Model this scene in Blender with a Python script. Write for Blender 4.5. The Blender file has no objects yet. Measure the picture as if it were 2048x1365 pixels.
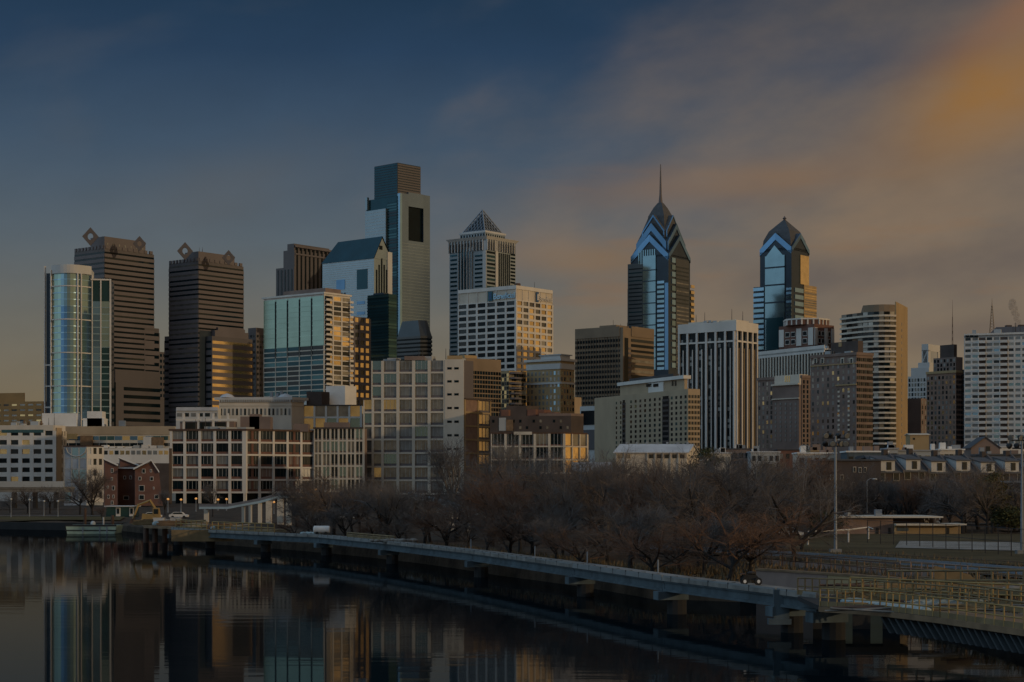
import bpy, math, random
from mathutils import Vector
random.seed(7)
R = math.radians
S = bpy.context.scene
COL = S.collection
# ------------------------------------------------------------------ camera
HC, FP, HY = 9.0, 3600.0, 975.0          # eye height, focal length in photo pixels, horizon row
cam = bpy.data.cameras.new('camera'); cam.sensor_width = 36.0; cam.lens = 36.0 * FP / 2048
cam.shift_y = (HY - 682.5) / 2048; cam.clip_start = 1; cam.clip_end = 30000
co = bpy.data.objects.new('camera', cam); COL.objects.link(co)
co.location = (0, 0, HC); co.rotation_euler = (R(90), 0, 0); S.camera = co
S.render.resolution_x, S.render.resolution_y = 1024, 682
# ------------------------------------------------------------------ exposure, sun, sky
S.view_settings.view_transform = 'Standard'; S.view_settings.look = 'None'
S.view_settings.exposure = -1.0; S.view_settings.gamma = 1.0
SUN_EL = R(9.0); SDX, SDY = 0.872, -0.489
sl = bpy.data.lights.new('sun', 'SUN'); sl.energy = 1.9; sl.angle = R(0.6); sl.color = (1.0, 0.72, 0.42)
so = bpy.data.objects.new('sun', sl); COL.objects.link(so)
sv = Vector((SDX * math.cos(SUN_EL), SDY * math.cos(SUN_EL), math.sin(SUN_EL)))
so.rotation_euler = sv.to_track_quat('Z', 'Y').to_euler(); so.location = (400, -100, 300)

def lin(r, g, b, k=1.0):
    f = lambda c: (c / 12.92 if c <= 0.04045 else ((c + 0.055) / 1.055) ** 2.4) * k
    return (f(r / 255), f(g / 255), f(b / 255), 1.0)

W = bpy.data.worlds.new('World'); S.world = W; W.use_nodes = True
def build_world():
    nt = W.node_tree; N = nt.nodes; L = nt.links; N.clear()
    def nd(t, **k):
        n = N.new(t)
        for a, v in k.items(): setattr(n, a, v)
        return n
    def put(n, i, v):
        if hasattr(v, 'is_output'): L.new(v, n.inputs[i])
        else: n.inputs[i].default_value = v
    def M(op, a, b=0.0, c=0.0, clamp=False):
        n = nd('ShaderNodeMath', operation=op, use_clamp=clamp); put(n, 0, a); put(n, 1, b); put(n, 2, c); return n.outputs[0]
    def ss(v, lo, hi):
        n = nd('ShaderNodeMapRange', interpolation_type='SMOOTHSTEP'); put(n, 0, v); put(n, 1, lo); put(n, 2, hi); return n.outputs[0]
    def mix(f, a, b, bt='MIX'):
        n = nd('ShaderNodeMix', data_type='RGBA', blend_type=bt); put(n, 0, f); put(n, 6, a); put(n, 7, b); return n.outputs[2]
    E = 2.0                                               # undoes the exposure of -1
    tc = nd('ShaderNodeTexCoord')
    nz = nd('ShaderNodeVectorMath', operation='NORMALIZE'); L.new(tc.outputs['Generated'], nz.inputs[0])
    sx = nd('ShaderNodeSeparateXYZ'); L.new(nz.outputs[0], sx.inputs[0])
    x, y, z = sx.outputs
    az = M('ARCTAN2', x, y)
    ramp = nd('ShaderNodeValToRGB'); put(ramp, 0, z)
    el = ramp.color_ramp.elements
    stops = [(0.0, (118, 103, 78)), (0.045, (113, 101, 81)), (0.09, (103, 101, 94)), (0.135, (84, 94, 102)), (0.185, (61, 79, 98)),
             (0.235, (37, 59, 84)), (0.285, (21, 45, 67)), (0.45, (62, 84, 108)), (1.0, (128, 146, 166))]  # stops above the view are brightened as fill light
    el[0].position = stops[0][0]; el[0].color = lin(*stops[0][1], E)
    el[1].position = 1.0; el[1].color = lin(*stops[-1][1], E)
    for p, c in stops[1:-1]:
        e = el.new(p); e.color = lin(*c, E)
    col = ramp.outputs[0]
    # cloud noise in azimuth / elevation, streaks rising to the right
    cb = nd('ShaderNodeCombineXYZ')
    put(cb, 0, M('MULTIPLY', az, 10.0)); put(cb, 1, M('MULTIPLY', M('SUBTRACT', z, M('MULTIPLY', az, 0.16)), 23.0)); put(cb, 2, 3.7)
    n1 = nd('ShaderNodeTexNoise'); L.new(cb.outputs[0], n1.inputs['Vector'])
    n1.inputs['Scale'].default_value = 1.0; n1.inputs['Detail'].default_value = 4.0; n1.inputs['Roughness'].default_value = 0.45
    n1.inputs['Distortion'].default_value = 0.15
    cb2 = nd('ShaderNodeCombineXYZ')
    put(cb2, 0, M('MULTIPLY', az, 12.0)); put(cb2, 1, M('MULTIPLY', M('SUBTRACT', z, M('MULTIPLY', az, -0.05)), 55.0)); put(cb2, 2, 8.1)
    n2 = nd('ShaderNodeTexNoise'); L.new(cb2.outputs[0], n2.inputs['Vector'])
    n2.inputs['Scale'].default_value = 1.0; n2.inputs['Detail'].default_value = 4.0
    cb3 = nd('ShaderNodeCombineXYZ')
    put(cb3, 0, M('MULTIPLY', az, 17.0)); put(cb3, 1, M('MULTIPLY', M('SUBTRACT', z, M('MULTIPLY', az, 0.12)), 34.0)); put(cb3, 2, 1.9)
    n3 = nd('ShaderNodeTexNoise'); L.new(cb3.outputs[0], n3.inputs['Vector'])
    n3.inputs['Scale'].default_value = 1.0; n3.inputs['Detail'].default_value = 6.0; n3.inputs['Roughness'].default_value = 0.55
    # warm veil of cloud growing towards the sunrise side
    warmf = M('MULTIPLY', ss(M('ADD', M('ADD', az, M('ADD', M('MULTIPLY', M('SUBTRACT', n1.outputs[0], 0.5), 0.26), M('MULTIPLY', M('SUBTRACT', n3.outputs[0], 0.5), 0.12))), M('MULTIPLY', M('SUBTRACT', 0.155, z), 0.8)), -0.09, 0.26), 0.92)
    wr = nd('ShaderNodeValToRGB'); put(wr, 0, M('ADD', M('MULTIPLY', n1.outputs[0], 0.7), M('MULTIPLY', n3.outputs[0], 0.3)))
    we = wr.color_ramp.elements
    we[0].position = 0.30; we[0].color = lin(104, 93, 86, E); we[1].position = 0.72; we[1].color = lin(130, 109, 88, E)
    e = we.new(0.5); e.color = lin(118, 103, 88, E)
    low = ss(z, 0.12, 0.03)
    wcol = mix(M('MULTIPLY', low, 0.75), wr.outputs[0], lin(124, 113, 95, E))
    wcol = mix(M('MULTIPLY', ss(z, 0.15, 0.28), 0.5), wcol, lin(88, 82, 76, E))
    col = mix(warmf, col, wcol)
    # thin grey-blue wisps on the cool side
    col = mix(M('MULTIPLY', M('MULTIPLY', ss(n1.outputs[0], 0.5, 0.72), 0.14), M('SUBTRACT', 1.0, warmf)), col, lin(92, 92, 92, E))
    # orange streaks
    st = M('MULTIPLY', M('MULTIPLY', ss(n2.outputs[0], 0.52, 0.70), ss(z, 0.05, 0.12)), M('MULTIPLY', ss(z, 0.20, 0.13), ss(az, -0.05, 0.06)))
    col = mix(M('MULTIPLY', st, 0.4), col, lin(128, 98, 72, E))
    def blob(ca, cz, ra, rz, tilt):
        da = M('DIVIDE', M('SUBTRACT', az, ca), ra)
        dz = M('DIVIDE', M('SUBTRACT', M('SUBTRACT', z, cz), M('MULTIPLY', M('SUBTRACT', az, ca), tilt)), rz)
        d = M('ADD', M('MULTIPLY', da, da), M('MULTIPLY', dz, dz))
        d = M('ADD', d, M('MULTIPLY', M('SUBTRACT', n3.outputs[0], 0.5), 1.5))
        return M('POWER', 2.718, M('MULTIPLY', M('MAXIMUM', d, 0.0), -1.0))
    col = mix(M('MULTIPLY', blob(0.266, 0.209, 0.056, 0.027, 0.34), 0.85), col, lin(144, 103, 54, E))
    col = mix(M('MULTIPLY', blob(0.285, 0.250, 0.04, 0.014, 0.4), 0.45), col, lin(150, 104, 70, E))
    col = mix(M('MULTIPLY', blob(0.035, 0.127, 0.055, 0.011, -0.06), 0.75), col, lin(126, 102, 78, E))
    col = mix(M('MULTIPLY', blob(0.12, 0.166, 0.085, 0.011, 0.06), 0.55), col, lin(130, 102, 76, E))
    col = mix(M('MULTIPLY', blob(-0.16, 0.16, 0.06, 0.02, 0.25), 0.35), col, lin(92, 92, 92, E))
    col = mix(M('MULTIPLY', blob(0.20, 0.118, 0.09, 0.010, 0.08), 0.7), col, lin(98, 88, 82, E))
    col = mix(M('MULTIPLY', blob(0.24, 0.083, 0.07, 0.007, 0.05), 0.6), col, lin(102, 90, 82, E))
    mo = nd('ShaderNodeMapRange'); put(mo, 0, n3.outputs[0]); put(mo, 1, 0.3); put(mo, 2, 0.7); put(mo, 3, 0.96); put(mo, 4, 1.05)
    vs = nd('ShaderNodeVectorMath', operation='SCALE'); L.new(col, vs.inputs[0]); L.new(mo.outputs[0], vs.inputs['Scale']); col = vs.outputs[0]
    # sunrise glow beyond the right edge, sky behind the viewer brightened to fill facades
    s = M('ADD', M('MULTIPLY', x, SDX), M('MULTIPLY', y, SDY))
    glow = M('MULTIPLY', ss(s, 0.15, 0.95), ss(z, 0.34, 0.02))
    col = mix(glow, col, lin(190, 150, 96, E))
    back = M('MULTIPLY', ss(y, 0.55, -0.35), ss(s, 0.3, -0.3))
    bc = mix(ss(z, 0.0, 0.22), lin(168, 172, 170, E), lin(164, 198, 222, E))
    col = mix(back, col, bc)
    # the physical sky adds a little of its own light
    sky = nd('ShaderNodeTexSky'); sky.sky_type = 'NISHITA'; sky.sun_disc = False
    sky.sun_elevation = SUN_EL; sky.sun_rotation = math.atan2(SDX, SDY)
    b1 = nd('ShaderNodeBackground'); L.new(col, b1.inputs[0]); b1.inputs[1].default_value = 1.0
    b2 = nd('ShaderNodeBackground'); L.new(sky.outputs[0], b2.inputs[0]); b2.inputs[1].default_value = 0.004
    ad = nd('ShaderNodeAddShader'); L.new(b1.outputs[0], ad.inputs[0]); L.new(b2.outputs[0], ad.inputs[1])
    o = nd('ShaderNodeOutputWorld'); L.new(ad.outputs[0], o.inputs[0])
build_world()

# ------------------------------------------------------------------ helpers
def P(px, py, Y):
    return Vector(((px - 1024) / FP * Y, Y, HC + (HY - py) / FP * Y))
def zat(py, Y): return HC + (HY - py) / FP * Y
def xat(px, Y): return (px - 1024) / FP * Y
def NF(Y): return Y / (1 + Y * .000516)
def ygr(py, z): return (HC - z) * FP / (py - HY)          # depth of a point of height z seen on row py

def mat(name, col, rough=0.75, var=0.18, scale=0.12, metal=0.0, island=0.0, spec=0.5, streak=0.0, bump=0.0, bscale=1.0, emit=None, estr=0.0, ior=None):
    m = bpy.data.materials.new(name); m.use_nodes = True
    nt = m.node_tree; b = nt.nodes['Principled BSDF']; L = nt.links
    b.inputs['Roughness'].default_value = rough; b.inputs['Metallic'].default_value = metal
    b.inputs['Specular IOR Level'].default_value = spec
    if ior: b.inputs['IOR'].default_value = ior
    tc = nt.nodes.new('ShaderNodeTexCoord'); geo = nt.nodes.new('ShaderNodeNewGeometry')
    no = nt.nodes.new('ShaderNodeTexNoise'); no.inputs['Scale'].default_value = scale; no.inputs['Detail'].default_value = 6
    mp = nt.nodes.new('ShaderNodeMapping'); L.new(tc.outputs['Object'], mp.inputs[0])
    if streak: mp.inputs['Scale'].default_value = (1, 1, 1 - streak)
    L.new(mp.outputs[0], no.inputs['Vector'])
    mr = nt.nodes.new('ShaderNodeMapRange'); L.new(no.outputs[0], mr.inputs[0])
    mr.inputs[1].default_value = 0.25; mr.inputs[2].default_value = 0.75
    mr.inputs[3].default_value = 1 - var; mr.inputs[4].default_value = 1 + var
    out = mr.outputs[0]
    if island:
        mr2 = nt.nodes.new('ShaderNodeMapRange'); L.new(geo.outputs['Random Per Island'], mr2.inputs[0])
        mr2.inputs[3].default_value = 1 - island; mr2.inputs[4].default_value = 1 + island
        mu = nt.nodes.new('ShaderNodeMath'); mu.operation = 'MULTIPLY'; L.new(out, mu.inputs[0]); L.new(mr2.outputs[0], mu.inputs[1]); out = mu.outputs[0]
    vm = nt.nodes.new('ShaderNodeVectorMath'); vm.operation = 'SCALE'; vm.inputs[0].default_value = col[:3]; L.new(out, vm.inputs['Scale'])
    L.new(vm.outputs[0], b.inputs['Base Color'])
    if bump:
        n2 = nt.nodes.new('ShaderNodeTexNoise'); n2.inputs['Scale'].default_value = bscale; n2.inputs['Detail'].default_value = 2
        L.new(tc.outputs['Object'], n2.inputs['Vector'])
        bp = nt.nodes.new('ShaderNodeBump'); bp.inputs['Strength'].default_value = 1.0; bp.inputs['Distance'].default_value = bump
        L.new(n2.outputs[0], bp.inputs['Height']); L.new(bp.outputs[0], b.inputs['Normal'])
    if emit:
        b.inputs['Emission Color'].default_value = (*emit, 1); b.inputs['Emission Strength'].default_value = estr
    return m

MT = {}
def mk(k, *a, **kw): MT[k] = mat(k, *a, **kw)
mk('white_concrete', (.64, .62, .585), .8, .14, .15, streak=.7)
mk('white_paint', (.62, .605, .58), .7, .10, .2, streak=.7)
mk('roof_white', (.70, .70, .69), .8, .12, .2)
mk('cream_stone', (.58, .53, .45), .8, .15, .15, streak=.6)
mk('beige_stone', (.40, .315, .215), .85, .16, .12, streak=.6)
mk('tan_stone', (.37, .27, .145), .85, .16, .12, streak=.6)
mk('gold_brown', (.23, .175, .12), .8, .18, .1)
mk('grey_stone', (.36, .385, .40), .8, .14, .1, streak=.6)
mk('pale_stone', (.50, .51, .51), .75, .12, .1, streak=.6)
mk('brown_granite', (.125, .112, .120), .6, .14, .06, streak=.5)
mk('umber_granite', (.098, .090, .096), .6, .14, .06, streak=.5)
mk('brick', (.165, .084, .064), .9, .25, .3)
mk('dark_brick', (.076, .060, .055), .9, .25, .2)
mk('plum_brick', (.205, .155, .135), .9, .22, .15)
mk('rust_brick', (.25, .165, .125), .9, .2, .4)
mk('roof_tar', (.055, .055, .06), .9, .3, .15)
mk('slate_roof', (.07, .075, .085), .7, .25, .4)
mk('snow_roof', (.48, .50, .53), .8, .2, .2)
mk('grey_roof', (.28, .29, .31), .8, .2, .2)
mk('dark_glass', (.006, .016, .022), .10, .3, .2, island=.8, spec=.4)
mk('black_glass', (.003, .009, .013), .2, .3, .2, island=.6, spec=.14)
mk('blind_glass', (.16, .165, .16), .3, .3, .3, island=.6, spec=.8)
mk('mirror_glass', (.20, .31, .36), .07, .10, .1, metal=.85, island=.18, bump=.004, bscale=.25)
mk('teal_glass', (.05, .12, .14), .10, .15, .1, metal=.7, island=.25, bump=.004, bscale=.25)
mk('dark_teal_glass', (.012, .055, .075), .12, .15, .1, metal=.55, island=.35)
mk('green_glass', (.28, .40, .35), .12, .10, .1, metal=.75, island=.14, bump=.004, bscale=.2)
mk('blue_glass', (.11, .22, .36), .10, .12, .1, metal=.75, island=.3, bump=.003, bscale=.25)
mk('lightblue_glass', (.25, .41, .54), .16, .10, .1, metal=.7, island=.2)
mk('silver_panel', (.28, .36, .41), .25, .06, .1, metal=.6, island=.08, bump=.003, bscale=.2)
mk('slate_panel', (.075, .085, .092), .3, .15, .1, metal=.4)
mk('blue_stone', (.265, .315, .345), .7, .14, .1, streak=.6)
mk('silver_panel_cool', (.175, .25, .355), .20, .06, .1, metal=.88, island=.08, bump=.003, bscale=.2)  # silver panel copy tinted blue to cancel warm glow reflected on right faces
mk('sun_gold_stone', (.44, .24, .085), .8, .15, .1)  # low sun's gold painted into the stone colour
mk('navy_panel', (.028, .045, .065), .35, .15, .1, metal=.4)
mk('gold_reflection_glass', (.70, .53, .27), .10, .2, .2, metal=.8, island=.45, bump=.003, bscale=.3)  # gold tint stands in for sunrise sky mirrored in the panes
mk('shade_glass', (.20, .20, .19), .12, .4, .25, metal=.55, island=.75, bump=.004, bscale=.4)
mk('blue_sign', (.02, .09, .22), .5, .05, .2)
mk('teal_sign', (.01, .10, .14), .5, .05, .2)
mk('dark_metal', (.03, .03, .032), .5, .2, .5, metal=.3)
mk('grey_metal', (.25, .29, .34), .5, .15, .4, metal=.3)
mk('pole_metal', (.24, .27, .31), .45, .1, .3, metal=.3)
mk('rust_metal', (.085, .05, .035), .8, .3, .6)
mk('yellow_paint', (.32, .21, .075), .7, .3, .6)
mk('plank_yellow', (.20, .145, .075), .85, .35, .8)
mk('timber', (.20, .13, .075), .9, .35, .8)
mk('concrete', (.22, .225, .225), .85, .2, .4)
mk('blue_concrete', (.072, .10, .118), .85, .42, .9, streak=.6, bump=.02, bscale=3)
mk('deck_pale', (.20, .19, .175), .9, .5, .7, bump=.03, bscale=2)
mk('shade_concrete', (.022, .022, .023), .9, .3, .4)  # dark concrete copy with the shade under decks put into its colour
mk('retaining', (.26, .185, .155), .9, .3, .3)
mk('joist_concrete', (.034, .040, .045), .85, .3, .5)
mk('dry_straw', (.14, .105, .06), .95, .4, .3, island=.5)
mk('barge_green', (.32, .43, .36), .7, .3, .5)
mk('tarp', (.30, .38, .40), .6, .4, 1.2)
mk('glow', (.8, .5, .2), .5, 0, 1, emit=(1, .42, .10), estr=.8)
mk('bark', (.020, .018, .018), .95, .3, 1.0)
mk('bark_pale', (.20, .175, .15), .95, .3, 1.0)
mk('twig_brown', (.115, .094, .083), .95, .35, .35)
mk('twig_grey', (.125, .115, .112), .95, .35, .35)
mk('twig_red', (.14, .085, .060), .95, .35, .35)
mk('needle', (.055, .060, .022), .95, .4, .6, island=.4)
mk('needle_olive', (.095, .075, .028), .95, .4, .6, island=.4)
mk('skin', (.35, .22, .16), .7)
mk('rubber', (.015, .015, .015), .8)
mk('red_paint', (.30, .03, .02), .5)
mk('mural_blue', (.30, .34, .40), .35, .5, .12, metal=.25)

class MB:
    def __init__(s): s.v = []; s.f = []; s.st = []
    def face(s, pts):
        s.st.append((len(s.v), len(s.f))); i = len(s.v); s.v += [tuple(p) for p in pts]; s.f.append(tuple(range(i, i + len(pts))))
    def hexa(s, a, b, skip=()):
        """a = four bottom points, b = four top points, same order"""
        s.st.append((len(s.v), len(s.f))); i = len(s.v); s.v += [tuple(p) for p in a] + [tuple(p) for p in b]
        fs = [(3, 2, 1, 0), (4, 5, 6, 7), (0, 1, 5, 4), (1, 2, 6, 5), (2, 3, 7, 6), (3, 0, 4, 7)]
        s.f += [tuple(i + q for q in f) for k, f in enumerate(fs) if k not in skip]
    def box(s, x0, x1, y0, y1, z0, z1):
        s.hexa([(x0, y0, z0), (x1, y0, z0), (x1, y1, z0), (x0, y1, z0)], [(x0, y0, z1), (x1, y0, z1), (x1, y1, z1), (x0, y1, z1)])
    def fbox(s, p, d, u0, u1, n0, n1, z0, z1, skip=()):
        n = (d[1], -d[0])
        q = lambda u, w: (p[0] + d[0] * u + n[0] * w, p[1] + d[1] * u + n[1] * w)
        a = [q(u0, n1), q(u1, n1), q(u1, n0), q(u0, n0)]
        s.hexa([(x, y, z0) for x, y in a], [(x, y, z1) for x, y in a], skip)
    def prism(s, poly, z0, z1, poly2=None):
        s.st.append((len(s.v), len(s.f))); n = len(poly); i = len(s.v); p2 = poly2 or poly
        s.v += [(p[0], p[1], z0) for p in poly] + [(p[0], p[1], z1) for p in p2]
        s.f.append(tuple(i + k for k in reversed(range(n)))); s.f.append(tuple(i + n + k for k in range(n)))
        for k in range(n):
            j = (k + 1) % n; s.f.append((i + k, i + j, i + n + j, i + n + k))
    def strip(s, pts, n0, n1, z0, z1):
        """box bent along a 2D polyline; outward is to the right of the direction of travel"""
        m = len(pts); nr = []
        for k in range(m):
            acc = Vector((0, 0))
            for j in (k - 1, k):
                if 0 <= j < m - 1:
                    d = (Vector(pts[j + 1][:2]) - Vector(pts[j][:2])).normalized(); acc += Vector((d.y, -d.x))
            acc.normalize()
            j = min(k, m - 2); d = (Vector(pts[j + 1][:2]) - Vector(pts[j][:2])).normalized()
            c = max(.3, acc.dot(Vector((d.y, -d.x)))); nr.append(acc / c)
        for k in range(m - 1):
            A, B_, na, nb = Vector(pts[k][:2]), Vector(pts[k + 1][:2]), nr[k], nr[k + 1]
            q = [A + na * n1, B_ + nb * n1, B_ + nb * n0, A + na * n0]
            s.hexa([(w.x, w.y, z0) for w in q], [(w.x, w.y, z1) for w in q], skip=(4,) + ((5,) if k else ()) + ((3,) if k < m - 2 else ()))
    def tube(s, pts, rad, n=6, cap=True):
        m = len(pts); pts = [Vector(p) for p in pts]
        rad = rad if isinstance(rad, (list, tuple)) else [rad] * m
        i = len(s.v); ref = None
        for k in range(m):
            d = (pts[min(k + 1, m - 1)] - pts[max(k - 1, 0)])
            if d.length < 1e-9: d = Vector((0, 0, 1))
            d.normalize()
            if ref is None: ref = Vector((1, 0, 0)) if abs(d.x) < .9 else Vector((0, 1, 0))
            u = (ref - d * ref.dot(d)).normalized(); w = d.cross(u); ref = u
            for j in range(n):
                t = 2 * math.pi * j / n
                s.v.append(tuple(pts[k] + (u * math.cos(t) + w * math.sin(t)) * rad[k]))
        for k in range(m - 1):
            for j in range(n):
                j2 = (j + 1) % n
                s.f.append((i + k * n + j, i + k * n + j2, i + (k + 1) * n + j2, i + (k + 1) * n + j))
        if cap:
            s.f.append(tuple(i + j for j in reversed(range(n)))); s.f.append(tuple(i + (m - 1) * n + j for j in range(n)))
    def bar(s, a, b, r): s.tube([a, b], r, 4)
    def ball(s, c, r, nu=8, nv=5, sq=(1, 1, 1)):
        i = len(s.v); c = Vector(c)
        for k in range(nv + 1):
            ph = math.pi * k / nv
            for j in range(nu):
                t = 2 * math.pi * j / nu
                s.v.append((c.x + r * sq[0] * math.sin(ph) * math.cos(t), c.y + r * sq[1] * math.sin(ph) * math.sin(t), c.z - r * sq[2] * math.cos(ph)))
        for k in range(nv):
            for j in range(nu):
                s.f.append((i + k * nu + j, i + k * nu + (j + 1) % nu, i + (k + 1) * nu + (j + 1) % nu, i + (k + 1) * nu + j))
    def mesh(s, name, off=(0, 0, 0)):
        me = bpy.data.meshes.new(name)
        me.from_pydata([(a - off[0], b - off[1], c - off[2]) for a, b, c in s.v], [], s.f); me.update(); return me
    def build(s, name, m, parent=None, smooth=False):
        """links the collected shapes as ONE mesh object; vertices are given in world space (or the thing's own space at the origin)"""
        root = parent
        off = Vector((0, 0, 0))
        while root is not None: off += root.location; root = root.parent
        me = s.mesh(name, off); o = bpy.data.objects.new(name, me); COL.objects.link(o)
        me.materials.append(MT[m] if isinstance(m, str) else m)
        if smooth: me.polygons.foreach_set('use_smooth', [True] * len(me.polygons))
        if parent: o.parent = parent
        return o

def tag(o, label=None, cat=None, group=None, kind=None):
    if label: o['label'] = label
    if cat: o['category'] = cat
    if group: o['group'] = group
    if kind: o['kind'] = kind
    return o
def empty(name, loc, label, cat, group=None):
    o = bpy.data.objects.new(name, None); COL.objects.link(o); o.location = loc; o.empty_display_size = 1
    return tag(o, label, cat, group)
def copy_tree(o, parent=None):
    c = o.copy(); COL.objects.link(c); c.parent = parent
    for ch in list(o.children): copy_tree(ch, c)
    return c

SPLIT = set('white_fin window_strip slot_window large_opening upper_window crown_bracket crown_arcade white_bay white_frame crown_column attic_window arched_window arched_window_glass window_head tower_window roof_opening corner_pier pier thin_pier ground_column bay_divider side_window glass_bay dark_slot fin recess attic_frame painted_balcony_shade crown_opening brick_bay brick_panel fire_escape timber_box roof_house roof_frame louvre floor_line dentil glazing_bar mullion'.split())
class Bld:
    """a building standing on a corner: a left face running away to the left and a right face running away to the right"""
    def __init__(s, name, label, cat, pl, pc, pr, Y, a=52, zb=2.0, group=None, dl=None, dr=None, al=None):
        s.Y = Y; s.zb = zb; al = R(90 - a if al is None else al); a = R(a)
        s.C = Vector((xat(pc, Y), Y)); s.l = Vector((-math.cos(al), math.sin(al))); s.r = Vector((math.cos(a), math.sin(a)))
        s.sl = dl if dl is not None else s.hit(s.l, pl)
        s.tr = dr if dr is not None else s.hit(s.r, pr)
        s.root = empty(name, (s.C.x, s.C.y, zb), label, cat, group)
        s.win = {}; s.m = {}
    def hit(s, d, px):
        k = (px - 1024) / FP; return (k * s.C.y - s.C.x) / (d.x - k * d.y)
    def s_at(s, px, t=0):
        k = (px - 1024) / FP; c = s.C + s.r * t; return (k * c.y - c.x) / (s.l.x - k * s.l.y)
    def t_at(s, px, q=0):
        k = (px - 1024) / FP; c = s.C + s.l * q; return (k * c.y - c.x) / (s.r.x - k * s.r.y)
    def z(s, py): return zat(py, s.Y)
    def pt(s, q, t): return s.C + s.l * q + s.r * t
    def mb(s, part, m):
        return s.m.setdefault((part, m), MB())
    def block(s, part, m, s0, s1, t0, t1, z0, z1):
        s.mb(part, m).prism([s.pt(s0, t0), s.pt(s0, t1), s.pt(s1, t1), s.pt(s1, t0)], z0, z1)
    def body(s, m, ztop, part='wall', e=0.0):
        s.block(part, m, 0, s.sl, 0, s.tr, s.zb - 1, ztop)
    def face(s, which, s0=0, s1=None, t0=0, t1=None):
        s1 = s.sl if s1 is None else s1; t1 = s.tr if t1 is None else t1
        return (s.pt(s1, t0), s.pt(s0, t0)) if which == 'L' else (s.pt(s0, t0), s.pt(s0, t1))
    def addwin(s, name, quad, m, key):
        s.win.setdefault(name, []).append((key, quad, m))
    def grid(s, f, z0, z1, nc, nr, pw, sh, d, wm, mats, wall='frame', name='window', ext=True, skip=None, u0=None, u1=None, endp=None, inset=0.0, top=0.0, lift=0.0):
        """piers and spandrels standing proud of the core, one pane set back in every opening"""
        p0, p1 = f; dv = p1 - p0; Lg = dv.length; dv = dv / Lg
        a = 0 if u0 is None else u0; b = Lg if u1 is None else u1
        w = s.mb(wall, wm) if wm else None
        cw = (b - a) / nc; h = (z1 - z0 - top) / nr
        ep = pw / 2 if endp is None else endp
        if w and pw > 0:
            for c in range(nc + 1):
                if c == 0: x0, x1 = a, a + ep
                elif c == nc: x0, x1 = b - ep, b + (d if ext else 0)
                else: x0, x1 = a + c * cw - pw / 2, a + c * cw + pw / 2
                if x1 - x0 > 1e-4: w.fbox(p0, dv, x0, x1, 0, d, z0, z1, skip=(4,))
        mats = mats if isinstance(mats, list) else [mats]
        for r in range(nr + (1 if top > 0 else 0)):
            zz = z0 + r * h
            for c in range(nc):
                x0 = a + (ep if c == 0 else c * cw + pw / 2); x1 = a + (b - a - ep if c == nc - 1 else (c + 1) * cw - pw / 2)
                if r == nr:
                    if w: w.fbox(p0, dv, x0, x1, 0, d * .96, zz, z1, skip=(4,))
                    continue
                if w and sh > 0: w.fbox(p0, dv, x0, x1, 0, d * .94, zz, zz + sh, skip=(4,))
                if skip and skip(c, r): continue
                mm = random.choice(mats)
                q = (p0, dv, x0 + inset, x1 - inset, zz + sh + lift + inset * .5, zz + h - inset * .5)
                mid = p0 + dv * ((x0 + x1) / 2)
                s.addwin(name, q, mm, -(x1 - x0) * (h - sh) / (mid.y ** 2))
    def punched(s, f, z0, z1, nc, nr, ww, wh, mats, u0=None, u1=None, name='window', skip=None, sillm=None, zoff=0.5):
        p0, p1 = f; dv = p1 - p0; Lg = dv.length; dv = dv / Lg
        a = 0 if u0 is None else u0; b = Lg if u1 is None else u1
        cw = (b - a) / nc; h = (z1 - z0) / nr
        mats = mats if isinstance(mats, list) else [mats]
        for r in range(nr):
            for c in range(nc):
                if skip and skip(c, r): continue
                xc = a + (c + .5) * cw; zc = z0 + (r + zoff) * h
                mid = p0 + dv * xc
                s.addwin(name, (p0, dv, xc - ww / 2, xc + ww / 2, zc - wh / 2, zc + wh / 2), random.choice(mats), -ww * wh / mid.y ** 2)
                if sillm: s.mb('window_trim', sillm).fbox(p0, dv, xc - ww * .62, xc + ww * .62, 0, .22, zc - wh / 2 - .3, zc - wh / 2, skip=(4,))
    def ribbons(s, pts, z0, z1, nr, sh, d, wm, mats, wall='wall', name='window_band', n_in=0.0, mull=None):
        """continuous spandrels and one glass band per floor along a polyline"""
        h = (z1 - z0) / nr; mats = mats if isinstance(mats, list) else [mats]
        for r in range(nr):
            zz = z0 + r * h
            if wm: s.mb(wall, wm).strip(pts, n_in, d, zz, zz + sh)
            m = MB(); m.strip(pts, n_in, n_in + .08, zz + sh, zz + h)
            s.addwin(name, m, random.choice(mats), -abs(pts[0][0] - pts[-1][0]) * (h - sh))
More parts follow.
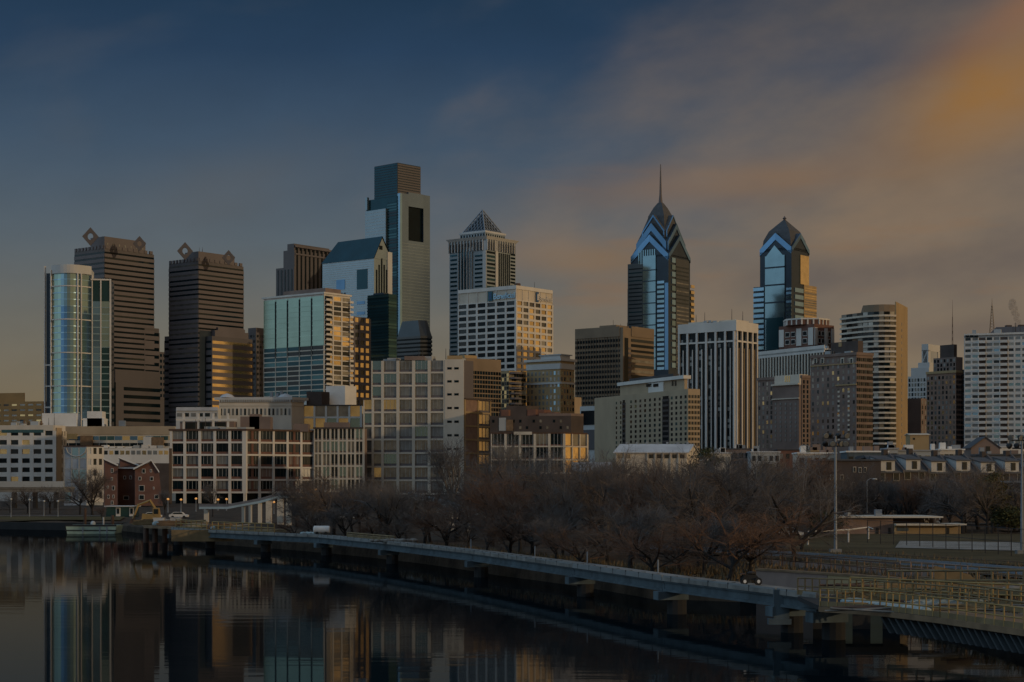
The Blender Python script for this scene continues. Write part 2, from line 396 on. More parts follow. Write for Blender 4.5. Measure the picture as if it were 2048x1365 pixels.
    def done(s):
        for (part, m), mb in s.m.items():
            if part in SPLIT and len(mb.st) > 1:
                ends = mb.st[1:] + [(len(mb.v), len(mb.f))]
                for k, ((v0, f0), (v1, f1)) in enumerate(zip(mb.st, ends)):
                    last = k == 98 and len(mb.st) > 99
                    if last: v1, f1 = len(mb.v), len(mb.f)
                    q = MB(); q.v = mb.v[v0:v1]; q.f = [tuple(j - v0 for j in f) for f in mb.f[f0:f1]]; o = q.build(part, m, s.root)
                    if last: o['kind'] = 'stuff'; break
            else: mb.build(part, m, s.root)
        for name, lst in s.win.items():
            lst.sort(key=lambda w: w[0])
            for i, (k, q, m) in enumerate(lst[:99 if len(lst) > 100 else 100]):
                if isinstance(q, MB): q.build(name, m, s.root)
                else:
                    mb = MB(); mb.fbox(q[0], q[1], q[2], q[3], 0, .07, q[4], q[5], skip=(4,)); mb.build(name, m, s.root)
            rest = lst[99:] if len(lst) > 100 else []
            if rest:
                mb = MB(); mats = []; idx = []
                for k, q, m in rest:
                    n0 = len(mb.f)
                    if isinstance(q, MB):
                        o = len(mb.v); mb.v += q.v; mb.f += [tuple(o + j for j in f) for f in q.f]
                    else: mb.fbox(q[0], q[1], q[2], q[3], 0, .07, q[4], q[5], skip=(4,))
                    if m not in mats: mats.append(m)
                    idx += [mats.index(m)] * (len(mb.f) - n0)
                o = mb.build(name, mats[0], s.root); o['kind'] = 'stuff'
                for m in mats[1:]: o.data.materials.append(MT[m])
                o.data.polygons.foreach_set('material_index', idx)
        return s.root
# ------------------------------------------------------------------ more building helpers
def b_panel(b, which, x0, x1, y0, y1, m, part, d=.2, n0=0.0, off=0.0):
    """flat panel on a face between two photo columns and two photo rows"""
    if which == 'L': u0, u1 = b.s_at(x0, off), b.s_at(x1, off); p = b.pt(u0, off); q = b.pt(u1, off)
    else: u0, u1 = b.t_at(x0, off), b.t_at(x1, off); p = b.pt(off, u0); q = b.pt(off, u1)
    Ym = (p.y + q.y) / 2; dv = q - p; Lg = dv.length
    b.mb(part, m).fbox(p, dv / Lg, 0, Lg, n0, d, zat(y1, Ym), zat(y0, Ym), skip=(4,))
def b_each(b, which, x0, x1, y0, y1, nr, frac, m, part, d=.2, off=0.0, n0=0.0):
    """row after row of separate bands, each a part of its own"""
    if which == 'L': u0, u1 = b.s_at(x0, off), b.s_at(x1, off); p = b.pt(u0, off); q = b.pt(u1, off)
    else: u0, u1 = b.t_at(x0, off), b.t_at(x1, off); p = b.pt(off, u0); q = b.pt(off, u1)
    Ym = (p.y + q.y) / 2; dv = q - p; Lg = dv.length; dv = dv / Lg
    za, zb = zat(y1, Ym), zat(y0, Ym); h = (zb - za) / nr
    ms = m if isinstance(m, list) else [m]
    for r in range(nr):
        mb = MB(); mb.fbox(p, dv, 0, Lg, n0, d, za + r * h, za + r * h + h * frac, skip=(4,))
        b.addwin(part, mb, random.choice(ms), -Lg * h)
def b_cols(b, which, x0, x1, y0, y1, nc, frac, m, part, d=.2, off=0.0):
    if which == 'L': u0, u1 = b.s_at(x0, off), b.s_at(x1, off); p = b.pt(u0, off); q = b.pt(u1, off)
    else: u0, u1 = b.t_at(x0, off), b.t_at(x1, off); p = b.pt(off, u0); q = b.pt(off, u1)
    Ym = (p.y + q.y) / 2; dv = q - p; Lg = dv.length; dv = dv / Lg
    za, zb = zat(y1, Ym), zat(y0, Ym); w = Lg / nc
    for c in range(nc):
        b.mb(part, m).fbox(p, dv, c * w + w * (1 - frac) / 2, c * w + w * (1 + frac) / 2, 0, d, za, zb, skip=(4,))
def b_gable(b, part, m, axis, cs, ct, w, e, z0, ez, rz, band=None, bw=3.0, bd=.6, inner=None):
    """house-shaped prism through the tower's centre; optional raised chevron band on its two visible gable ends"""
    def pt(a, c, z):          # a across, c along
        v = b.pt(cs + a, ct + c) if axis == 'T' else b.pt(cs + c, ct + a)
        return (v.x, v.y, z)
    prof = [(-w, z0), (w, z0), (w, ez), (0, rz), (-w, ez)]
    mb = b.mb(part, m)
    A = [pt(a, -e, z) for a, z in prof]; B_ = [pt(a, e, z) for a, z in prof]
    mb.face(A if axis == 'S' else A[::-1]); mb.face(B_[::-1] if axis == 'S' else B_)
    for k in range(5):
        j = (k + 1) % 5; q = [A[k], A[j], B_[j], B_[k]]
        mb.face(q[::-1] if axis == 'S' else q)
    if band:
        sl_ = (rz - ez) / w
        nb = bw * math.sqrt(1 + sl_ * sl_)
        for sg in (-1, 1):
            q = [(sg * w, ez), (0, rz), (0, rz - nb), (sg * w, ez - nb)]
            mm = b.mb('gable_band', band)
            mm.hexa([pt(a, -e, z) for a, z in q], [pt(a, -e - bd, z) for a, z in q])
            q = [(sg * w, ez - nb), (sg * (w - bw * .8), ez - nb + bw * .8 * sl_), (sg * (w - bw * .8), z0), (sg * w, z0)]
            mm.hexa([pt(a, -e, z) for a, z in q], [pt(a, -e - bd, z) for a, z in q])
def roofbits(b, s0, s1, t0, t1, z, n, hmin, hmax, m='grey_stone', part='roof_unit'):
    for k in range(n):
        a = random.uniform(s0, s1); c = random.uniform(t0, t1); w = random.uniform(1.5, 4); h = random.uniform(hmin, hmax)
        mb = MB(); mb.prism([b.pt(a, c), b.pt(a, c + w), b.pt(a + w, c + w), b.pt(a + w, c)], z, z + h); mb.build(part, m, b.root)

def masts(b, s0, s1, t0, t1, z, n):
    for k in range(n):
        p = b.pt(random.uniform(s0, s1), random.uniform(t0, t1)); h = random.uniform(2.5, 6); mb = MB(); mb.tube([(p.x, p.y, z), (p.x, p.y, z + h)], [.16, .08], 4); mb.build('roof_mast', 'dark_metal', b.root)

# ================================================================== TOWERS, left to right
# far brown block
b = Bld('office_block', 'low golden brown block at the far left edge beside the round glass tower', 'building', -60, 86, 96, 1300, a=75)
b.body('sun_gold_stone', b.z(803)); b.block('penthouse', 'sun_gold_stone', b.s_at(44), b.sl - 2, 4, b.tr - 4, b.z(803) + .01, b.z(785))
b.grid(b.face('L'), b.z(850), b.z(808), 9, 4, 2.4, 2.6, .3, 'sun_gold_stone', ['shade_glass', 'gold_reflection_glass', 'dark_glass']); b.done()
b = Bld('office_block', 'distant low dark block seen in the gap between the twin granite towers', 'building', 300, 318, 345, 1450); b.body('umber_granite', b.z(704)); b.grid(b.face('R'), b.z(800), b.z(708), 4, 8, 1.2, 2.2, .3, 'umber_granite', ['dark_glass']); b.done()

# round glass tower (curved front between white fins)
def round_tower():
    Y = 1020
    b = Bld('glass_tower', 'slender blue glass tower with a curved front and white fins', 'tower', 92, 104, 222, Y, a=8, dl=26)
    zt = b.z(548); zb = b.zb
    wing = b.t_at(181); nfl = 34
    b.block('core', 'dark_teal_glass', 2, b.sl, 0, wing, zb - 1, zt - 4)
    b.block('side_wing', 'dark_teal_glass', 2, b.sl - 4, wing, b.tr, zb - 1, b.z(558))
    # bowed front
    n = 12; pts = []
    for k in range(n + 1):
        u = k / n; t = u * wing; q = 2 - 9.0 * math.sin(math.pi * (u * .86 + .10)) + 1.6
        pts.append(tuple(b.pt(q, t)))
    h = (zt - zb) / nfl
    for r in range(nfl):
        z0 = zb + r * h
        b.mb('floor_edge', 'lightblue_glass').strip(pts, -1.0, .25, z0, z0 + .55)
        if r % 5 == 2: b.mb('white_tie', 'white_paint').strip(pts, .25, .6, z0, z0 + .6)
        for k0, k1, gm in ((0, 3, 'green_glass'), (3, 7, 'blue_glass' if r < 29 else 'mirror_glass'), (7, 12, 'mirror_glass' if r > 9 else 'dark_teal_glass')):  # glass colour by zone paints in the sky reflections
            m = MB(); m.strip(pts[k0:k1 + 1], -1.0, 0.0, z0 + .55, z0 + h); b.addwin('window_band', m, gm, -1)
    cap = b.mb('roof_crown', 'pale_stone'); cap.strip(pts, -1.2, .5, zt, b.z(531))
    cap.prism([tuple(p) for p in pts] + [tuple(b.pt(b.sl - 4, wing)), tuple(b.pt(b.sl - 4, 0))], zt - .5, b.z(531) - 1.2)
    for k in (0, 8, 9, 12):
        f = b.mb('white_fin', 'white_paint'); d = (Vector(pts[min(k + 1, n)]) - Vector(pts[max(0, k - 1)])).normalized()
        f.fbox(Vector(pts[k]), d, -.28, .28, -.6, 1.2, zb, zt if k else b.z(540))
    for k in (3, 5, 7):                                   # blue reflection is already coloured into the bands
        pass
    f = b.mb('white_fin', 'white_paint')
    p0, p1 = b.pt(2, wing), b.pt(2, b.tr); dv = (p1 - p0).normalized(); Lw = (p1 - p0).length
    f.fbox(p0, dv, Lw - .9, Lw, 0, .9, zb, b.z(556)); f.fbox(p0, dv, Lw * .46, Lw * .46 + .7, 0, .7, zb, b.z(556))
    f.fbox(p0, dv, 0, Lw, 0, .8, b.z(559), b.z(556))
    for r in range(30):
        z0 = zb + r * h; b.mb('floor_edge', 'lightblue_glass').fbox(p0, dv, 0.5, Lw - .9, 0, .25, z0, z0 + .5)
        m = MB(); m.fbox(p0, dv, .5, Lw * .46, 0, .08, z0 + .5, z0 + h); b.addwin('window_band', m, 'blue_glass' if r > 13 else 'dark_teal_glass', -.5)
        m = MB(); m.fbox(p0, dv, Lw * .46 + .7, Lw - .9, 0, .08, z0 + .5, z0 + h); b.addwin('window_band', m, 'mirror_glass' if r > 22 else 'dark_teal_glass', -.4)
    # dark left strip with white ties
    p0, p1 = b.pt(3.2, -3.5), b.pt(2.4, -.15); dv = (p1 - p0).normalized(); Lw = (p1 - p0).length
    b.mb('left_strip', 'navy_panel').fbox(p0, dv, 0, Lw, -1, 0, zb, b.z(546))
    for r in range(0, 7): b.mb('white_fin', 'white_paint').fbox(p0, dv, -.5, Lw, .0, .5, zb + 4 + r * 12.0, zb + 4.8 + r * 12.0)
    b.mb('white_fin', 'white_paint').fbox(p0, dv, -1.2, -.5, -1, .6, zb, b.z(532))
    b.done()
round_tower()

# the two brown granite towers with diamond ornaments
def commerce(label, pl, pc, pr, ylo, crown, Y, dia, low, lit):
    b = Bld('granite_tower', label, 'tower', pl, pc, pr, Y, a=52, group='twin brown granite towers with diamond crowns')
    zlo = b.z(ylo)
    b.body('umber_granite', zlo)
    nf = 36; z0 = b.z(880)
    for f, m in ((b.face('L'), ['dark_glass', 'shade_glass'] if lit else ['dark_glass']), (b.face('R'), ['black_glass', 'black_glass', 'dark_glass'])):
        b.ribbons([tuple(f[0]), tuple(f[1])], z0, zlo - 2, nf, (zlo - 2 - z0) / nf * .62, .35, 'brown_granite', m)
    # raised middle slab with notched crown
    sc, tc_ = b.s_at(crown[0]), b.t_at(crown[1]); zhi = b.z(crown[2]); b.block('crown', 'brown_granite', .01, sc, .01, tc_, zlo, zhi)
    b.block('crown_rear', 'brown_granite', sc + 4, b.sl * .9, tc_ * .3, tc_ * .9, zlo, zhi - 5)
    for f in ('L', 'R'):
        p0, p1 = b.face(f); dv = (p1 - p0).normalized(); Lg = (p1 - p0).length
        for k in range(9):
            b.mb('parapet', 'brown_granite').fbox(p0, dv, Lg * (k + .15) / 9, Lg * (k + .7) / 9, -.6, .4, zlo + .0, zlo + 2.0)
    p0, p1 = b.pt(.01, .01), b.pt(.01, tc_); dv = (p1 - p0).normalized(); Lg = (p1 - p0).length
    for k in range(7): b.mb('crown_opening', 'blind_glass').fbox(p0, dv, Lg * (k + .35) / 7, Lg * (k + .6) / 7, 0, .15, zhi - 5.5, zhi - 4)
    # diamonds: an open lozenge standing on the crown's corners
    for px, py, r in dia:
        Yd = Y - 4; c = Vector((xat(px, Yd), Yd)); cz = zat(py, c.y); ro = r * c.y / FP; ri = ro * .34
        d2 = Vector((math.cos(R(12)), math.sin(R(12)))); out = [(ro * math.sin(k * math.pi / 2), ro * 1.12 * math.cos(k * math.pi / 2)) for k in range(4)]
        n2 = Vector((d2.y, -d2.x)); mb = MB(); K = 16
        def ol(k):
            a = 2 * math.pi * k / K; ca, sa = math.sin(a), math.cos(a); g = abs(ca) + abs(sa); return (ro * ca / g, ro * 1.15 * sa / g)
        for k in range(K):
            A0, A1 = ol(k), ol(k + 1); B0 = (ri * math.sin(2 * math.pi * k / K), ri * 1.3 * math.cos(2 * math.pi * k / K)); B1 = (ri * math.sin(2 * math.pi * (k + 1) / K), ri * 1.3 * math.cos(2 * math.pi * (k + 1) / K))
            q = [A0, A1, B1, B0]
            lo = [(c.x + d2.x * a - n2.x * .2, c.y + d2.y * a - n2.y * .2, cz + z) for a, z in q]
            hi = [(c.x + d2.x * a + n2.x * 1.6, c.y + d2.y * a + n2.y * 1.6, cz + z) for a, z in q]
            mb.hexa(lo, hi)
        mb.build('diamond', 'umber_granite', b.root)
        if r > 11: pass
    # wider lower storeys
    for (s0, s1, t0, t1, py) in low(b):
        b.block('lower_block', 'umber_granite', s0, s1, t0, t1, b.zb - 1, b.z(py))
        b.grid((b.pt(s0, t0), b.pt(s0, t1)), b.zb, b.z(py) - 3, 1, 22, .4, 2.7, .3, 'brown_granite', lit and ['gold_reflection_glass'] or ['black_glass'], name='window_band', wall='lower_wall')
        b.grid((b.pt(s1, t0), b.pt(s0, t0)), b.zb, b.z(py) - 3, 1, 22, .4, 3.2, .3, 'brown_granite', ['dark_glass'], name='window_band', wall='lower_wall')
    return b
b = commerce('taller brown granite tower with diamond crown behind the round glass tower', 149, 209, 308, 497, (181, 291, 473), 1150,
         [(181, 474, 16), (279, 488, 13)], lambda b: [(-.1, b.sl * .5, b.tr - 8, b.tr + 4.2, 648)], False)
b_panel(b, 'R', 228, 318, 742, 860, 'umber_granite', 'base_front', 1.2)
b_each(b, 'R', 245, 318, 768, 860, 6, .45, 'black_glass', 'window_band', 1.3)
b_panel(b, 'R', 224, 229, 765, 860, 'black_glass', 'base_slot', 1.35); b.done()
b = commerce('shorter brown granite tower with diamond crown right of its taller twin', 338, 397, 487, 522, (370, 469, 503), 1180,
         [(370, 503, 15.5), (457, 516, 13)], lambda b: [(-6, b.sl * .6, b.t_at(424, -6), b.t_at(505, -6), 672), (b.sl * .3, b.sl + 5.5, 1, b.tr * .6, 668)], True)
b_panel(b, 'R', 398, 424, 662, 850, 'navy_panel', 'recess', .5)
b.block('stepped_top', 'brown_granite', -4, b.sl * .5, b.t_at(430, -4), b.t_at(497, -4), b.z(672), b.z(659))
masts(b, 2, b.sl * .5, 2, b.tr * .6, b.z(503), 3); b.block('stepped_top', 'brown_granite', -2, b.sl * .5, b.t_at(436, -2), b.t_at(490, -2), b.z(659), b.z(652)); b.done()

# small dark block between the twin tower and the green tower
b = Bld('office_block', 'small dark brown block squeezed between the granite tower and the green glass tower', 'building', 488, 512, 540, 1250)
b.body('umber_granite', b.z(665)); b.block('penthouse', 'umber_granite', 2, b.sl - 2, 2, b.tr - 2, b.z(665) + .01, b.z(655))
b.grid(b.face('R'), b.z(800), b.z(670), 5, 12, .8, 2.0, .3, 'umber_granite', ['black_glass', 'dark_glass'])
b.grid(b.face('L'), b.z(800), b.z(670), 4, 12, .8, 2.0, .3, 'umber_granite', ['black_glass', 'dark_glass']); b.done()

# stepped brown tower behind
b = Bld('office_tower', 'stepped dark brown tower standing behind the green glass tower', 'tower', 552, 588, 668, 1500)
b.body('umber_granite', b.z(534)); s0 = b.s_at(566)
b.block('upper_tier', 'umber_granite', 0, s0, .5, b.tr, b.z(534) + .01, b.z(500)); b.block('top_tier', 'umber_granite', 1, b.s_at(573), 1, b.tr * .9, b.z(500) + .01, b.z(487))
b_cols(b, 'L', 553, 587, 540, 600, 5, .35, 'dark_glass', 'window_strip', .3); b_cols(b, 'R', 590, 664, 500, 600, 9, .35, 'black_glass', 'window_strip', .3)
b_panel(b, 'R', 590, 664, 496, 500, 'brown_granite', 'cornice', .8); b_panel(b, 'R', 590, 664, 512, 515, 'brown_granite', 'cornice', .8); b.done()

# gabled glass tower
def gabled():
    b = Bld('gabled_tower', 'silver glass tower with a dark pitched roof and a slotted gable end', 'tower', 645, 748, 783, 1400)
    ze, zr = b.z(517), b.z(472)
    b.body('silver_panel', ze)
    w = b.tr / 2
    def q(s, t, z): v = b.pt(s, t); return (v.x, v.y, z)
    # roof: ridge along the long side
    mb = b.mb('roof', 'dark_teal_glass'); s1 = b.sl * .92
    i0, i1, i2, i3 = q(-.6, -.8, ze), q(b.sl + .6, -.8, ze), q(b.sl * .85, w * .9, zr), q(-.6, w * .9, zr + .6)
    j0, j1 = q(-.6, b.tr + .8, ze), q(b.sl + .6, b.tr + .8, ze)
    mb.face([i1, i0, i3, i2]); mb.face([j0, j1, i2, i3]); mb.face([j1, i1, i2])
    b.mb('gable_wall', 'silver_panel').face([q(-.3, 0, ze), q(-.3, b.tr, ze), q(-.3, w * .9, zr - 1)])
    # left face openings
    b_panel(b, 'L', 714, 735, 539, 579, 'dark_teal_glass', 'large_opening', .3)
    b_panel(b, 'L', 673, 690, 560, 580, 'blue_glass', 'large_opening', .3)
    for px in (676, 682, 688): b_panel(b, 'L', px, px + 3, 586, 594, 'navy_panel', 'slot_window', .3)
    for py in (603, 624): b_panel(b, 'L', 714, 730, py, py + 6, 'blue_glass', 'slot_window', .3)
    b_each(b, 'L', 646, 747, 520, 660, 32, .16, 'pale_stone', 'floor_line', .15)
    # gable end: dark vertical slots under a stepped arch
    for px, a, z in ((752, 540, 600), (757, 530, 600), (762, 517, 600), (767, 530, 600), (772, 540, 600)):
        b_panel(b, 'R', px, px + 2.4, a, z, 'black_glass', 'slot_window', .3)
    b_panel(b, 'R', 758, 764, 492, 500, 'black_glass', 'slot_window', .6)
    b_panel(b, 'R', 774, 783, 505, 600, 'pale_stone', 'corner_pier', .8)
    b.done()
gabled()

# tallest tower: two slabs with a notch and a dark top box
def tallest():
    b = Bld('glass_skyscraper', 'tallest dark topped glass skyscraper with a silver slab and notch window', 'skyscraper', 733, 794, 856, 1560, a=47)
    b.body('dark_teal_glass', b.z(392))
    b.block('top_box', 'navy_panel', b.s_at(790), b.s_at(744), b.t_at(799), b.t_at(845), b.z(392) + .01, b.z(324))
    p0, p1 = b.pt(b.s_at(790), b.t_at(799)), b.pt(b.s_at(790), b.t_at(845)); dv = (p1 - p0).normalized(); Lg = (p1 - p0).length
    for r in range(13): b.mb('louvre', 'umber_granite').fbox(p0, dv, 0, Lg, 0, .35, b.z(390) + r * 2.2, b.z(390) + r * 2.2 + 1.3)
    p0, p1 = b.pt(b.s_at(744), b.t_at(799)), b.pt(b.s_at(790), b.t_at(799)); dv = (p1 - p0).normalized(); Lg = (p1 - p0).length
    for r in range(13): b.mb('louvre', 'dark_teal_glass').fbox(p0, dv, 0, Lg, 0, .3, b.z(390) + r * 2.2, b.z(390) + r * 2.2 + 1.5)
    # right silver slab with dark notch
    for x0, x1, y0, y1 in ((797, 813, 388, 900), (843, 856, 392, 900), (813, 843, 388, 416), (813, 843, 484, 900)):
        b_panel(b, 'R', x0, x1, y0, y1, 'silver_panel_cool', 'silver_slab', 2.5)
    b_panel(b, 'R', 813, 843, 416, 484, 'black_glass', 'notch_window', .3)
    b_panel(b, 'R', 795, 799, 388, 900, 'lightblue_glass', 'slab_edge', 3.2)
    for k in range(46): b_panel(b, 'R', 799.2, 855, 490 + k * 6.2, 490.7 + k * 6.2, 'silver_panel', 'floor_line', 2.6, n0=2.4)
    # left lower slab
    b_panel(b, 'L', 734, 775, 421, 900, 'silver_panel', 'silver_slab', 2.2)
    b_panel(b, 'L', 734, 738, 396, 421, 'silver_panel', 'silver_slab', 2.2)
    for k in range(40): b_panel(b, 'L', 735, 775, 426 + k * 6.2, 426.7 + k * 6.2, 'pale_stone', 'floor_line', 2.3, n0=2.1)
    b_each(b, 'L', 775, 794, 400, 640, 44, .5, ['dark_teal_glass', 'teal_glass', 'navy_panel'], 'window_band', .4)
    b.done()
tallest()

# green glass residential tower
def green():
    b = Bld('residential_tower', 'pale green glass apartment tower with white floor lines and balconies', 'tower', 528, 648, 700, 1000)
    zt = b.z(588); b.body('white_concrete', zt); z0 = b.z(800); nr = 21
    f = b.face('L')
    lo_ = 11; zm = z0 + (zt - 1 - z0) * lo_ / nr
    b.grid(f, z0, zm, 5, lo_, .5, .6, .3, 'cream_stone', ['dark_teal_glass', 'teal_glass', 'dark_teal_glass', 'dark_glass'], wall='floor_edge', ext=False)  # darker glass low down paints in the reflection of dark neighbours
    b.grid(f, zm, zt - 1, 5, nr - lo_, .5, .5, .25, 'green_glass', ['green_glass'], wall='floor_edge', ext=False)
    for k in (1, 2, 3, 4):
        dv = (f[1] - f[0]); Lg = dv.length; dv /= Lg
        b.mb('dark_slot', 'black_glass').fbox(f[0], dv, Lg * k / 5 - .45, Lg * k / 5 + .45, 0, .3, b.z(712), zt - 2)
    b.grid(b.face('R'), z0, zt - 1, 3, nr, 1.0, .6, .35, 'white_concrete', ['gold_reflection_glass', 'shade_glass', 'dark_glass'], wall='floor_edge', ext=False)
    # balconies at the corner and far right edge
    p0, p1 = b.face('R'); dv = (p1 - p0).normalized(); Lg = (p1 - p0).length; h = (zt - 1 - z0) / nr
    for r in range(nr):
        for u0, u1 in ((0.3, Lg * .22), (Lg * .92, Lg * 1.06)):
            mb = MB(); mb.fbox(p0, dv, u0, u1, 0, 1.6, z0 + r * h, z0 + r * h + .3); mb.fbox(p0, dv, u0, u1, 1.5, 1.6, z0 + r * h + .3, z0 + r * h + 1.2); mb.build('balcony', 'white_concrete', b.root)
        b.mb('painted_balcony_shade', 'black_glass').fbox(p0, dv, .3, Lg * .22, 0.02, .4, z0 + r * h + .6, z0 + r * h + h - .1)  # black panel paints the shade behind each balcony
    b.mb('roof_slab', 'white_concrete').prism([tuple(b.pt(-.8, -.8)), tuple(b.pt(-.8, b.tr + .8)), tuple(b.pt(b.sl + 1.2, b.tr + .8)), tuple(b.pt(b.sl + 1.2, -.8))], zt, zt + 1)
    b.block('penthouse', 'plum_brick', b.s_at(640), b.s_at(556), b.tr * .2, b.tr * .8, zt + 1, b.z(574)); b.done()
green()

# brown gold block
b = Bld('office_tower', 'brown slab with gold lit windows between green tower and dark teal tower', 'tower', 690, 697, 740, 1150)
b.body('brown_granite', b.z(632))
b.grid(b.face('R'), b.z(830), b.z(634), 4, 13, 1.5, 2.0, .4, 'brown_granite', ['gold_reflection_glass', 'gold_reflection_glass', 'dark_glass']); b.done()

# dark teal tower
b = Bld('glass_tower', 'very dark teal glass tower in front of the tallest skyscraper', 'tower', 735, 777, 793, 1200)
b.body('dark_teal_glass', b.z(588))
for f in ('L', 'R'):
    p0, p1 = b.face(f); b.ribbons([tuple(p0), tuple(p1)], b.z(740), b.z(590), 24, .7, .5, 'dark_teal_glass', ['dark_teal_glass', 'dark_teal_glass', 'teal_glass'], mull=2)
b.block('roof_house', 'navy_panel', b.sl * .3, b.sl * .8, b.tr * .2, b.tr * .8, b.z(588) + .01, b.z(584)); b.done()

# stacked hexagonal dark building
def stacked():
    b = Bld('office_building', 'dark grey banded building with a faceted sloping top', 'building', 792, 846, 866, 1130)
    c = b.pt(b.sl / 2, b.tr / 2); w1, w2 = b.sl / 2, b.tr / 2
    def oct(k, ch): 
        a, d = w1 * k * 1.14, w2 * k * 1.14; q = ch
        return [tuple(c + b.l * x + b.r * y) for x, y in ((-a, -d + q), (-a, d - q), (-a + q, d), (a - q, d), (a, d - q), (a, -d + q), (a - q, -d), (-a + q, -d))]
    zt = b.z(672); n = 9; z0 = b.z(745); h = (zt - z0) / n
    for r in range(n):
        k = 1.0
        m = MB(); o_ = oct(.95, 3); m.prism(o_, z0 + r * h, z0 + r * h + h * .45); b.addwin('window_band', m, 'black_glass', -1)
        b.mb('spandrel', 'slate_panel').prism(oct(1.0, 3.2), z0 + r * h + h * .45, z0 + r * h + h)
    b.mb('sloping_top', 'slate_panel').prism(oct(.97, 3), zt, b.z(640), oct(.74, 3)); b.done()
stacked()

# granite tower with pyramid top
def pyramid_tower():
    b = Bld('granite_skyscraper', 'pale blue grey tower crowned by a lattice pyramid', 'skyscraper', 899, 973, 1031, 1430)
    zs = b.z(478); b.body('blue_stone', zs)
    # chamfered dark corner with balconies
    b_panel(b, 'L', 966, 972.6, 482, 900, 'pale_stone', 'corner_pier', .5)
    b_each(b, 'R', 974, 990, 500, 700, 26, .55, ['black_glass', 'dark_teal_glass'], 'window_band', .4)
    b_panel(b, 'R', 990, 995, 482, 900, 'pale_stone', 'corner_pier', .7)
    b_cols(b, 'L', 915, 948, 500, 900, 5, .42, 'dark_teal_glass', 'window_strip', .5)
    b_cols(b, 'L', 915, 948, 496, 900, 6, .14, 'pale_stone', 'pier', 1.0)
    b_each(b, 'L', 901, 914, 505, 800, 34, .4, 'dark_teal_glass', 'window_band', .3)
    b_each(b, 'L', 950, 965, 505, 800, 34, .4, 'dark_teal_glass', 'window_band', .3)
    b_cols(b, 'R', 996, 1020, 508, 800, 6, .45, 'black_glass', 'window_strip', .5)
    b_each(b, 'R', 1021, 1030, 505, 700, 28, .5, 'black_glass', 'window_band', .3)
    # crown arcade under a flared cornice
    zc0 = b.z(500)
    b.mb('cornice', 'pale_stone').prism([tuple(b.pt(-.5, -.5)), tuple(b.pt(-.5, b.tr + .5)), tuple(b.pt(b.sl + .5, b.tr + .5)), tuple(b.pt(b.sl + .5, -.5))], zs, zs + 2.2,
        [tuple(b.pt(-2.2, -2.2)), tuple(b.pt(-2.2, b.tr + 2.2)), tuple(b.pt(b.sl + 2.2, b.tr + 2.2)), tuple(b.pt(b.sl + 2.2, -2.2))])
    for f in ('L', 'R'):
        p0, p1 = b.face(f); dv = (p1 - p0).normalized(); Lg = (p1 - p0).length; n = 12
        for k in range(n):
            b.mb('crown_arcade', 'black_glass').fbox(p0, dv, Lg * (k + .28) / n, Lg * (k + .72) / n, 0, .35, zc0, zs - 2)
            b.mb('crown_bracket', 'pale_stone').fbox(p0, dv, Lg * (k - .1) / n, Lg * (k + .1) / n, 0, 1.4, zc0, zs)
    # upper tiers
    m_ = b.sl * .16; n_ = b.tr * .16
    z1 = b.z(456)
    b.block('upper_tier', 'blue_stone', m_, b.sl - m_, n_, b.tr - n_, zs + 2, b.z(460))
    b.block('upper_tier', 'pale_stone', m_ * .9, b.sl - m_ * .9, n_ * .9, b.tr - n_ * .9, b.z(462), b.z(458))
    for (p0, p1) in ((b.pt(b.sl - m_, n_), b.pt(m_, n_)), (b.pt(m_, n_), b.pt(m_, b.tr - n_))):
        dv = (p1 - p0).normalized(); Lg = (p1 - p0).length
        for k in range(9): b.mb('upper_window', 'black_glass').fbox(p0, dv, Lg * (k + .3) / 9, Lg * (k + .7) / 9, 0, .3, b.z(475), b.z(464))
    # lattice pyramid: four hip beams and diagonal bars over a dark core
    s0, s1, t0, t1 = b.sl * .2, b.sl * .8, b.tr * .2, b.tr * .8; ap = b.pt(b.sl / 2, b.tr / 2); za, zb_ = b.z(458), b.z(410)
    cs = [b.pt(s0, t0), b.pt(s0, t1), b.pt(s1, t1), b.pt(s1, t0)]
    A = Vector((ap.x, ap.y, zb_)); Q = [Vector((c.x, c.y, za)) for c in cs]
    core = b.mb('pyramid_core', 'navy_panel')
    ins = [Vector((ap.x, ap.y, za)) + (q - Vector((ap.x, ap.y, za))) * .93 for q in Q]
    for k in range(4): core.face([ins[k], ins[(k + 1) % 4], Vector((ap.x, ap.y, zb_ - 2))])
    lat = b.mb('pyramid_lattice', 'grey_metal')
    for k in range(4):
        a, c = Q[k], Q[(k + 1) % 4]; lat.bar(a, A, .55); lat.bar(a, c, .6)
        for j in range(1, 7):
            u = j / 7
            lat.bar(a.lerp(c, u), A.lerp(c, 1 - (1 - u)) if False else a.lerp(A, u), .28); lat.bar(a.lerp(c, u), c.lerp(A, 1 - u), .28)
    b.done()
pyramid_tower()

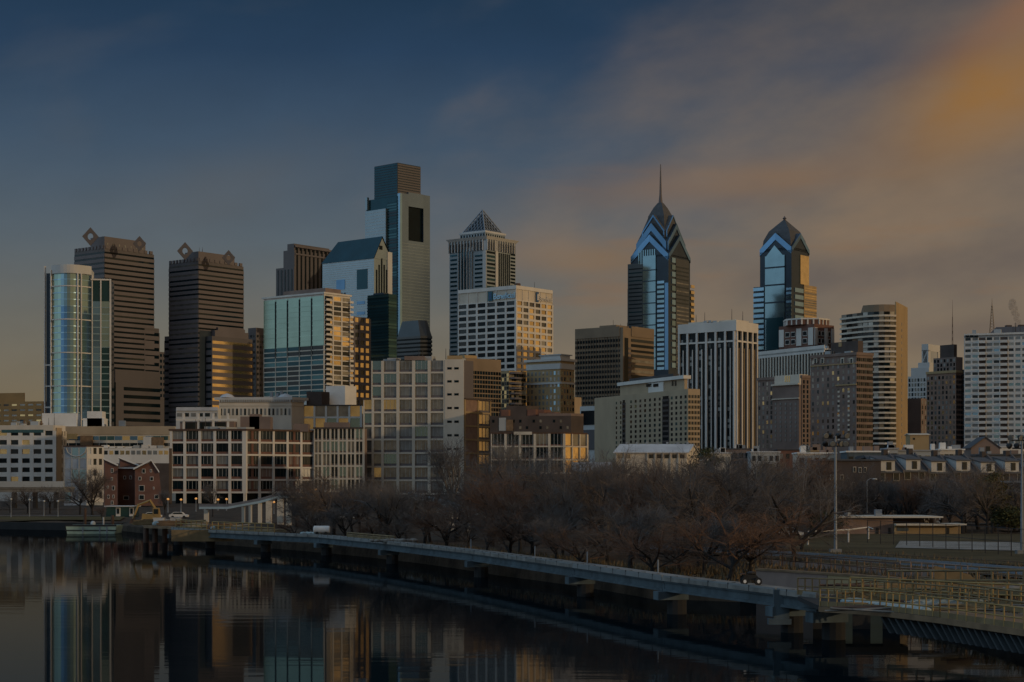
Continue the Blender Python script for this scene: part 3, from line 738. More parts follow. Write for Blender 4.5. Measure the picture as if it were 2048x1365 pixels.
# bank office slab with sign
def bank():
    b = Bld('office_tower', 'white gridded office slab with dark windows and a rooftop bank sign', 'tower', 917, 1032, 1104, 1100)
    zt = b.z(573); b.body('cream_stone', zt)
    zg = b.z(602); z0 = b.z(880); nr = 22
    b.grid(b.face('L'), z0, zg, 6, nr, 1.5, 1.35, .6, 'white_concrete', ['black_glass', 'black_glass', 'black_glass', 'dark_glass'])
    b.grid(b.face('R'), z0, zg, 6, nr, 1.2, 1.35, .6, 'white_concrete', ['gold_reflection_glass', 'gold_reflection_glass', 'shade_glass'])
    p = b.mb('parapet', 'white_concrete')
    for f in ('L', 'R'):
        p0, p1 = b.face(f); dv = (p1 - p0).normalized(); Lg = (p1 - p0).length
        p.fbox(p0, dv, 0, Lg + (.6 if f == 'L' else 0), 0, .6, zt - 1.6, zt + .6); p.fbox(p0, dv, 0, Lg + (.6 if f == 'L' else 0), 0, .55, zg, zg + .5)
        for k in range(7): b.mb('band_rib', 'white_concrete').fbox(p0, dv, Lg * k / 6.02, Lg * k / 6.02 + .35, 0, .35, zg + .5, zt - 1.6)
        b.mb('roof_shadow_gap', 'black_glass').fbox(p0, dv, 0, Lg, 0, .2, zg - .02, zg) if False else None
        fr0, fr1 = (.53, .61) if f == 'L' else (.53, .60)
        mb = MB(); mb.fbox(p0, dv, Lg * fr0, Lg * fr1, .4, .8, zg + .9, zt - 1.9); mb.build('sign_emblem', 'teal_sign' if f == 'L' else 'blue_sign', b.root)
        mb = MB(); mb.fbox(p0, dv, Lg * (fr0 + .025), Lg * (fr0 + .06), .8, .95, zg + 2, zt - 3); mb.build('sign_emblem', 'blue_sign' if f == 'L' else 'white_paint', b.root)
        cu = bpy.data.curves.new('sign', 'FONT'); cu.body = 'Beneficial'; cu.size = 7.2; cu.extrude = .15; cu.space_character = .92
        tmp = bpy.data.objects.new('sign', cu); dg = bpy.context.evaluated_depsgraph_get(); COL.objects.link(tmp); dg.update()
        me = bpy.data.meshes.new_from_object(tmp.evaluated_get(dg)); bpy.data.objects.remove(tmp)
        xs = [v.co.x for v in me.vertices]; sc = Lg * .36 / (max(xs) - min(xs)); n = Vector((dv.y, -dv.x))
        for v in me.vertices:
            u, zz, w = v.co.x * sc + Lg * (fr1 + .012), v.co.y * min(sc, .95), v.co.z
            q = p0 + dv * u + n * (w + .8); v.co = (q.x - b.C.x, q.y - b.C.y, zg + 1.9 + zz - b.zb)
        o = bpy.data.objects.new('sign_lettering', me); COL.objects.link(o); me.materials.append(MT['white_paint' if f == 'R' else 'lightblue_glass']); o.parent = b.root
    mb = MB(); c = b.pt(4, b.tr * .18); mb.tube([(c.x, c.y, zt), (c.x, c.y, zt + 2.6)], [2.2, 1.8], 8); mb.build('roof_tank', 'rust_metal', b.root); roofbits(b, 6, b.sl - 6, 4, b.tr - 4, zt, 7, .8, 2.4); masts(b, 6, b.sl - 6, 4, b.tr - 4, zt, 3)
    b.done()
bank()

# beige residential slabs behind the loft building
b = Bld('apartment_block', 'tan apartment block with small square windows rising behind the loft building', 'building', 915, 932, 1002, 860, a=42)
b.body('gold_brown', b.z(716)); b.block('penthouse', 'tan_stone', 1, b.sl, 0, b.tr * .35, b.z(716) + .01, b.z(710))
b.punched(b.face('R'), b.z(850), b.z(740), 13, 12, 1.4, 1.6, ['black_glass', 'dark_glass']); b.done()
b = Bld('apartment_block', 'gold lit tan apartment block with dark curved balconies at its corner', 'building', 985, 1018, 1052, 900, a=42)
b.body('tan_stone', b.z(742))
b.punched(b.face('L'), b.z(850), b.z(746), 7, 12, 1.5, 1.7, ['gold_reflection_glass', 'dark_glass', 'black_glass'])
b.punched(b.face('R'), b.z(850), b.z(746), 7, 12, 1.5, 1.7, ['black_glass', 'shade_glass'])
for r in range(10):
    mb = MB(); c = b.pt(0, b.tr * .35); zz = b.z(840) + r * 2.55
    mb.tube([(c.x, c.y, zz), (c.x, c.y, zz + .9)], 3.6, 12); mb.build('balcony', 'brown_granite', b.root)
b.done()

# beige hotel
b = Bld('hotel', 'beige stone hotel with a pale cornice and small penthouse', 'building', 1053, 1121, 1149, 900)
b.body('tan_stone', b.z(722)); zt = b.z(722)
b.mb('cornice', 'pale_stone').prism([tuple(b.pt(-1, -1)), tuple(b.pt(-1, b.tr + 1)), tuple(b.pt(b.sl + 1, b.tr + 1)), tuple(b.pt(b.sl + 1, -1))], zt, zt + 1.2)
for f in ('L', 'R'):
    p0, p1 = b.face(f); dv = (p1 - p0).normalized(); Lg = (p1 - p0).length
    b.mb('stone_band', 'pale_stone').fbox(p0, dv, 0, Lg, 0, .5, b.z(768), b.z(764)); b.mb('stone_band', 'pale_stone').fbox(p0, dv, 0, Lg, 0, .4, b.z(738), b.z(727))
b.block('penthouse', 'pale_stone', b.sl * .05, b.sl * .62, b.tr * .1, b.tr * .8, zt + 1.2, b.z(710)); b.block('penthouse_roof', 'grey_stone', 0, b.sl * .66, b.tr * .05, b.tr * .85, b.z(710), b.z(708))
b.punched(b.face('L'), b.z(836), b.z(740), 9, 8, 1.15, 1.9, ['blind_glass', 'blind_glass', 'lightblue_glass', 'shade_glass'], skip=lambda c, r: c % 3 == 2 and r % 5 == 4)
b.punched(b.face('R'), b.z(836), b.z(740), 5, 8, 1.15, 1.9, ['shade_glass', 'gold_reflection_glass', 'dark_glass'])
b.block('rear_wing', 'beige_stone', 8, b.sl, b.tr - .5, b.t_at(1163, 8), b.zb - 1, b.z(790)); b.done()

# brown banded tower
b = Bld('office_tower', 'brown horizontally banded office tower left of the spired skyscraper', 'tower', 1150, 1246, 1308, 1050, a=52)
zt = b.z(655); b.body('gold_brown', zt)
for f, x0, x1 in (('L', 1151, 1240), ('R', 1262, 1307)):
    b_panel(b, f, x0, x1, 656, 676, 'gold_brown', 'attic', .5)
    b_each(b, f, x0, x1, 676, 870, 19, .55, ['dark_glass', 'black_glass', 'shade_glass'] if f == 'R' else ['black_glass', 'dark_glass'], 'window_band', .25)
    b_panel(b, f, x0, x1, 700, 702, 'gold_brown', 'attic', .3)
b_cols(b, 'L', 1152, 1240, 676, 880, 16, .12, 'gold_brown', 'mullion', .5)
b_panel(b, 'R', 1249, 1256, 676, 880, 'black_glass', 'recess', .2); b_each(b, 'R', 1256, 1262, 690, 870, 19, .4, 'brown_granite', 'recess_band', .3)
b.block('penthouse', 'gold_brown', b.s_at(1226), b.s_at(1193), 3, b.tr * .5, zt, b.z(648)); roofbits(b, 2, b.sl * .45, 2, b.tr - 4, zt, 6, .8, 2.5); masts(b, 3, b.sl * .8, 3, b.tr - 3, zt, 4); b.done()

# ------------------------------------------------------------------ the two towers with gabled blue crowns
def liberty(name, label, pl, pc, pr, bl, br, Y, ysh, yb, tiers, top, spire, finial, a):
    b = Bld(name, label, 'skyscraper', pl, pc, pr, Y, a=a)
    zs = b.z(ysh); b.body('navy_panel', zs)
    b.block('lower_shaft', 'slate_panel', .8, b.s_at(bl, .8), .8, b.t_at(br, .8), b.zb - 1, b.z(yb))
    cs, ct, W1, W2 = b.sl / 2, b.tr / 2, b.sl / 2, b.tr / 2
    for k, (w, e, ye, yr, bw) in enumerate(tiers):
        ez, rz = b.z(ye), b.z(yr); z0 = zs if k == 0 else b.z(tiers[k - 1][2]) 
        b_gable(b, 'crown_gable', 'navy_panel' if k < 2 else 'slate_roof', 'T', cs, ct, W1 * w, W2 * e, z0, ez, rz, 'blue_glass' if bw else None, bw or 1)
        b_gable(b, 'crown_gable', 'navy_panel' if k < 2 else 'slate_roof', 'S', cs, ct, W2 * w, W1 * e, z0, ez, rz, 'blue_glass' if bw else None, (bw or 1) * .7)
    c = b.pt(cs, ct)
    def sq(k): return [tuple(b.pt(cs - W1 * k, ct - W2 * k)), tuple(b.pt(cs - W1 * k, ct + W2 * k)), tuple(b.pt(cs + W1 * k, ct + W2 * k)), tuple(b.pt(cs + W1 * k, ct - W2 * k))]
    mb = b.mb('crown_cap', 'slate_roof')
    for (k0, y0), (k1, y1) in zip(top[:-1], top[1:]): mb.prism(sq(k0), b.z(y0), b.z(y1), sq(k1))
    if spire:
        m2 = MB(); m2.tube([(c.x, c.y, b.z(y)) for y, r in spire], [r for y, r in spire], 8); m2.build('spire', 'umber_granite', b.root)
    if finial:
        m2 = MB(); m2.tube([(c.x, c.y, b.z(y)) for y, r in finial], [r for y, r in finial], 8); m2.build('finial', 'umber_granite', b.root)
    return b
b = liberty('glass_skyscraper', 'blue glass skyscraper with stacked gables and a tall needle spire', 1262, 1337, 1380, 1255, 1388, 1480, 512, 572,
            [(1.0, 1.0, 508, 466, 4.2), (.80, .84, 482, 442, 4.2), (.60, .66, 458, 424, 1.2)],
            [(.50, 452), (.42, 425), (.24, 407), (.10, 397)], [(404, 2.6), (394, 1.6), (380, 1.0), (350, .7), (318, .3)], None, 55)
b_panel(b, 'L', 1287, 1312, 512, 740, 'mirror_glass', 'glass_bay', .8)
b_cols(b, 'L', 1276, 1312, 500, 528, 8, .5, 'mirror_glass', 'glass_bay', .6)
for k in range(9): b_panel(b, 'L', 1286, 1313, 540 + k * 22, 542 + k * 22, 'navy_panel', 'bay_divider', 1.1)
b_each(b, 'L', 1315, 1329, 558, 740, 19, .55, ['mirror_glass', 'lightblue_glass'], 'window_band', .6)
b_panel(b, 'L', 1330, 1336.8, 566, 740, 'blue_glass', 'corner_glass', .4)
b_each(b, 'R', 1343, 1350, 512, 736, 16, .7, ['lightblue_glass', 'mirror_glass'], 'window_band', .6)
b_panel(b, 'R', 1351, 1377, 520, 740, 'slate_panel', 'side_wall', .5); b_each(b, 'R', 1381, 1388, 565, 730, 14, .5, 'gold_reflection_glass', 'window_band', .6)
b_panel(b, 'L', 1256, 1286, 528, 740, 'slate_panel', 'side_wall', .5)
b_each(b, 'L', 1258, 1285, 532, 736, 26, .3, ['dark_glass', 'dark_teal_glass'], 'window_band', .6); b_each(b, 'R', 1352, 1376, 530, 736, 26, .35, ['shade_glass', 'dark_glass'], 'window_band', .65)
b.done()
b = liberty('glass_skyscraper', 'shorter blue glass skyscraper with one blue gable and a pointed slate cap', 1520, 1583, 1618, 1507, 1633, 1580, 500, 569,
            [(1.0, 1.0, 494, 463, 4.6)], [(.92, 498), (.86, 476), (.64, 457), (.03, 432)], None, [(436, .8), (432, 1.0), (430, 1.9), (428, 1.0), (425, .2)], 52)
b_panel(b, 'L', 1531, 1570, 512, 700, 'mirror_glass', 'glass_bay', .9)
b_gable(b, 'glass_bay', 'mirror_glass', 'T', b.sl / 2 + 1.0, b.tr / 2, b.sl * .30, b.tr / 2 + .5, b.z(515), b.z(512), b.z(488))
for y in (534, 569, 604, 636): b_panel(b, 'L', 1531, 1570, y, y + 3, 'navy_panel', 'bay_divider', 1.3)
b_panel(b, 'L', 1534, 1568, 636, 700, 'dark_teal_glass', 'glass_bay', 1.4)
b_each(b, 'L', 1508, 1529, 572, 700, 12, .6, ['lightblue_glass', 'lightblue_glass', 'mirror_glass'], 'window_band', 1.4)
b_each(b, 'L', 1573, 1583, 572, 640, 8, .55, ['lightblue_glass', 'mirror_glass'], 'window_band', .5)
b_each(b, 'R', 1589, 1606, 572, 640, 5, .62, ['lightblue_glass'], 'window_band', .6); b_panel(b, 'R', 1607, 1632, 572, 700, 'tan_stone', 'side_wall', .6)
b_panel(b, 'R', 1600, 1617, 512, 570, 'gold_reflection_glass', 'glass_bay', .6); b_each(b, 'R', 1608, 1632, 575, 640, 14, .4, ['gold_reflection_glass', 'shade_glass'], 'window_band', .75)
b.done()

# white striped tower
def striped():
    b = Bld('office_tower', 'white tower with tall vertical stone piers and dark glass between', 'tower', 1358, 1471, 1513, 850)
    zt = b.z(645); b.body('black_glass', zt - 4); z0 = b.zb; zc = zt - 4
    for f, n in (('L', 6), ('R', 4)):
        p0, p1 = b.face(f); dv = (p1 - p0).normalized(); Lg = (p1 - p0).length
        w = b.mb('pier', 'white_paint')
        for k in range(n + 1):
            wide = k in (0, n); ww = .9 if wide else .55; u = Lg * k / n
            w.fbox(p0, dv, max(0, u - ww), min(Lg, u + ww), 0, .9, z0, zc, skip=(4,))
            if k < n: b.mb('thin_pier', 'white_concrete' if f == 'L' else 'tan_stone').fbox(p0, dv, u + Lg / n * .5 - .22, u + Lg / n * .5 + .22, 0, .5, z0, zc - 8, skip=(4,))
        c = b.mb('cornice', 'white_concrete'); c.fbox(p0, dv, 0, Lg + (1 if f == 'L' else 0), 0, 1.0, zc, zt + .5); c.fbox(p0, dv, 0, Lg, 0, .7, zc - 5.2, zc - 4.4)
        for k in range(n):
            u0, u1 = Lg * k / n + .9, Lg * (k + 1) / n - .9
            for r in range(28):
                zz = z0 + 2 + r * 2.75
                mb = MB(); mb.fbox(p0, dv, u0, (u0 + u1) / 2 - .3, 0, .06, zz, zz + 1.7, skip=(4,)); b.addwin('window', mb, random.choice(['dark_glass', 'black_glass', 'blind_glass' if f == 'L' else 'gold_reflection_glass']), -1 - r * .01)
    b.block('roof', 'white_concrete', -.8, b.sl, -.8, b.tr, zc + .01, zt); b.block('penthouse', 'cream_stone', b.sl * .1, b.sl * .95, b.tr * .3, b.tr * .9, zt + .5, b.z(637)); roofbits(b, 1, b.sl * .7, 1, b.tr * .3, zt, 5, .8, 2.2); masts(b, 3, b.sl - 3, b.tr * .4, b.tr * .8, b.z(637), 4); b.done()
striped()

# beige hotel block with blank end
def beige():
    b = Bld('apartment_block', 'sand coloured block with a blank left wall, dark recesses and white rooftop storey', 'building', 1189, 1376, 1400, 700, a=24)
    zt = b.z(778); b.body('beige_stone', zt)
    f = b.face('L')
    mats = ['black_glass', 'dark_glass', 'dark_glass', 'black_glass', 'teal_glass']
    def blank(c, r): return c < 4 or c in (10, 11)
    p0, p1 = f; dv = (p1 - p0).normalized(); Lg = (p1 - p0).length
    us = [Lg * (px - 1189) / (1376 - 1189) for px in (1232, 1250, 1262, 1328, 1342, 1376)]
    b.punched(f, b.z(905), b.z(788), 2, 11, 1.1, 1.15, mats, u0=us[0], u1=us[1], sillm=None)
    b.punched(f, b.z(905), b.z(788), 7, 11, 1.5, 1.15, mats, u0=us[2], u1=us[3])
    b.punched(f, b.z(905), b.z(788), 4, 11, 1.5, 1.15, mats, u0=us[4], u1=us[5])
    for u0, u1 in ((us[1] - .5, us[1] + 2.3), (us[3] + .2, us[4] - .2)):
        b.mb('recess', 'dark_brick').fbox(p0, dv, u0, u1, 0, .12, b.zb, zt - 3)
        for r in range(11):
            mb = MB(); mb.fbox(p0, dv, u0 + .5, u1 - .5, .12, .18, b.z(900) + r * 2.05, b.z(900) + r * 2.05 + 1.2); b.addwin('window', mb, 'black_glass', -.5)
    b.punched(b.face('R'), b.z(905), b.z(788), 4, 11, .95, 1.2, ['black_glass', 'dark_glass'])
    s0, s1 = b.s_at(1360), b.s_at(1232)
    b.block('upper_storey', 'beige_stone', s0, s1, 2, b.tr - 2, zt, b.z(756)); b.block('white_storey', 'white_concrete', b.s_at(1320), b.s_at(1290), 1.5, b.tr - 2, zt, b.z(757))
    for k in range(2):
        for j in range(2):
            b_panel(b, 'L', 1293 + k * 14, 1303 + k * 14, 759 + j * 9, 765 + j * 9, 'black_glass', 'attic_window', .2, off=1.5)
    b.block('white_roof', 'white_concrete', s0 - 1, s1 + 1, 1, b.tr - 1, b.z(756), b.z(749))
    b.block('dark_house', 'roof_tar', b.s_at(1358, 6), b.s_at(1270, 6), 6, b.tr - 2, b.z(749), b.z(742)); 
    for px in (1240, 1344): 
        for k in range(2): b_panel(b, 'L', px + k * 6, px + 3 + k * 6, 762, 772, 'dark_glass', 'attic_window', .2, off=2)
    b.done()
beige()

# brick penthouse building and white finned slab
def ornate():
    b = Bld('apartment_tower', 'brick tower top with arched white bays and octagonal crown', 'building', 1558, 1628, 1668, 980, a=42)
    zt = b.z(648); b.body('brick', zt)
    c = b.pt(b.sl / 2, b.tr / 2)
    for k in range(6):
        for f in ('L', 'R'):
            p0, p1 = b.face(f); dv = (p1 - p0).normalized(); Lg = (p1 - p0).length
            if k in (0, 3, 5): b.mb('white_bay', 'white_concrete').fbox(p0, dv, Lg * k / 6 + .3, Lg * (k + 1) / 6 - .3, 0, .5, b.z(690), b.z(655))
            else:
                for j in range(2): b.mb('white_frame', 'white_concrete').fbox(p0, dv, Lg * k / 6 + .5, Lg * (k + 1) / 6 - .5, 0, .3, b.z(686 - j * 15), b.z(676 - j * 15))
                for j in range(2):
                    mb = MB(); mb.fbox(p0, dv, Lg * k / 6 + .7, Lg * (k + 1) / 6 - .7, .3, .36, b.z(685 - j * 15), b.z(677 - j * 15)); b.addwin('window', mb, 'black_glass', -1)
    oc = [tuple(c + Vector((math.cos(k * math.pi / 4 + .39), math.sin(k * math.pi / 4 + .39))) * 12.5) for k in range(8)]
    b.mb('octagon_crown', 'brick').prism(oc, zt, b.z(638)); b.mb('crown_roof', 'white_concrete').prism([tuple(c + (Vector(p) - c) * 1.05) for p in oc], b.z(638), b.z(635))
    for k in range(8):
        A, B_ = Vector(oc[k]), Vector(oc[(k + 1) % 8]); d = (A - B_).normalized(); Lg = (A - B_).length
        for j in range(3): b.mb('crown_column', 'white_concrete').fbox(A, -d if False else (B_ - A).normalized(), Lg * j / 3, Lg * j / 3 + .8, 0, .5, zt, b.z(638))
    b.done()
ornate()
b = Bld('office_building', 'pale slab with close white vertical fins below the brick crowned tower', 'building', 1508, 1650, 1672, 930, a=30)
b.body('dark_glass', b.z(700)); b_panel(b, 'L', 1508, 1650, 698, 712, 'white_concrete', 'parapet', .5)
b_cols(b, 'L', 1512, 1650, 712, 800, 24, .4, 'cream_stone', 'fin', .6); b_cols(b, 'R', 1651, 1671, 712, 800, 4, .4, 'cream_stone', 'fin', .6)
b.block('roof_house', 'pale_stone', b.s_at(1645), b.s_at(1544), 3, b.tr - 3, b.z(700), b.z(691)); b.block('roof_slab', 'white_concrete', -.3, b.sl, -.5, b.tr, b.z(700), b.z(697)); b.done()

# brown brick apartment houses
def brickhouse(label, pl, pc, pr, yt, Y, m, nl, nr_, rows, y0, extra=None, a=38, ww=1.0, wh=1.5):
    b = Bld('apartment_house', label, 'building', pl, pc, pr, Y, a=a); zt = b.z(yt); b.body(m, zt)
    for f, n in (('L', nl), ('R', nr_)):
        if n: b.punched(b.face(f), b.z(y0), b.z(yt + 7), n, rows, ww, wh, ['shade_glass', 'blind_glass', 'dark_glass', 'blind_glass', 'shade_glass', 'shade_glass', 'gold_reflection_glass'] if f == 'L' else ['black_glass', 'dark_glass'])
        p0, p1 = b.face(f); dv = (p1 - p0).normalized(); Lg = (p1 - p0).length
        b.mb('cornice', 'tan_stone' if m != 'plum_brick' else 'plum_brick').fbox(p0, dv, 0, Lg + (.5 if f == 'L' else 0), 0, .5, zt - .9, zt + .3)
    if extra: extra(b, zt)
    return b
def x1(b, zt):
    b.block('centre_tower', 'plum_brick', b.s_at(1598, -1.5), b.s_at(1545, -1.5), -1.5, b.tr * .6, b.zb - 1, b.z(770))
    b.block('white_attic', 'cream_stone', b.s_at(1598, -1.5), b.s_at(1548, -1.5), -1.2, b.tr * .6, b.z(770), b.z(749))
    b_panel(b, 'L', 1545, 1599, 768, 771, 'cream_stone', 'cornice', 1.0, off=-1.5); b_panel(b, 'L', 1545, 1599, 797, 799, 'cream_stone', 'cornice', .6, off=-1.5)
    for k in range(3): b_panel(b, 'L', 1570 + k * 4, 1572 + k * 4, 752, 764, 'gold_reflection_glass', 'attic_window', .2, off=-1.2)
    for k in range(5):
        for j in range(9): b_panel(b, 'L', 1550 + k * 10, 1553 + k * 10, 806 + j * 9, 811 + j * 9, 'blind_glass', 'tower_window', .15, off=-1.5)
brickhouse('mottled brown brick house with a cream attic tower right of the striped tower', 1515, 1604, 1626, 752, 780, 'plum_brick', 11, 3, 14, 896, x1).done()
def x2(b, zt):
    b.block('roof_house', 'dark_brick', b.s_at(1716, 4), b.s_at(1662, 4), 4, b.tr - 3, zt, b.z(680)); roofbits(b, 1, b.sl - 3, 1, b.tr - 4, zt, 6, .8, 2.2); masts(b, 2, b.sl - 2, 2, b.tr - 2, zt, 3); b_panel(b, 'L', 1678, 1684, 686, 694, 'tan_stone', 'roof_emblem', .3, off=4)
    for px in (1628, 1642, 1682, 1700): b_panel(b, 'L', px, px + 7, 716, 727, 'cream_stone', 'arched_window', .25); b_panel(b, 'L', px + 1.5, px + 5.5, 718, 727, 'dark_glass', 'arched_window_glass', .3)
    for px in (1676, 1696):
        for j in range(11): b_panel(b, 'L', px, px + 4, 782 + j * 9.5, 786 + j * 9.5, 'cream_stone', 'window_head', .25)
    b_panel(b, 'L', 1672, 1714, 769, 771.5, 'tan_stone', 'stone_band', .5); b_panel(b, 'L', 1621, 1713, 729, 731, 'tan_stone', 'stone_band', .4)
brickhouse('dark brown brick apartment house with arched top windows beside curved balcony tower', 1621, 1713, 1746, 706, 740, 'plum_brick', 9, 8, 15, 895, x2).done()

# curved balcony tower
def balcony():
    b = Bld('apartment_tower', 'tall curved apartment tower wrapped in pale balcony bands', 'tower', 1683, 1790, 1814, 920, a=50)
    c = b.C; n = 10; pts = []
    X0, X1 = 1683, 1790
    for k in range(n + 1):
        u = k / n; px = X0 + (X1 - X0) * u; Yk = 938 - 20 * math.sin(u * math.pi * .62); pts.append((xat(px, Yk), Yk))
    zt = zat(610, 920)
    poly = pts + [(xat(1813, 950), 950), (xat(1800, 990), 990), (xat(1700, 990), 990)]
    b.mb('core', 'dark_glass').prism(poly, b.zb - 1, zat(628, 930))
    up = pts[4:] + [(xat(1790, 960), 960), (xat(1722, 960), 960)]
    b.mb('penthouse', 'gold_brown').prism(up, zat(628, 930), zt)
    z0 = zat(890, 925); nf = 26; h = (zat(626, 925) - z0) / nf
    for r in range(nf):
        mb = MB(); mb.strip(pts, 0, 1.2, z0 + r * h, z0 + r * h + .95)
        mb.build('balcony_band', 'cream_stone' if r % 9 else 'white_concrete', b.root)
        for k in range(n):
            q0, q1 = Vector(pts[k]), Vector(pts[k + 1]); dv = (q1 - q0); Lg = dv.length
            m = MB(); m.fbox(q0, dv / Lg, .2, Lg - .3, 0, .08, z0 + r * h + .95, z0 + r * h + h, skip=(4,)); b.addwin('window', m, random.choice(['dark_glass', 'black_glass', 'shade_glass']), -1)
    # plain right wall with a column of small windows
    q0, q1 = Vector(pts[-1]), Vector((xat(1813, 950), 950)); dv = q1 - q0; Lg = dv.length; dv /= Lg
    b.mb('side_wall', 'tan_stone').fbox(q0, dv, 0, Lg, 0, .6, b.zb - 1, zat(610, 935))
    for r in range(20): b.mb('side_window', 'shade_glass').fbox(q0, dv, Lg * .45, Lg * .45 + 1.2, .6, .7, z0 + r * h * 1.25, z0 + r * h * 1.25 + 1.6)
    mb = MB(); mb.bar((xat(1780, 940), 940, zt), (xat(1780, 940), 940, zt + 1.5), .2); mb.build('roof_mast', 'dark_metal', b.root); b.done()
balcony()

# pale art deco tower in the distance
b = Bld('office_tower', 'distant pale stepped stone tower with an open arched top', 'tower', 1816, 1858, 1884, 1400)
b.block('base', 'pale_stone', 0, b.sl, 0, b.tr, b.zb, b.z(752)); b.block('middle_tier', 'pale_stone', 0, b.s_at(1822), 0, b.tr, b.z(752), b.z(735)); b.block('upper_tier', 'pale_stone', 0, b.s_at(1835), 1, b.tr, b.z(735), b.z(725))
s1 = b.s_at(1841)
for s0_, t0_ in ((1, 1), (1, b.tr - 5), (s1 - 5, 1), (s1 - 5, b.tr - 5)): b.block('corner_pier', 'pale_stone', s0_, s0_ + 4.5, t0_, t0_ + 4.5, b.z(725), b.z(700))
b.block('belfry_core', 'grey_stone', 6, s1 - 6, 6, b.tr - 6, b.z(725), b.z(702)); b.block('top_slab', 'pale_stone', 1, s1 - .5, 1, b.tr - .5, b.z(702), b.z(688))
b.punched(b.face('L'), b.z(870), b.z(755), 7, 12, 1.6, 2.6, ['dark_glass', 'shade_glass']); b.done()
b = Bld('apartment_block', 'plain grey brown slab low in front of the distant pale tower', 'building', 1812, 1842, 1860, 1000)
b.body('plum_brick', b.z(797)); b.punched(b.face('R'), b.z(880), b.z(800), 3, 8, 1.4, 2.0, ['black_glass', 'blind_glass']); b.done()

# right brown brick tower
def x3(b, zt):
    b.block('water_house', 'dark_brick', b.s_at(1908, 2), b.s_at(1880, 2), 2, b.tr * .7, zt, b.z(688))
    b.block('upper_storeys', 'plum_brick', .3, b.s_at(1866, 0), .3, b.tr * .9, zt, b.z(714)); b.punched((b.pt(b.s_at(1866), .3), b.pt(.3, .3)), zt, b.z(716), 7, 3, 1.0, 1.4, ['blind_glass', 'dark_glass'])
    for r in range(16): b_panel(b, 'R', 1923, 1927, 740 + r * 9.5, 743 + r * 9.5, 'dark_metal', 'fire_escape', 1.0)
b = brickhouse('rust brown brick tower with a blocky roof house left of the white balcony slab', 1853, 1912, 1928, 742, 860, 'rust_brick', 8, 4, 14, 890, x3); b.done()

# white balcony apartment slab at the right edge
def slab():
    b = Bld('apartment_block', 'white gridded apartment slab with stacked balconies at the right edge', 'building', 1928, 2070, 2075, 760, a=70)
    zt = b.z(668); b.body('grey_stone', zt); z0 = b.z(905); nr = 20
    f = b.face('L'); p0, p1 = f; dv = (p1 - p0).normalized(); Lg = (p1 - p0).length; h = (zt - 1 - z0) / nr
    us = [Lg * (px - 1928) / 142 for px in (1929, 1958, 1972, 2001, 2016, 2070)]
    mats = ['blind_glass', 'blind_glass', 'dark_glass', 'shade_glass', 'lightblue_glass', 'mirror_glass']
    for a_, c_, n in ((us[0], us[1], 2), (us[2], us[3], 2), (us[4], us[5], 4)):
        b.grid(f, z0, zt - 1, n, nr, .7, 1.25, .4, 'white_concrete', mats, u0=a_, u1=c_, ext=False)
    for a_, c_ in ((us[1], us[2]), (us[3], us[4])):
        b.mb('recess', 'dark_brick').fbox(p0, dv, a_, c_, 0, .1, z0, zt - 1)
        for r in range(nr):
            mb = MB(); mb.fbox(p0, dv, a_ + .1, c_ - .1, .1, 1.5, z0 + r * h, z0 + r * h + 1.15); mb.build('balcony', 'white_concrete', b.root)
    for k in range(3): b_panel(b, 'L', 1931 + k * 9, 1938 + k * 9, 671, 675, 'black_glass', 'roof_opening', .6)
    roofbits(b, 2, b.sl - 4, 1, max(2, b.tr - 5), zt, 6, 1, 3); masts(b, 2, b.sl * .6, 1, 3, zt, 4); b.mb('coping', 'white_concrete').fbox(p0, dv, 0, Lg, -.4, .6, zt, zt + .8); b.done()
slab()
def mansard():
    b = Bld('mansard_block', 'dark mansard roofed block peering over the white balcony slab', 'building', 1976, 2060, 2072, 830, a=70)
    zt = b.z(668); b.body('dark_brick', zt)
    q = [tuple(b.pt(0, 0)), tuple(b.pt(0, b.tr)), tuple(b.pt(b.sl, b.tr)), tuple(b.pt(b.sl, 0))]
    q2 = [tuple(b.pt(0, 2)), tuple(b.pt(0, b.tr - 2)), tuple(b.pt(b.sl - 3.5, b.tr - 2)), tuple(b.pt(b.sl - 3.5, 2))]
    b.mb('mansard_roof', 'umber_granite').prism(q, zt, b.z(652), q2)
    for px in (2012, 2038): 
        mb = MB(); c = b.pt(b.s_at(px), 3); mb.prism([(c.x, c.y), (c.x + 2.5, c.y), (c.x + 2.5, c.y + 3), (c.x, c.y + 3)], b.z(652), b.z(648)); mb.build('chimney', 'dark_brick', b.root)
    b.done()
mansard()
def antenna(label, px, y0, y1, Y, r, m):
    x = xat(px, Y); z0, z1 = zat(y0, Y), zat(y1, Y); o = empty('lattice_mast', (x, Y, z0), label, 'antenna'); mb = MB(); K = 12
    for k in range(4):
        a = k * math.pi / 2 + .4
        mb.tube([(x + r * math.cos(a), Y + r * math.sin(a), z0), (x + r * .15 * math.cos(a), Y + r * .15 * math.sin(a), z0 + (z1 - z0) * .82)], .22, 4)
    for j in range(K):
        u0, u1 = j / K * .82, (j + 1) / K * .82
        for k in range(4):
            a, c = k * math.pi / 2 + .4, (k + 1) * math.pi / 2 + .4; r0, r1 = r * (1 - u0), r * (1 - u1)
            mb.bar((x + r0 * math.cos(a), Y + r0 * math.sin(a), z0 + (z1 - z0) * u0), (x + r1 * math.cos(c), Y + r1 * math.sin(c), z0 + (z1 - z0) * u1), .12)
    mb.build('lattice', m, o); m2 = MB(); m2.tube([(x, Y, z0 + (z1 - z0) * .8), (x, Y, z1)], [.35, .1], 5); m2.build('whip', m, o)
antenna('tall lattice mast rising behind the white balcony slab', 1984, 680, 597, 1600, 3.4, 'gold_brown')
antenna('thin distant mast between the art deco tower and the white slab', 1905, 790, 600, 2600, 2.2, 'rust_metal')
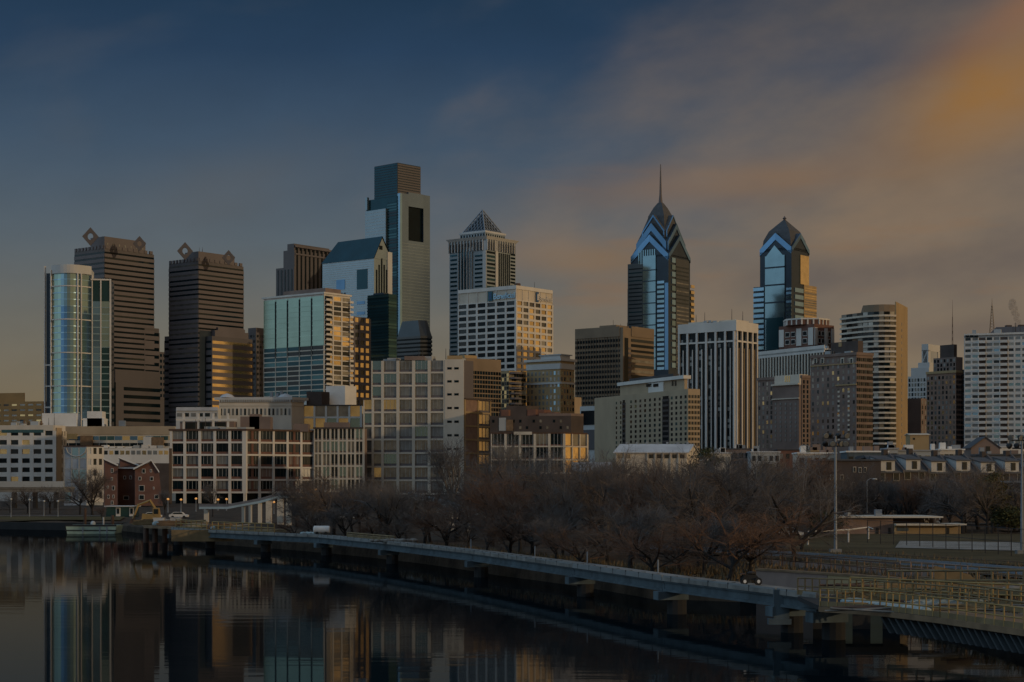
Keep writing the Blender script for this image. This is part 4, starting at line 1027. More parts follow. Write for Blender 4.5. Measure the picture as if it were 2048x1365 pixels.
# ================================================================== GROUND AND WATER
SHORE = [(-700, 484), (0, 484), (130, 470), (240, 462), (300, 420), (420, 334), (600, 294), (800, 248), (1000, 202), (1300, 157), (1480, 152), (1512, 152.6), (1655, 144.2), (1800, 135.9), (2048, 106), (2500, 82), (3400, 62)]
SHORE = [(p, NF(y)) for p, y in SHORE]
def shore_Y(px):
    for (a, ya), (b_, yb) in zip(SHORE[:-1], SHORE[1:]):
        if a <= px <= b_: return ya + (yb - ya) * (px - a) / (b_ - a)
    return 484 if px < 0 else 66
PROF = [(0, -1.2), (.4, 1.1), (6, 1.7), (140, 2.0), (260, 2.1), (600, 2.2), (9000, 2.2)]
def ground_z(px, Y):
    o = Y - shore_Y(px)
    for (a, za), (b_, zb) in zip(PROF[:-1], PROF[1:]):
        if a <= o <= b_: return za + (zb - za) * (o - a) / (b_ - a)
    return PROF[-1][1]
def gmat(name, c1, c2, scale, bump=.15):
    m = bpy.data.materials.new(name); m.use_nodes = True; nt = m.node_tree; b = nt.nodes['Principled BSDF']; L = nt.links
    b.inputs['Roughness'].default_value = .95; b.inputs['Specular IOR Level'].default_value = .2
    tc = nt.nodes.new('ShaderNodeTexCoord'); no = nt.nodes.new('ShaderNodeTexNoise'); no.inputs['Scale'].default_value = scale; no.inputs['Detail'].default_value = 8; no.inputs['Roughness'].default_value = .65
    L.new(tc.outputs['Object'], no.inputs[0]); cr = nt.nodes.new('ShaderNodeValToRGB'); L.new(no.outputs[0], cr.inputs[0])
    cr.color_ramp.elements[0].position = .36; cr.color_ramp.elements[0].color = (*c1, 1); cr.color_ramp.elements[1].position = .62; cr.color_ramp.elements[1].color = (*c2, 1)
    L.new(cr.outputs[0], b.inputs['Base Color'])
    bp = nt.nodes.new('ShaderNodeBump'); bp.inputs['Distance'].default_value = bump; n2 = nt.nodes.new('ShaderNodeTexNoise'); n2.inputs['Scale'].default_value = 1.2; n2.inputs['Detail'].default_value = 6
    L.new(tc.outputs['Object'], n2.inputs[0]); L.new(n2.outputs[0], bp.inputs['Height']); L.new(bp.outputs[0], b.inputs['Normal']); MT[name] = m
gmat('earth', (.030, .022, .016), (.085, .062, .044), .22)
gmat('winter_grass', (.060, .050, .018), (.115, .088, .036), .12)
gmat('field_grass', (.062, .050, .024), (.105, .082, .042), .15)
gmat('ballast', (.10, .075, .060), (.185, .145, .12), .6)
gmat('sand', (.22, .21, .19), (.34, .33, .31), .25)
gmat('paving', (.14, .12, .11), (.22, .20, .19), .4)
mb = MB(); nP = len(PROF)
dense = []
for (a, ya), (b_, yb) in zip(SHORE[:-1], SHORE[1:]):
    for k in range(8): dense.append((a + (b_ - a) * k / 8, ya + (yb - ya) * k / 8))
dense.append(SHORE[-1])
for px, y in dense:
    for o, z in PROF: mb.v.append(((px - 1024) / FP * (y + o), y + o, z + (random.uniform(-.15, .15) if 5 < o < 500 else 0)))
for i in range(len(dense) - 1):
    for j in range(nP - 1): mb.f.append((i * nP + j, (i + 1) * nP + j, (i + 1) * nP + j + 1, i * nP + j + 1))
tag(mb.build('ground', 'earth'), kind='structure')
def sheet(name, pts, m, dz, n=24):
    """patch laid just above the ground; pts = outline in (photo column, depth), near edge left to right then far edge left to right"""
    near, far = [[(p, NF(y)) for p, y in e] for e in pts]; mb = MB()
    for k in range(n):
        q = []
        for e, u in ((near, k / n), (near, (k + 1) / n), (far, (k + 1) / n), (far, k / n)):
            px = e[0][0] + (e[1][0] - e[0][0]) * u; Y = e[0][1] + (e[1][1] - e[0][1]) * u
            q.append((xat(px, Y), Y, ground_z(px, Y) + dz))
        mb.face(q)
    return tag(mb.build(name, m), kind='structure')
sheet('lawn', (((-200, 495), (240, 478)), ((-200, 560), (250, 540))), 'winter_grass', .30)
sheet('riverside_path', (((-200, 562), (200, 556)), ((-200, 570), (200, 564))), 'paving', .34)
sheet('field', (((1560, 205), (2150, 166)), ((1590, 300), (2150, 300))), 'field_grass', .30)
sheet('infield', (((1790, 226), (2120, 208)), ((1800, 256), (2120, 244))), 'sand', .36)
sheet('ballast_bed', (((1340, 216), (2150, 140)), ((1330, 236), (2150, 164))), 'ballast', .22)

# water
wm = bpy.data.materials.new('river_water'); wm.use_nodes = True; nt = wm.node_tree; nt.nodes.remove(nt.nodes['Principled BSDF'])
tc = nt.nodes.new('ShaderNodeTexCoord'); mp = nt.nodes.new('ShaderNodeMapping'); mp.inputs['Scale'].default_value = (.10, .55, 1); nt.links.new(tc.outputs['Object'], mp.inputs[0])
no = nt.nodes.new('ShaderNodeTexNoise'); no.inputs['Scale'].default_value = 1.0; no.inputs['Detail'].default_value = 3; nt.links.new(mp.outputs[0], no.inputs[0])
bp = nt.nodes.new('ShaderNodeBump'); bp.inputs['Distance'].default_value = .006; nt.links.new(no.outputs[0], bp.inputs['Height'])
gl = nt.nodes.new('ShaderNodeBsdfGlossy'); gl.inputs['Color'].default_value = (.40, .41, .42, 1); gl.inputs['Roughness'].default_value = .03; nt.links.new(bp.outputs[0], gl.inputs['Normal'])
df = nt.nodes.new('ShaderNodeBsdfDiffuse'); df.inputs['Color'].default_value = (.007, .015, .021, 1)
fr = nt.nodes.new('ShaderNodeFresnel'); fr.inputs['IOR'].default_value = 1.33
mx = nt.nodes.new('ShaderNodeMixShader'); nt.links.new(fr.outputs[0], mx.inputs[0]); nt.links.new(df.outputs[0], mx.inputs[1]); nt.links.new(gl.outputs[0], mx.inputs[2]); nt.links.new(mx.outputs[0], nt.nodes['Material Output'].inputs['Surface'])
MT['water'] = wm
mb = MB(); mb.face([(-900, -60, 0), (900, -60, 0), (900, 900, 0), (-900, 900, 0)]); tag(mb.build('river', 'water'), kind='structure')
mb = MB(); mb.face([(-900, -60, -2), (900, -60, -2), (900, 900, -2), (-900, 900, -2)]); tag(mb.build('riverbed', 'earth'), kind='structure')

# ================================================================== MIDDLE DISTANCE BUILDINGS
def extr(mb, pts, Y, dv, Lg):
    """front outline in photo pixels at depth Y, pushed back by Lg metres along dv"""
    A = [P(px, py, Y) for px, py in pts]; D = Vector((dv[0], dv[1], 0)).normalized() * Lg; B_ = [a + D for a in A]; n = len(A)
    mb.face(A); mb.face(B_[::-1])
    for k in range(n): j = (k + 1) % n; mb.face([A[j], A[k], B_[k], B_[j]])
def chip(b, name, m, px0, px1, py0, py1, Y, d=.3, dep=None):
    """small axis-aligned block at depth Y"""
    mb = MB(); mb.box(xat(px0, Y), xat(px1, Y), Y - (dep or d), Y + (0 if dep is None else 0), zat(py1, Y), zat(py0, Y)); return mb.build(name, m, b if not isinstance(b, Bld) else b.root)

b = Bld('office_building', 'cream gridded office building with dark square windows at the far left', 'building', -50, 110, 131, 880, a=70, al=4, zb=2)
b.body('white_concrete', b.z(851)); f = b.face('L')
b.grid(f, b.z(972), b.z(862), 7, 6, 1.9, 2.1, .7, 'white_concrete', ['dark_glass', 'black_glass', 'dark_glass', 'gold_reflection_glass'], lift=.1)
b_panel(b, 'L', -40, 108, 851, 862, 'cream_stone', 'parapet', .7); b_panel(b, 'L', 4, 88, 860, 866, 'teal_glass', 'clerestory', .8)
b_panel(b, 'R', 111, 121, 856, 972, 'beige_stone', 'stair_tower', .8); b.grid(b.face('R'), b.z(972), b.z(862), 2, 6, 1.5, 2.1, .4, 'cream_stone', ['black_glass'], u0=b.tr * .5, u1=b.tr)
for px in (48, 56, 64, 82): b.mb('roof_frame', 'timber').box(xat(px, 890), xat(px + 2.2, 890), 889, 890, b.z(851), b.z(840))
b.mb('roof_frame', 'timber').box(xat(30, 890), xat(88, 890), 888.5, 889, b.z(848), b.z(846)); roofbits(b, 2, b.sl - 3, 2, 10, b.z(851), 8, .8, 2.4); masts(b, 2, b.sl - 3, 2, 10, b.z(851), 4); b.done()
b = Bld('office_wing', 'long low cream wing with tan top band behind the brick houses', 'building', 122, 352, 360, 900, a=70, al=3, zb=2)
b.body('cream_stone', b.z(853)); b_panel(b, 'L', 122, 350, 853, 870, 'beige_stone', 'top_band', .4); b_panel(b, 'L', 121, 155, 868, 879, 'gold_reflection_glass', 'painted_glow_glazing', .5)  # gold glow is put into the glazing colour
b_panel(b, 'L', 162, 186, 872, 891, 'timber', 'timber_box', 1.5); b_panel(b, 'L', 305, 328, 875, 893, 'timber', 'timber_box', 1.5); b_panel(b, 'L', 288, 304, 874, 894, 'white_concrete', 'white_box', 1.6)
b.punched(b.face('L'), b.z(882), b.z(871), 15, 1, 3.6, 2.0, ['dark_glass', 'teal_glass', 'blue_glass', 'gold_reflection_glass']); b.punched(b.face('L'), b.z(895), b.z(884), 15, 1, 3.6, 1.6, ['dark_glass', 'black_glass'])
for x0, x1_, y0 in ((86, 155, 826), (168, 210, 836), (176, 206, 822)):
    mb = MB(); mb.box(xat(x0, 908), xat(x1_, 908), 906, 914, b.z(853), b.z(y0)); mb.build('roof_box', 'roof_white', b.root)
chip(b, 'roof_tank', 'grey_metal', 240, 252, 842, 853, 905, dep=3); b.done()
b = Bld('glazed_building', 'silver blue glazed building with white mullions left of the brick houses', 'building', 128, 173, 206, 690, a=30, al=8, zb=2)
b.body('mural_blue', b.z(894)); b.grid(b.face('L'), b.z(1005), b.z(896), 3, 5, .5, .4, .25, 'grey_stone', ['mural_blue', 'lightblue_glass', 'mural_blue', 'mirror_glass'], name='window_panel')
b.grid(b.face('R'), b.z(1005), b.z(896), 3, 5, .9, 1.8, .3, 'white_concrete', ['dark_glass', 'mural_blue', 'white_concrete'])
b.block('roof_edge', 'rust_metal', -.3, b.sl, -.3, b.tr, b.z(894), b.z(891.5))
for k in range(6):
    a0, a1 = math.pi * k / 6, math.pi * (k + 1) / 6; p0, p1 = b.face('L'); dv = (p1 - p0).normalized(); n = Vector((dv.y, -dv.x))
    e = [p0 + dv * (5 + 4 * math.cos(math.pi - a)) + n * .3 for a in (a0, a1)]; b.mb('arch', 'grey_stone').tube([(e[0].x, e[0].y, b.z(897) - 3.2 * math.sin(a0)), (e[1].x, e[1].y, b.z(897) - 3.2 * math.sin(a1))], .3, 4)
b.done()
b = Bld('rowhouses_block', 'low white block with small gold windows above the brick gables', 'building', 184, 338, 344, 730, a=60, al=3, zb=2)
b.body('dark_brick', b.z(897)); b_panel(b, 'L', 185, 338, 897, 927, 'white_concrete', 'white_front', .02)
b.punched(b.face('L'), b.z(912), b.z(899), 14, 1, 1.6, 1.6, ['gold_reflection_glass', 'dark_glass', 'gold_reflection_glass', 'blind_glass'])
for k in range(9): chip(b, 'roof_hutch', random.choice(['roof_white', 'white_concrete', 'grey_stone']), 190 + k * 16, 200 + k * 16 + random.uniform(0, 4), 892 + random.uniform(-3, 3), 897, 734, dep=3)
b.done()
# brick gabled houses by the river
def brick_gable(label, pts, roof, Y, wins, side, Lg, dv):
    ps = [p[0] for p in pts]; o = empty('brick_house', (xat(sum(ps) / len(ps), Y), Y, 2.5), label, 'house', 'brick houses with dark pitched roofs by the river')
    mb = MB(); extr(mb, pts, Y, dv, Lg); mb.build('wall', 'brick', o)
    D = Vector((dv[0], dv[1], 0)).normalized() * Lg; mr = MB(); mw = MB()
    for (a, c) in roof:
        A, C = P(*a, Y), P(*c, Y); up = Vector((0, 0, .25)); f_ = Vector((0, -.5, 0))
        mr.hexa([A + f_, C + f_, C + D, A + D], [A + f_ + up, C + f_ + up, C + D + up, A + D + up])
        u2 = Vector((0, 0, .55)); g = Vector((0, -.9, 0)); mw.hexa([A + g, C + g, C + f_, A + f_], [A + g + u2, C + g + u2, C + f_ + u2, A + f_ + u2])
    mr.build('roof', 'slate_roof', o); mw.build('barge_board', 'roof_white', o)
    for x0, x1_, y0, y1 in wins:
        m = MB(); m.box(xat(x0, Y), xat(x1_, Y), Y - .12, Y, zat(y1, Y), zat(y0, Y)); w = m.build('window', 'white_paint', o)
        m = MB(); m.box(xat(x0 + .9, Y), xat(x1_ - .9, Y), Y - .16, Y - .12, zat(y1 - .8, Y), zat(y0 + .8, Y)); m.build('pane', 'dark_glass', w)
    return o
brick_gable('narrow left brick house with a lean-to dark roof and white verge', [(209, 1015), (236, 1015), (236, 932), (209, 920)], [((208, 919.5), (237, 932.5))], 640,
    [(222, 227, 937, 946), (222, 226, 955, 961), (224, 230, 972, 981), (214, 218, 972, 977), (215, 219, 990, 998), (225, 229, 990, 997), (222, 227, 1002, 1010)], None, 20, (-.24, 1))
brick_gable('recessed brick house between the two brick gables', [(236, 1015), (272, 1015), (272, 938), (236, 938)], [((236, 938), (272, 938))], 648,
    [(247, 252, 952, 959), (259, 264, 952, 959), (247, 258, 992, 1000)], None, 18, (-.24, 1))
brick_gable('wide right brick house with a pointed gable and white trimmed windows', [(270, 1012), (326, 1012), (318, 945), (303, 923), (270, 940)], [((268, 940), (303, 922)), ((303, 922), (319, 946))], 636,
    [(284, 291, 938, 947), (300, 304, 939, 945), (277, 283, 954, 961), (300, 307, 954, 962), (278, 289, 971, 983), (306, 309, 974, 979), (278, 289, 990, 1000), (309, 318, 990, 998)], None, 22, (-.22, 1))
brick_gable('rear brick house unit whose white verge shows between the two gables', [(240, 1000), (285, 1000), (285, 936), (240, 917)], [((239, 917), (287, 936))], 655, [(262, 266, 940, 946)], None, 14, (-.24, 1))
o = empty('boat_house', P(245, 1030, (560 - 125.6)), 'small teal shed with white door frames in front of the brick houses', 'shed')
mb = MB(); mb.box(xat(212, (560 - 125.6)), xat(268, (560 - 125.6)), (560 - 125.6), (566 - 125.6), 1.8, zat(1014, (560 - 125.6))); mb.build('wall', 'teal_glass', o)
mb = MB(); mb.box(xat(210, (560 - 125.6)), xat(270, (560 - 125.6)), (559 - 125.6), (567 - 125.6), zat(1014, (560 - 125.6)), zat(1012, (560 - 125.6))); mb.build('roof', 'snow_roof', o)
for x0 in (232, 259):
    mb = MB(); mb.box(xat(x0, (560 - 125.6)), xat(x0 + 9, (560 - 125.6)), (559.8 - 125.6), (560 - 125.6), 2.0, zat(1015.5, (560 - 125.6))); d_ = mb.build('door', 'white_paint', o); mb = MB(); mb.box(xat(x0 + 2, (560 - 125.6)), xat(x0 + 7, (560 - 125.6)), (559.7 - 125.6), (559.8 - 125.6), 2.6, zat(1017, (560 - 125.6))); mb.build('pane', 'dark_glass', d_)

# red and white gridded warehouse
def warehouse():
    b = Bld('warehouse', 'brick warehouse with a bold white concrete frame and six rows of bays', 'building', 340, 490, 629, 760, a=33, al=3, zb=2)
    zt = b.z(862); zg = b.z(987); b.block('wall', 'brick', .0, b.sl, 0, b.tr, zg, zt - .3); nr = 5
    b.block('ground_floor', 'black_glass', 1.5, b.sl - 1, 1.5, b.tr - 1, b.zb - 1, zg)
    # the floor plate is not square: close the back
    gm = ['dark_glass', 'dark_glass', 'black_glass', 'blind_glass', 'dark_glass']
    b.grid(b.face('L'), zg, zt, 5, nr, 1.15, .75, .6, 'white_concrete', gm, lift=1.0, endp=1.1)
    b.grid(b.face('R'), zg, zt, 5, nr, 1.0, .75, .6, 'white_concrete', gm + ['plum_brick'], lift=1.0, endp=.9)
    # pane bars
    for f, n in (('L', 5), ('R', 5)):
        p0, p1 = b.face(f); dv = (p1 - p0).normalized(); Lg = (p1 - p0).length; h = (zt - zg) / nr
        for c in range(n):
            for j in range(1, 4):
                u = Lg * (c + j / 4) / n; 
                for r in range(nr): b.mb('glazing_bar', 'grey_stone' if (c + r) % 3 else 'dark_metal').fbox(p0, dv, u - .07, u + .07, .07, .14, zg + r * h + 1.8, zg + (r + 1) * h, skip=(4,))
        for c in range(n + 1): b.mb('ground_column', 'white_concrete').fbox(p0, dv, max(0, Lg * c / n - .6), min(Lg, Lg * c / n + .6), 0, .6, b.zb - 1, zg)
        if f == 'R':
            for c in (0, 3):
                for r in range(nr): b.mb('brick_bay', 'brick').fbox(p0, dv, Lg * (c + .42) / n, Lg * (c + .58) / n, .07, .35, zg + r * h + .75, zg + (r + 1) * h)
        b.mb('cornice', 'rust_metal').fbox(p0, dv, -.4, Lg + (.9 if f == 'L' else 0), 0, .9, zt, zt + .8)
    b.block('roof', 'roof_tar', .2, b.sl, .2, b.tr, zt - .3, zt + .2)
    # set back attic with frame
    for k in range(4):
        px = 366 + k * 29.5; b.mb('attic_frame', 'white_concrete').box(xat(px, 766), xat(px + 4, 766), 765, 766, zt, b.z(826))
    b.mb('attic_frame', 'white_concrete').box(xat(353, 766), xat(475, 766), 764.6, 765, b.z(841), b.z(837)); b.mb('attic_wall', 'plum_brick').box(xat(360, 768), xat(468, 768), 768, 776, zt, b.z(842))
    for k in range(3): b.mb('attic_window', 'dark_glass').box(xat(371 + k * 29.5, 768), xat(393 + k * 29.5, 768), 767.8, 768, zt + .5, b.z(844))
    for x0, x1_, y0 in ((482, 542, 831), (588, 617, 846), (500, 520, 826)):
        mb = MB(); mb.box(xat(x0, 775), xat(x1_, 775), 773, 781, zt, b.z(y0)); mb.build('roof_house', 'plum_brick', b.root)
    roofbits(b, 2, b.sl - 4, 2, b.tr * .5, zt + .2, 9, .8, 2.0); masts(b, 2, b.sl - 4, 2, 8, zt, 5); b.done()
warehouse()
b = Bld('terrace_house', 'pale stone terrace block behind the framed attic', 'building', 352, 436, 442, 800, a=60, al=3, zb=2); b.body('pale_stone', b.z(817)); b_panel(b, 'L', 353, 436, 815, 822, 'snow_roof', 'parapet', .5); b.punched(b.face('L'), b.z(836), b.z(824), 6, 1, 2.2, 1.6, ['dark_glass', 'blind_glass']); b.done()
def neoclassical():
    b = Bld('museum_building', 'pale neoclassical building with heavy dentil cornice and two low domes', 'building', 438, 583, 608, 810, a=50, al=4, zb=2)
    zt = b.z(800); b.body('cream_stone', zt)
    e = 1.2
    b.mb('cornice', 'pale_stone').prism([tuple(b.pt(-e, -e)), tuple(b.pt(-e, b.tr + e)), tuple(b.pt(b.sl + e, b.tr + e)), tuple(b.pt(b.sl + e, -e))], zt, zt + 1.2)
    for f, n in (('L', 32), ('R', 8)):
        p0, p1 = b.face(f); dv = (p1 - p0).normalized(); Lg = (p1 - p0).length
        for k in range(n): b.mb('dentil', 'pale_stone').fbox(p0, dv, Lg * (k + .2) / n, Lg * (k + .7) / n, 0, .9, zt - .9, zt, skip=(4,))
        b.mb('frieze', 'cream_stone').fbox(p0, dv, 0, Lg, 0, .25, b.z(812), b.z(810))
    b.punched(b.face('L'), b.z(836), b.z(812), 18, 1, .9, 3.0, ['dark_glass', 'blind_glass', 'shade_glass'])
    for px in (453, 569):
        mb = MB(); c = (xat(px, 812), 814); mb.tube([(c[0], c[1], zt + 1.2), (c[0], c[1], zt + 2.4), (c[0], c[1], zt + 3.0)], [3.6, 2.2, .4], 12); mb.build('dome', 'snow_roof', b.root)
    for px in (541, 553, 561):
        mb = MB(); mb.box(xat(px, 815), xat(px + 5, 815), 813, 816, zt + 1.2, zt + random.uniform(3, 5.5)); mb.build('roof_unit', 'grey_metal', b.root)
    b.done()
neoclassical()
b = Bld('loft_wing', 'cream wing with gold lit windows and a white rooftop box', 'building', 606, 722, 728, 815, a=60, al=3, zb=2)
b.body('cream_stone', b.z(812)); b.grid(b.face('L'), b.z(862), b.z(812), 5, 2, .9, .8, .5, 'white_concrete', ['gold_reflection_glass', 'gold_reflection_glass', 'shade_glass', 'mirror_glass'])
b.block('brick_house', 'dark_brick', b.sl - 8, b.sl - 1, 1, 7, b.z(812), b.z(783)); b.block('roof_slab', 'dark_metal', -.3, b.sl, -.8, b.tr, b.z(812), b.z(810))
c0 = P(690, 800, 822); mb = MB(); mb.prism([(c0.x, 822), (xat(712, 826), 828), (xat(672, 832), 833), (xat(652, 826), 825)], b.z(810), b.z(770)); mb.build('roof_box', 'roof_white', b.root)
mb = MB(); mb.box(xat(632, 820), xat(652, 820), 820, 826, b.z(810), b.z(793)); mb.build('roof_box', 'roof_white', b.root); b.done()
b = Bld('loft_wing', 'grey gridded middle wing between the brick warehouse and the tall loft block', 'building', 628, 727, 734, 775, a=60, al=3, zb=2)
b.body('plum_brick', b.z(858)); b.grid(b.face('L'), b.z(985), b.z(858), 6, 5, .8, .7, .5, 'cream_stone', ['shade_glass', 'dark_glass', 'mirror_glass', 'dark_glass'], lift=.7)
p0, p1 = b.face('L'); dv = (p1 - p0).normalized(); Lg = (p1 - p0).length
for c in range(6): b.mb('mullion', 'cream_stone').fbox(p0, dv, Lg * (c + .5) / 6 - .2, Lg * (c + .5) / 6 + .2, 0, .35, b.z(985), b.z(858))
b.mb('cornice', 'dark_brick').fbox(p0, dv, -.3, Lg, 0, .8, b.z(858), b.z(855)); chip(b, 'roof_house', 'plum_brick', 650, 700, 846, 857, 783, dep=5); b.done()

# tall white loft block
def loft():
    b = Bld('loft_block', 'tall pale gridded loft block with warm windows and a blank stair wall', 'building', 727, 928, 981, 780, a=58, al=6, zb=2)
    z1_ = b.z(799); b.body('brown_granite', z1_); nr = 7; z0 = b.z(990)
    f = b.face('L'); p0, p1 = f; dv = (p1 - p0); Lg = dv.length; dv /= Lg
    U = lambda px: (b.sl - b.s_at(px))
    gm = ['shade_glass', 'shade_glass', 'shade_glass', 'gold_reflection_glass', 'mirror_glass', 'blind_glass', 'shade_glass']
    b.grid(f, z0, z1_, 2, nr, 1.0, .75, .6, 'cream_stone', gm, u0=0, u1=U(765), ext=False, lift=1.0)  # dark core left bare below each pane stands in for shadow
    b.grid(f, z0, z1_, 4, nr, 1.3, .75, .6, 'cream_stone', gm, u0=U(765), u1=U(890), ext=False, lift=1.0)
    zt = b.z(721)
    up0, up1 = b.pt(b.s_at(742), 0), b.pt(0, 0)
    b.block('upper_tier', 'brown_granite', 0, b.s_at(742), 0.02, b.tr * .35, z1_ - .1, zt)
    b.grid(f, z1_, zt, 4, 3, 1.3, .75, .6, 'cream_stone', gm, u0=U(765), u1=U(890), ext=False, lift=1.0)
    b.grid(f, z1_, zt, 1, 3, 1.0, .75, .6, 'cream_stone', ['blue_glass', 'mirror_glass'], u0=U(743), u1=U(765), ext=False, lift=1.0)
    b.mb('stair_wall', 'cream_stone').fbox(p0, dv, U(890), Lg, 0, .75, z0, zt + .4)
    h = (z1_ - z0) / nr
    for r in range(10):
        zz = z0 + r * h + 1.6 if r < nr else z1_ + (r - nr) * (zt - z1_) / 3 + 1.6
        for px in (895, 909):
            mb = MB(); mb.fbox(p0, dv, U(px), U(px + 9), .75, .8, zz, zz + 1.0); mb.build('slot_window', 'black_glass', b.root)
    b.mb('cornice', 'dark_brick').fbox(p0, dv, -.3, U(742), 0, .9, z1_, z1_ + .7)
    # mullions inside the big panes
    for r in range(10):
        za = z0 + r * h if r < nr else z1_ + (r - nr) * (zt - z1_) / 3
        for c in range(4):
            for j in (1, 2, 3): 
                u = U(765) + (U(890) - U(765)) * (c + j / 4) / 4; b.mb('mullion', 'grey_stone').fbox(p0, dv, u - .06, u + .06, .07, .15, za + 1.75, za + (zt - z1_) / 3 - .1, skip=(4,))
    # sunlit end: brick bays and triple windows
    q0, q1 = b.face('R'); dr = (q1 - q0).normalized(); Lr = (q1 - q0).length
    b.mb('end_frame', 'tan_stone').fbox(q0, dr, 0, .8, 0, .4, z0, z1_); b.mb('end_frame', 'tan_stone').fbox(q0, dr, Lr * .48, Lr * .54, 0, .4, z0, z1_); b.mb('end_frame', 'tan_stone').fbox(q0, dr, Lr - .8, Lr, 0, .4, z0, z1_)
    for r in range(nr):
        zz = z0 + r * h; b.mb('end_frame', 'tan_stone').fbox(q0, dr, .8, Lr * .48, 0, .35, zz, zz + .7); b.mb('end_frame', 'tan_stone').fbox(q0, dr, Lr * .54, Lr - .8, 0, .35, zz, zz + .7)
        b.mb('brick_panel', 'rust_brick').fbox(q0, dr, .8, Lr * .48, 0, .12, zz + .7, zz + h)
        for j in range(3):
            mb = MB(); u = Lr * .56 + (Lr * .42 - .6) * j / 3; mb.fbox(q0, dr, u, u + Lr * .1, 0, .1, zz + 1.6, zz + h - .3); mb.build('window', 'gold_reflection_glass' if r > 1 else 'shade_glass', b.root)
    b.mb('roof_edge', 'dark_brick').fbox(q0, dr, 0, Lr, 0, .8, z1_, z1_ + .6)
    chip(b, 'roof_house', 'plum_brick', 810, 850, 714, 722, 786, dep=4); chip(b, 'roof_house', 'tan_stone', 895, 925, 713, 721, 786, dep=4); roofbits(b, 3, b.s_at(760), 2, b.tr * .3, zt, 6, .8, 2.2); masts(b, 3, b.s_at(760), 2, 5, zt, 5); b.done()
loft()

# low white framed building and the brick sheds behind it
b = Bld('workshop', 'low white framed workshop with dark windows and a gold lit end', 'building', 982, 1128, 1173, 640, a=46, al=4)
b.body('brick', b.z(867)); b.grid(b.face('L'), b.z(948), b.z(868), 5, 3, .8, .5, .5, 'cream_stone', ['dark_glass', 'dark_glass', 'shade_glass', 'black_glass'], lift=.5)
b.grid(b.face('R'), b.z(948), b.z(868), 3, 3, .5, .5, .5, 'cream_stone', ['gold_reflection_glass', 'gold_reflection_glass', 'shade_glass'], lift=.2)
b_panel(b, 'L', 1028, 1064, 864, 870, 'cream_stone', 'raised_parapet', .7); b_cols(b, 'L', 984, 1126, 868, 948, 20, .10, 'grey_stone', 'glazing_bar', .2); b.block('roof', 'rust_metal', -.4, b.sl, -.4, b.tr, b.z(867), b.z(865)); b.done()
b = Bld('brick_works', 'dark brick works with stepped roof blocks behind the white workshop', 'building', 980, 1142, 1167, 700, a=45, al=4)
b.body('dark_brick', b.z(832)); b.block('tall_block', 'dark_brick', b.s_at(1053, 3), b.s_at(1012, 3), 3, 10, b.z(832), b.z(811)); b.block('mid_block', 'plum_brick', b.s_at(1142), b.s_at(1078), 0, b.tr, b.z(832), b.z(827))
roofbits(b, 3, b.sl - 3, 2, b.tr - 3, b.z(832), 9, 1, 3, 'brick'); b_panel(b, 'L', 998, 1012, 836, 862, 'grey_stone', 'rendered_patch', .2); b_panel(b, 'L', 1012, 1026, 840, 862, 'timber', 'boarded_bay', .3)
b.punched(b.face('L'), b.z(862), b.z(836), 12, 2, .9, 1.1, ['black_glass', 'shade_glass'], skip=lambda c, r: (c * 7 + r) % 3 == 0); b.done()
b = Bld('shop_building', 'small grey block with a dark upper window left of the blank sand wall', 'building', 1160, 1196, 1204, 780, a=45)
b.body('pale_stone', b.z(812)); b_panel(b, 'L', 1163, 1195, 822, 850, 'black_glass', 'dark_window', .3); b_panel(b, 'L', 1163, 1195, 860, 900, 'umber_granite', 'lower_wall', .3); b.done()

def hall():
    Y = 480; o = empty('church_hall', P(1310, 928, Y), 'long cream hall with a pale metal roof above the bare trees', 'hall')
    X0, X1 = xat(1230, Y), xat(1374, Y); ze, zr, zb = zat(906, Y), zat(889, Y) , 2.0; D = 15; sk = 4.5
    m = MB(); m.prism([(X0, Y), (X1, Y), (X1 + sk, Y + D), (X0 + sk, Y + D)], zb, ze); m.face([(X1, Y, ze), (X1 + sk, Y + D, ze), (X1 + sk * .5, Y + D / 2, zr)]); m.build('wall', 'cream_stone', o)
    m = MB(); e = .5
    m.hexa([(X0 - e, Y - e, ze - .1), (X1 + e, Y - e, ze - .1), (X1 + sk * .5 + e, Y + D / 2, zr), (X0 + sk * .5 - e, Y + D / 2, zr)], [(X0 - e, Y - e, ze + .15), (X1 + e, Y - e, ze + .15), (X1 + sk * .5 + e, Y + D / 2, zr + .25), (X0 + sk * .5 - e, Y + D / 2, zr + .25)])
    m.hexa([(X0 + sk * .5 - e, Y + D / 2, zr), (X1 + sk * .5 + e, Y + D / 2, zr), (X1 + sk + e, Y + D + e, ze), (X0 + sk - e, Y + D + e, ze)], [(X0 + sk * .5 - e, Y + D / 2, zr + .25), (X1 + sk * .5 + e, Y + D / 2, zr + .25), (X1 + sk + e, Y + D + e, ze + .25), (X0 + sk - e, Y + D + e, ze + .25)])
    m.build('roof', 'snow_roof', o)
    for k in range(9):
        px = 1236 + k * 15.5; 
        if k in (2, 3): continue
        m = MB(); m.box(xat(px, Y), xat(px + 9, Y), Y - .1, Y, zat(917, Y), zat(909, Y)); m.build('window', 'dark_glass' if k > 3 else 'shade_glass', o)
        m = MB(); m.box(xat(px - 4, Y), xat(px - 2.5, Y), Y - .35, Y, zb, ze); m.build('buttress', 'cream_stone', o)
    for k in range(7): m = MB(); c = (X0 + sk * .5 + (X1 - X0) * (k + .5) / 7, Y + D / 2); m.box(c[0] - .3, c[0] + .3, c[1] - .3, c[1] + .3, zr, zr + .8); m.build('vent', 'grey_metal', o)
hall()
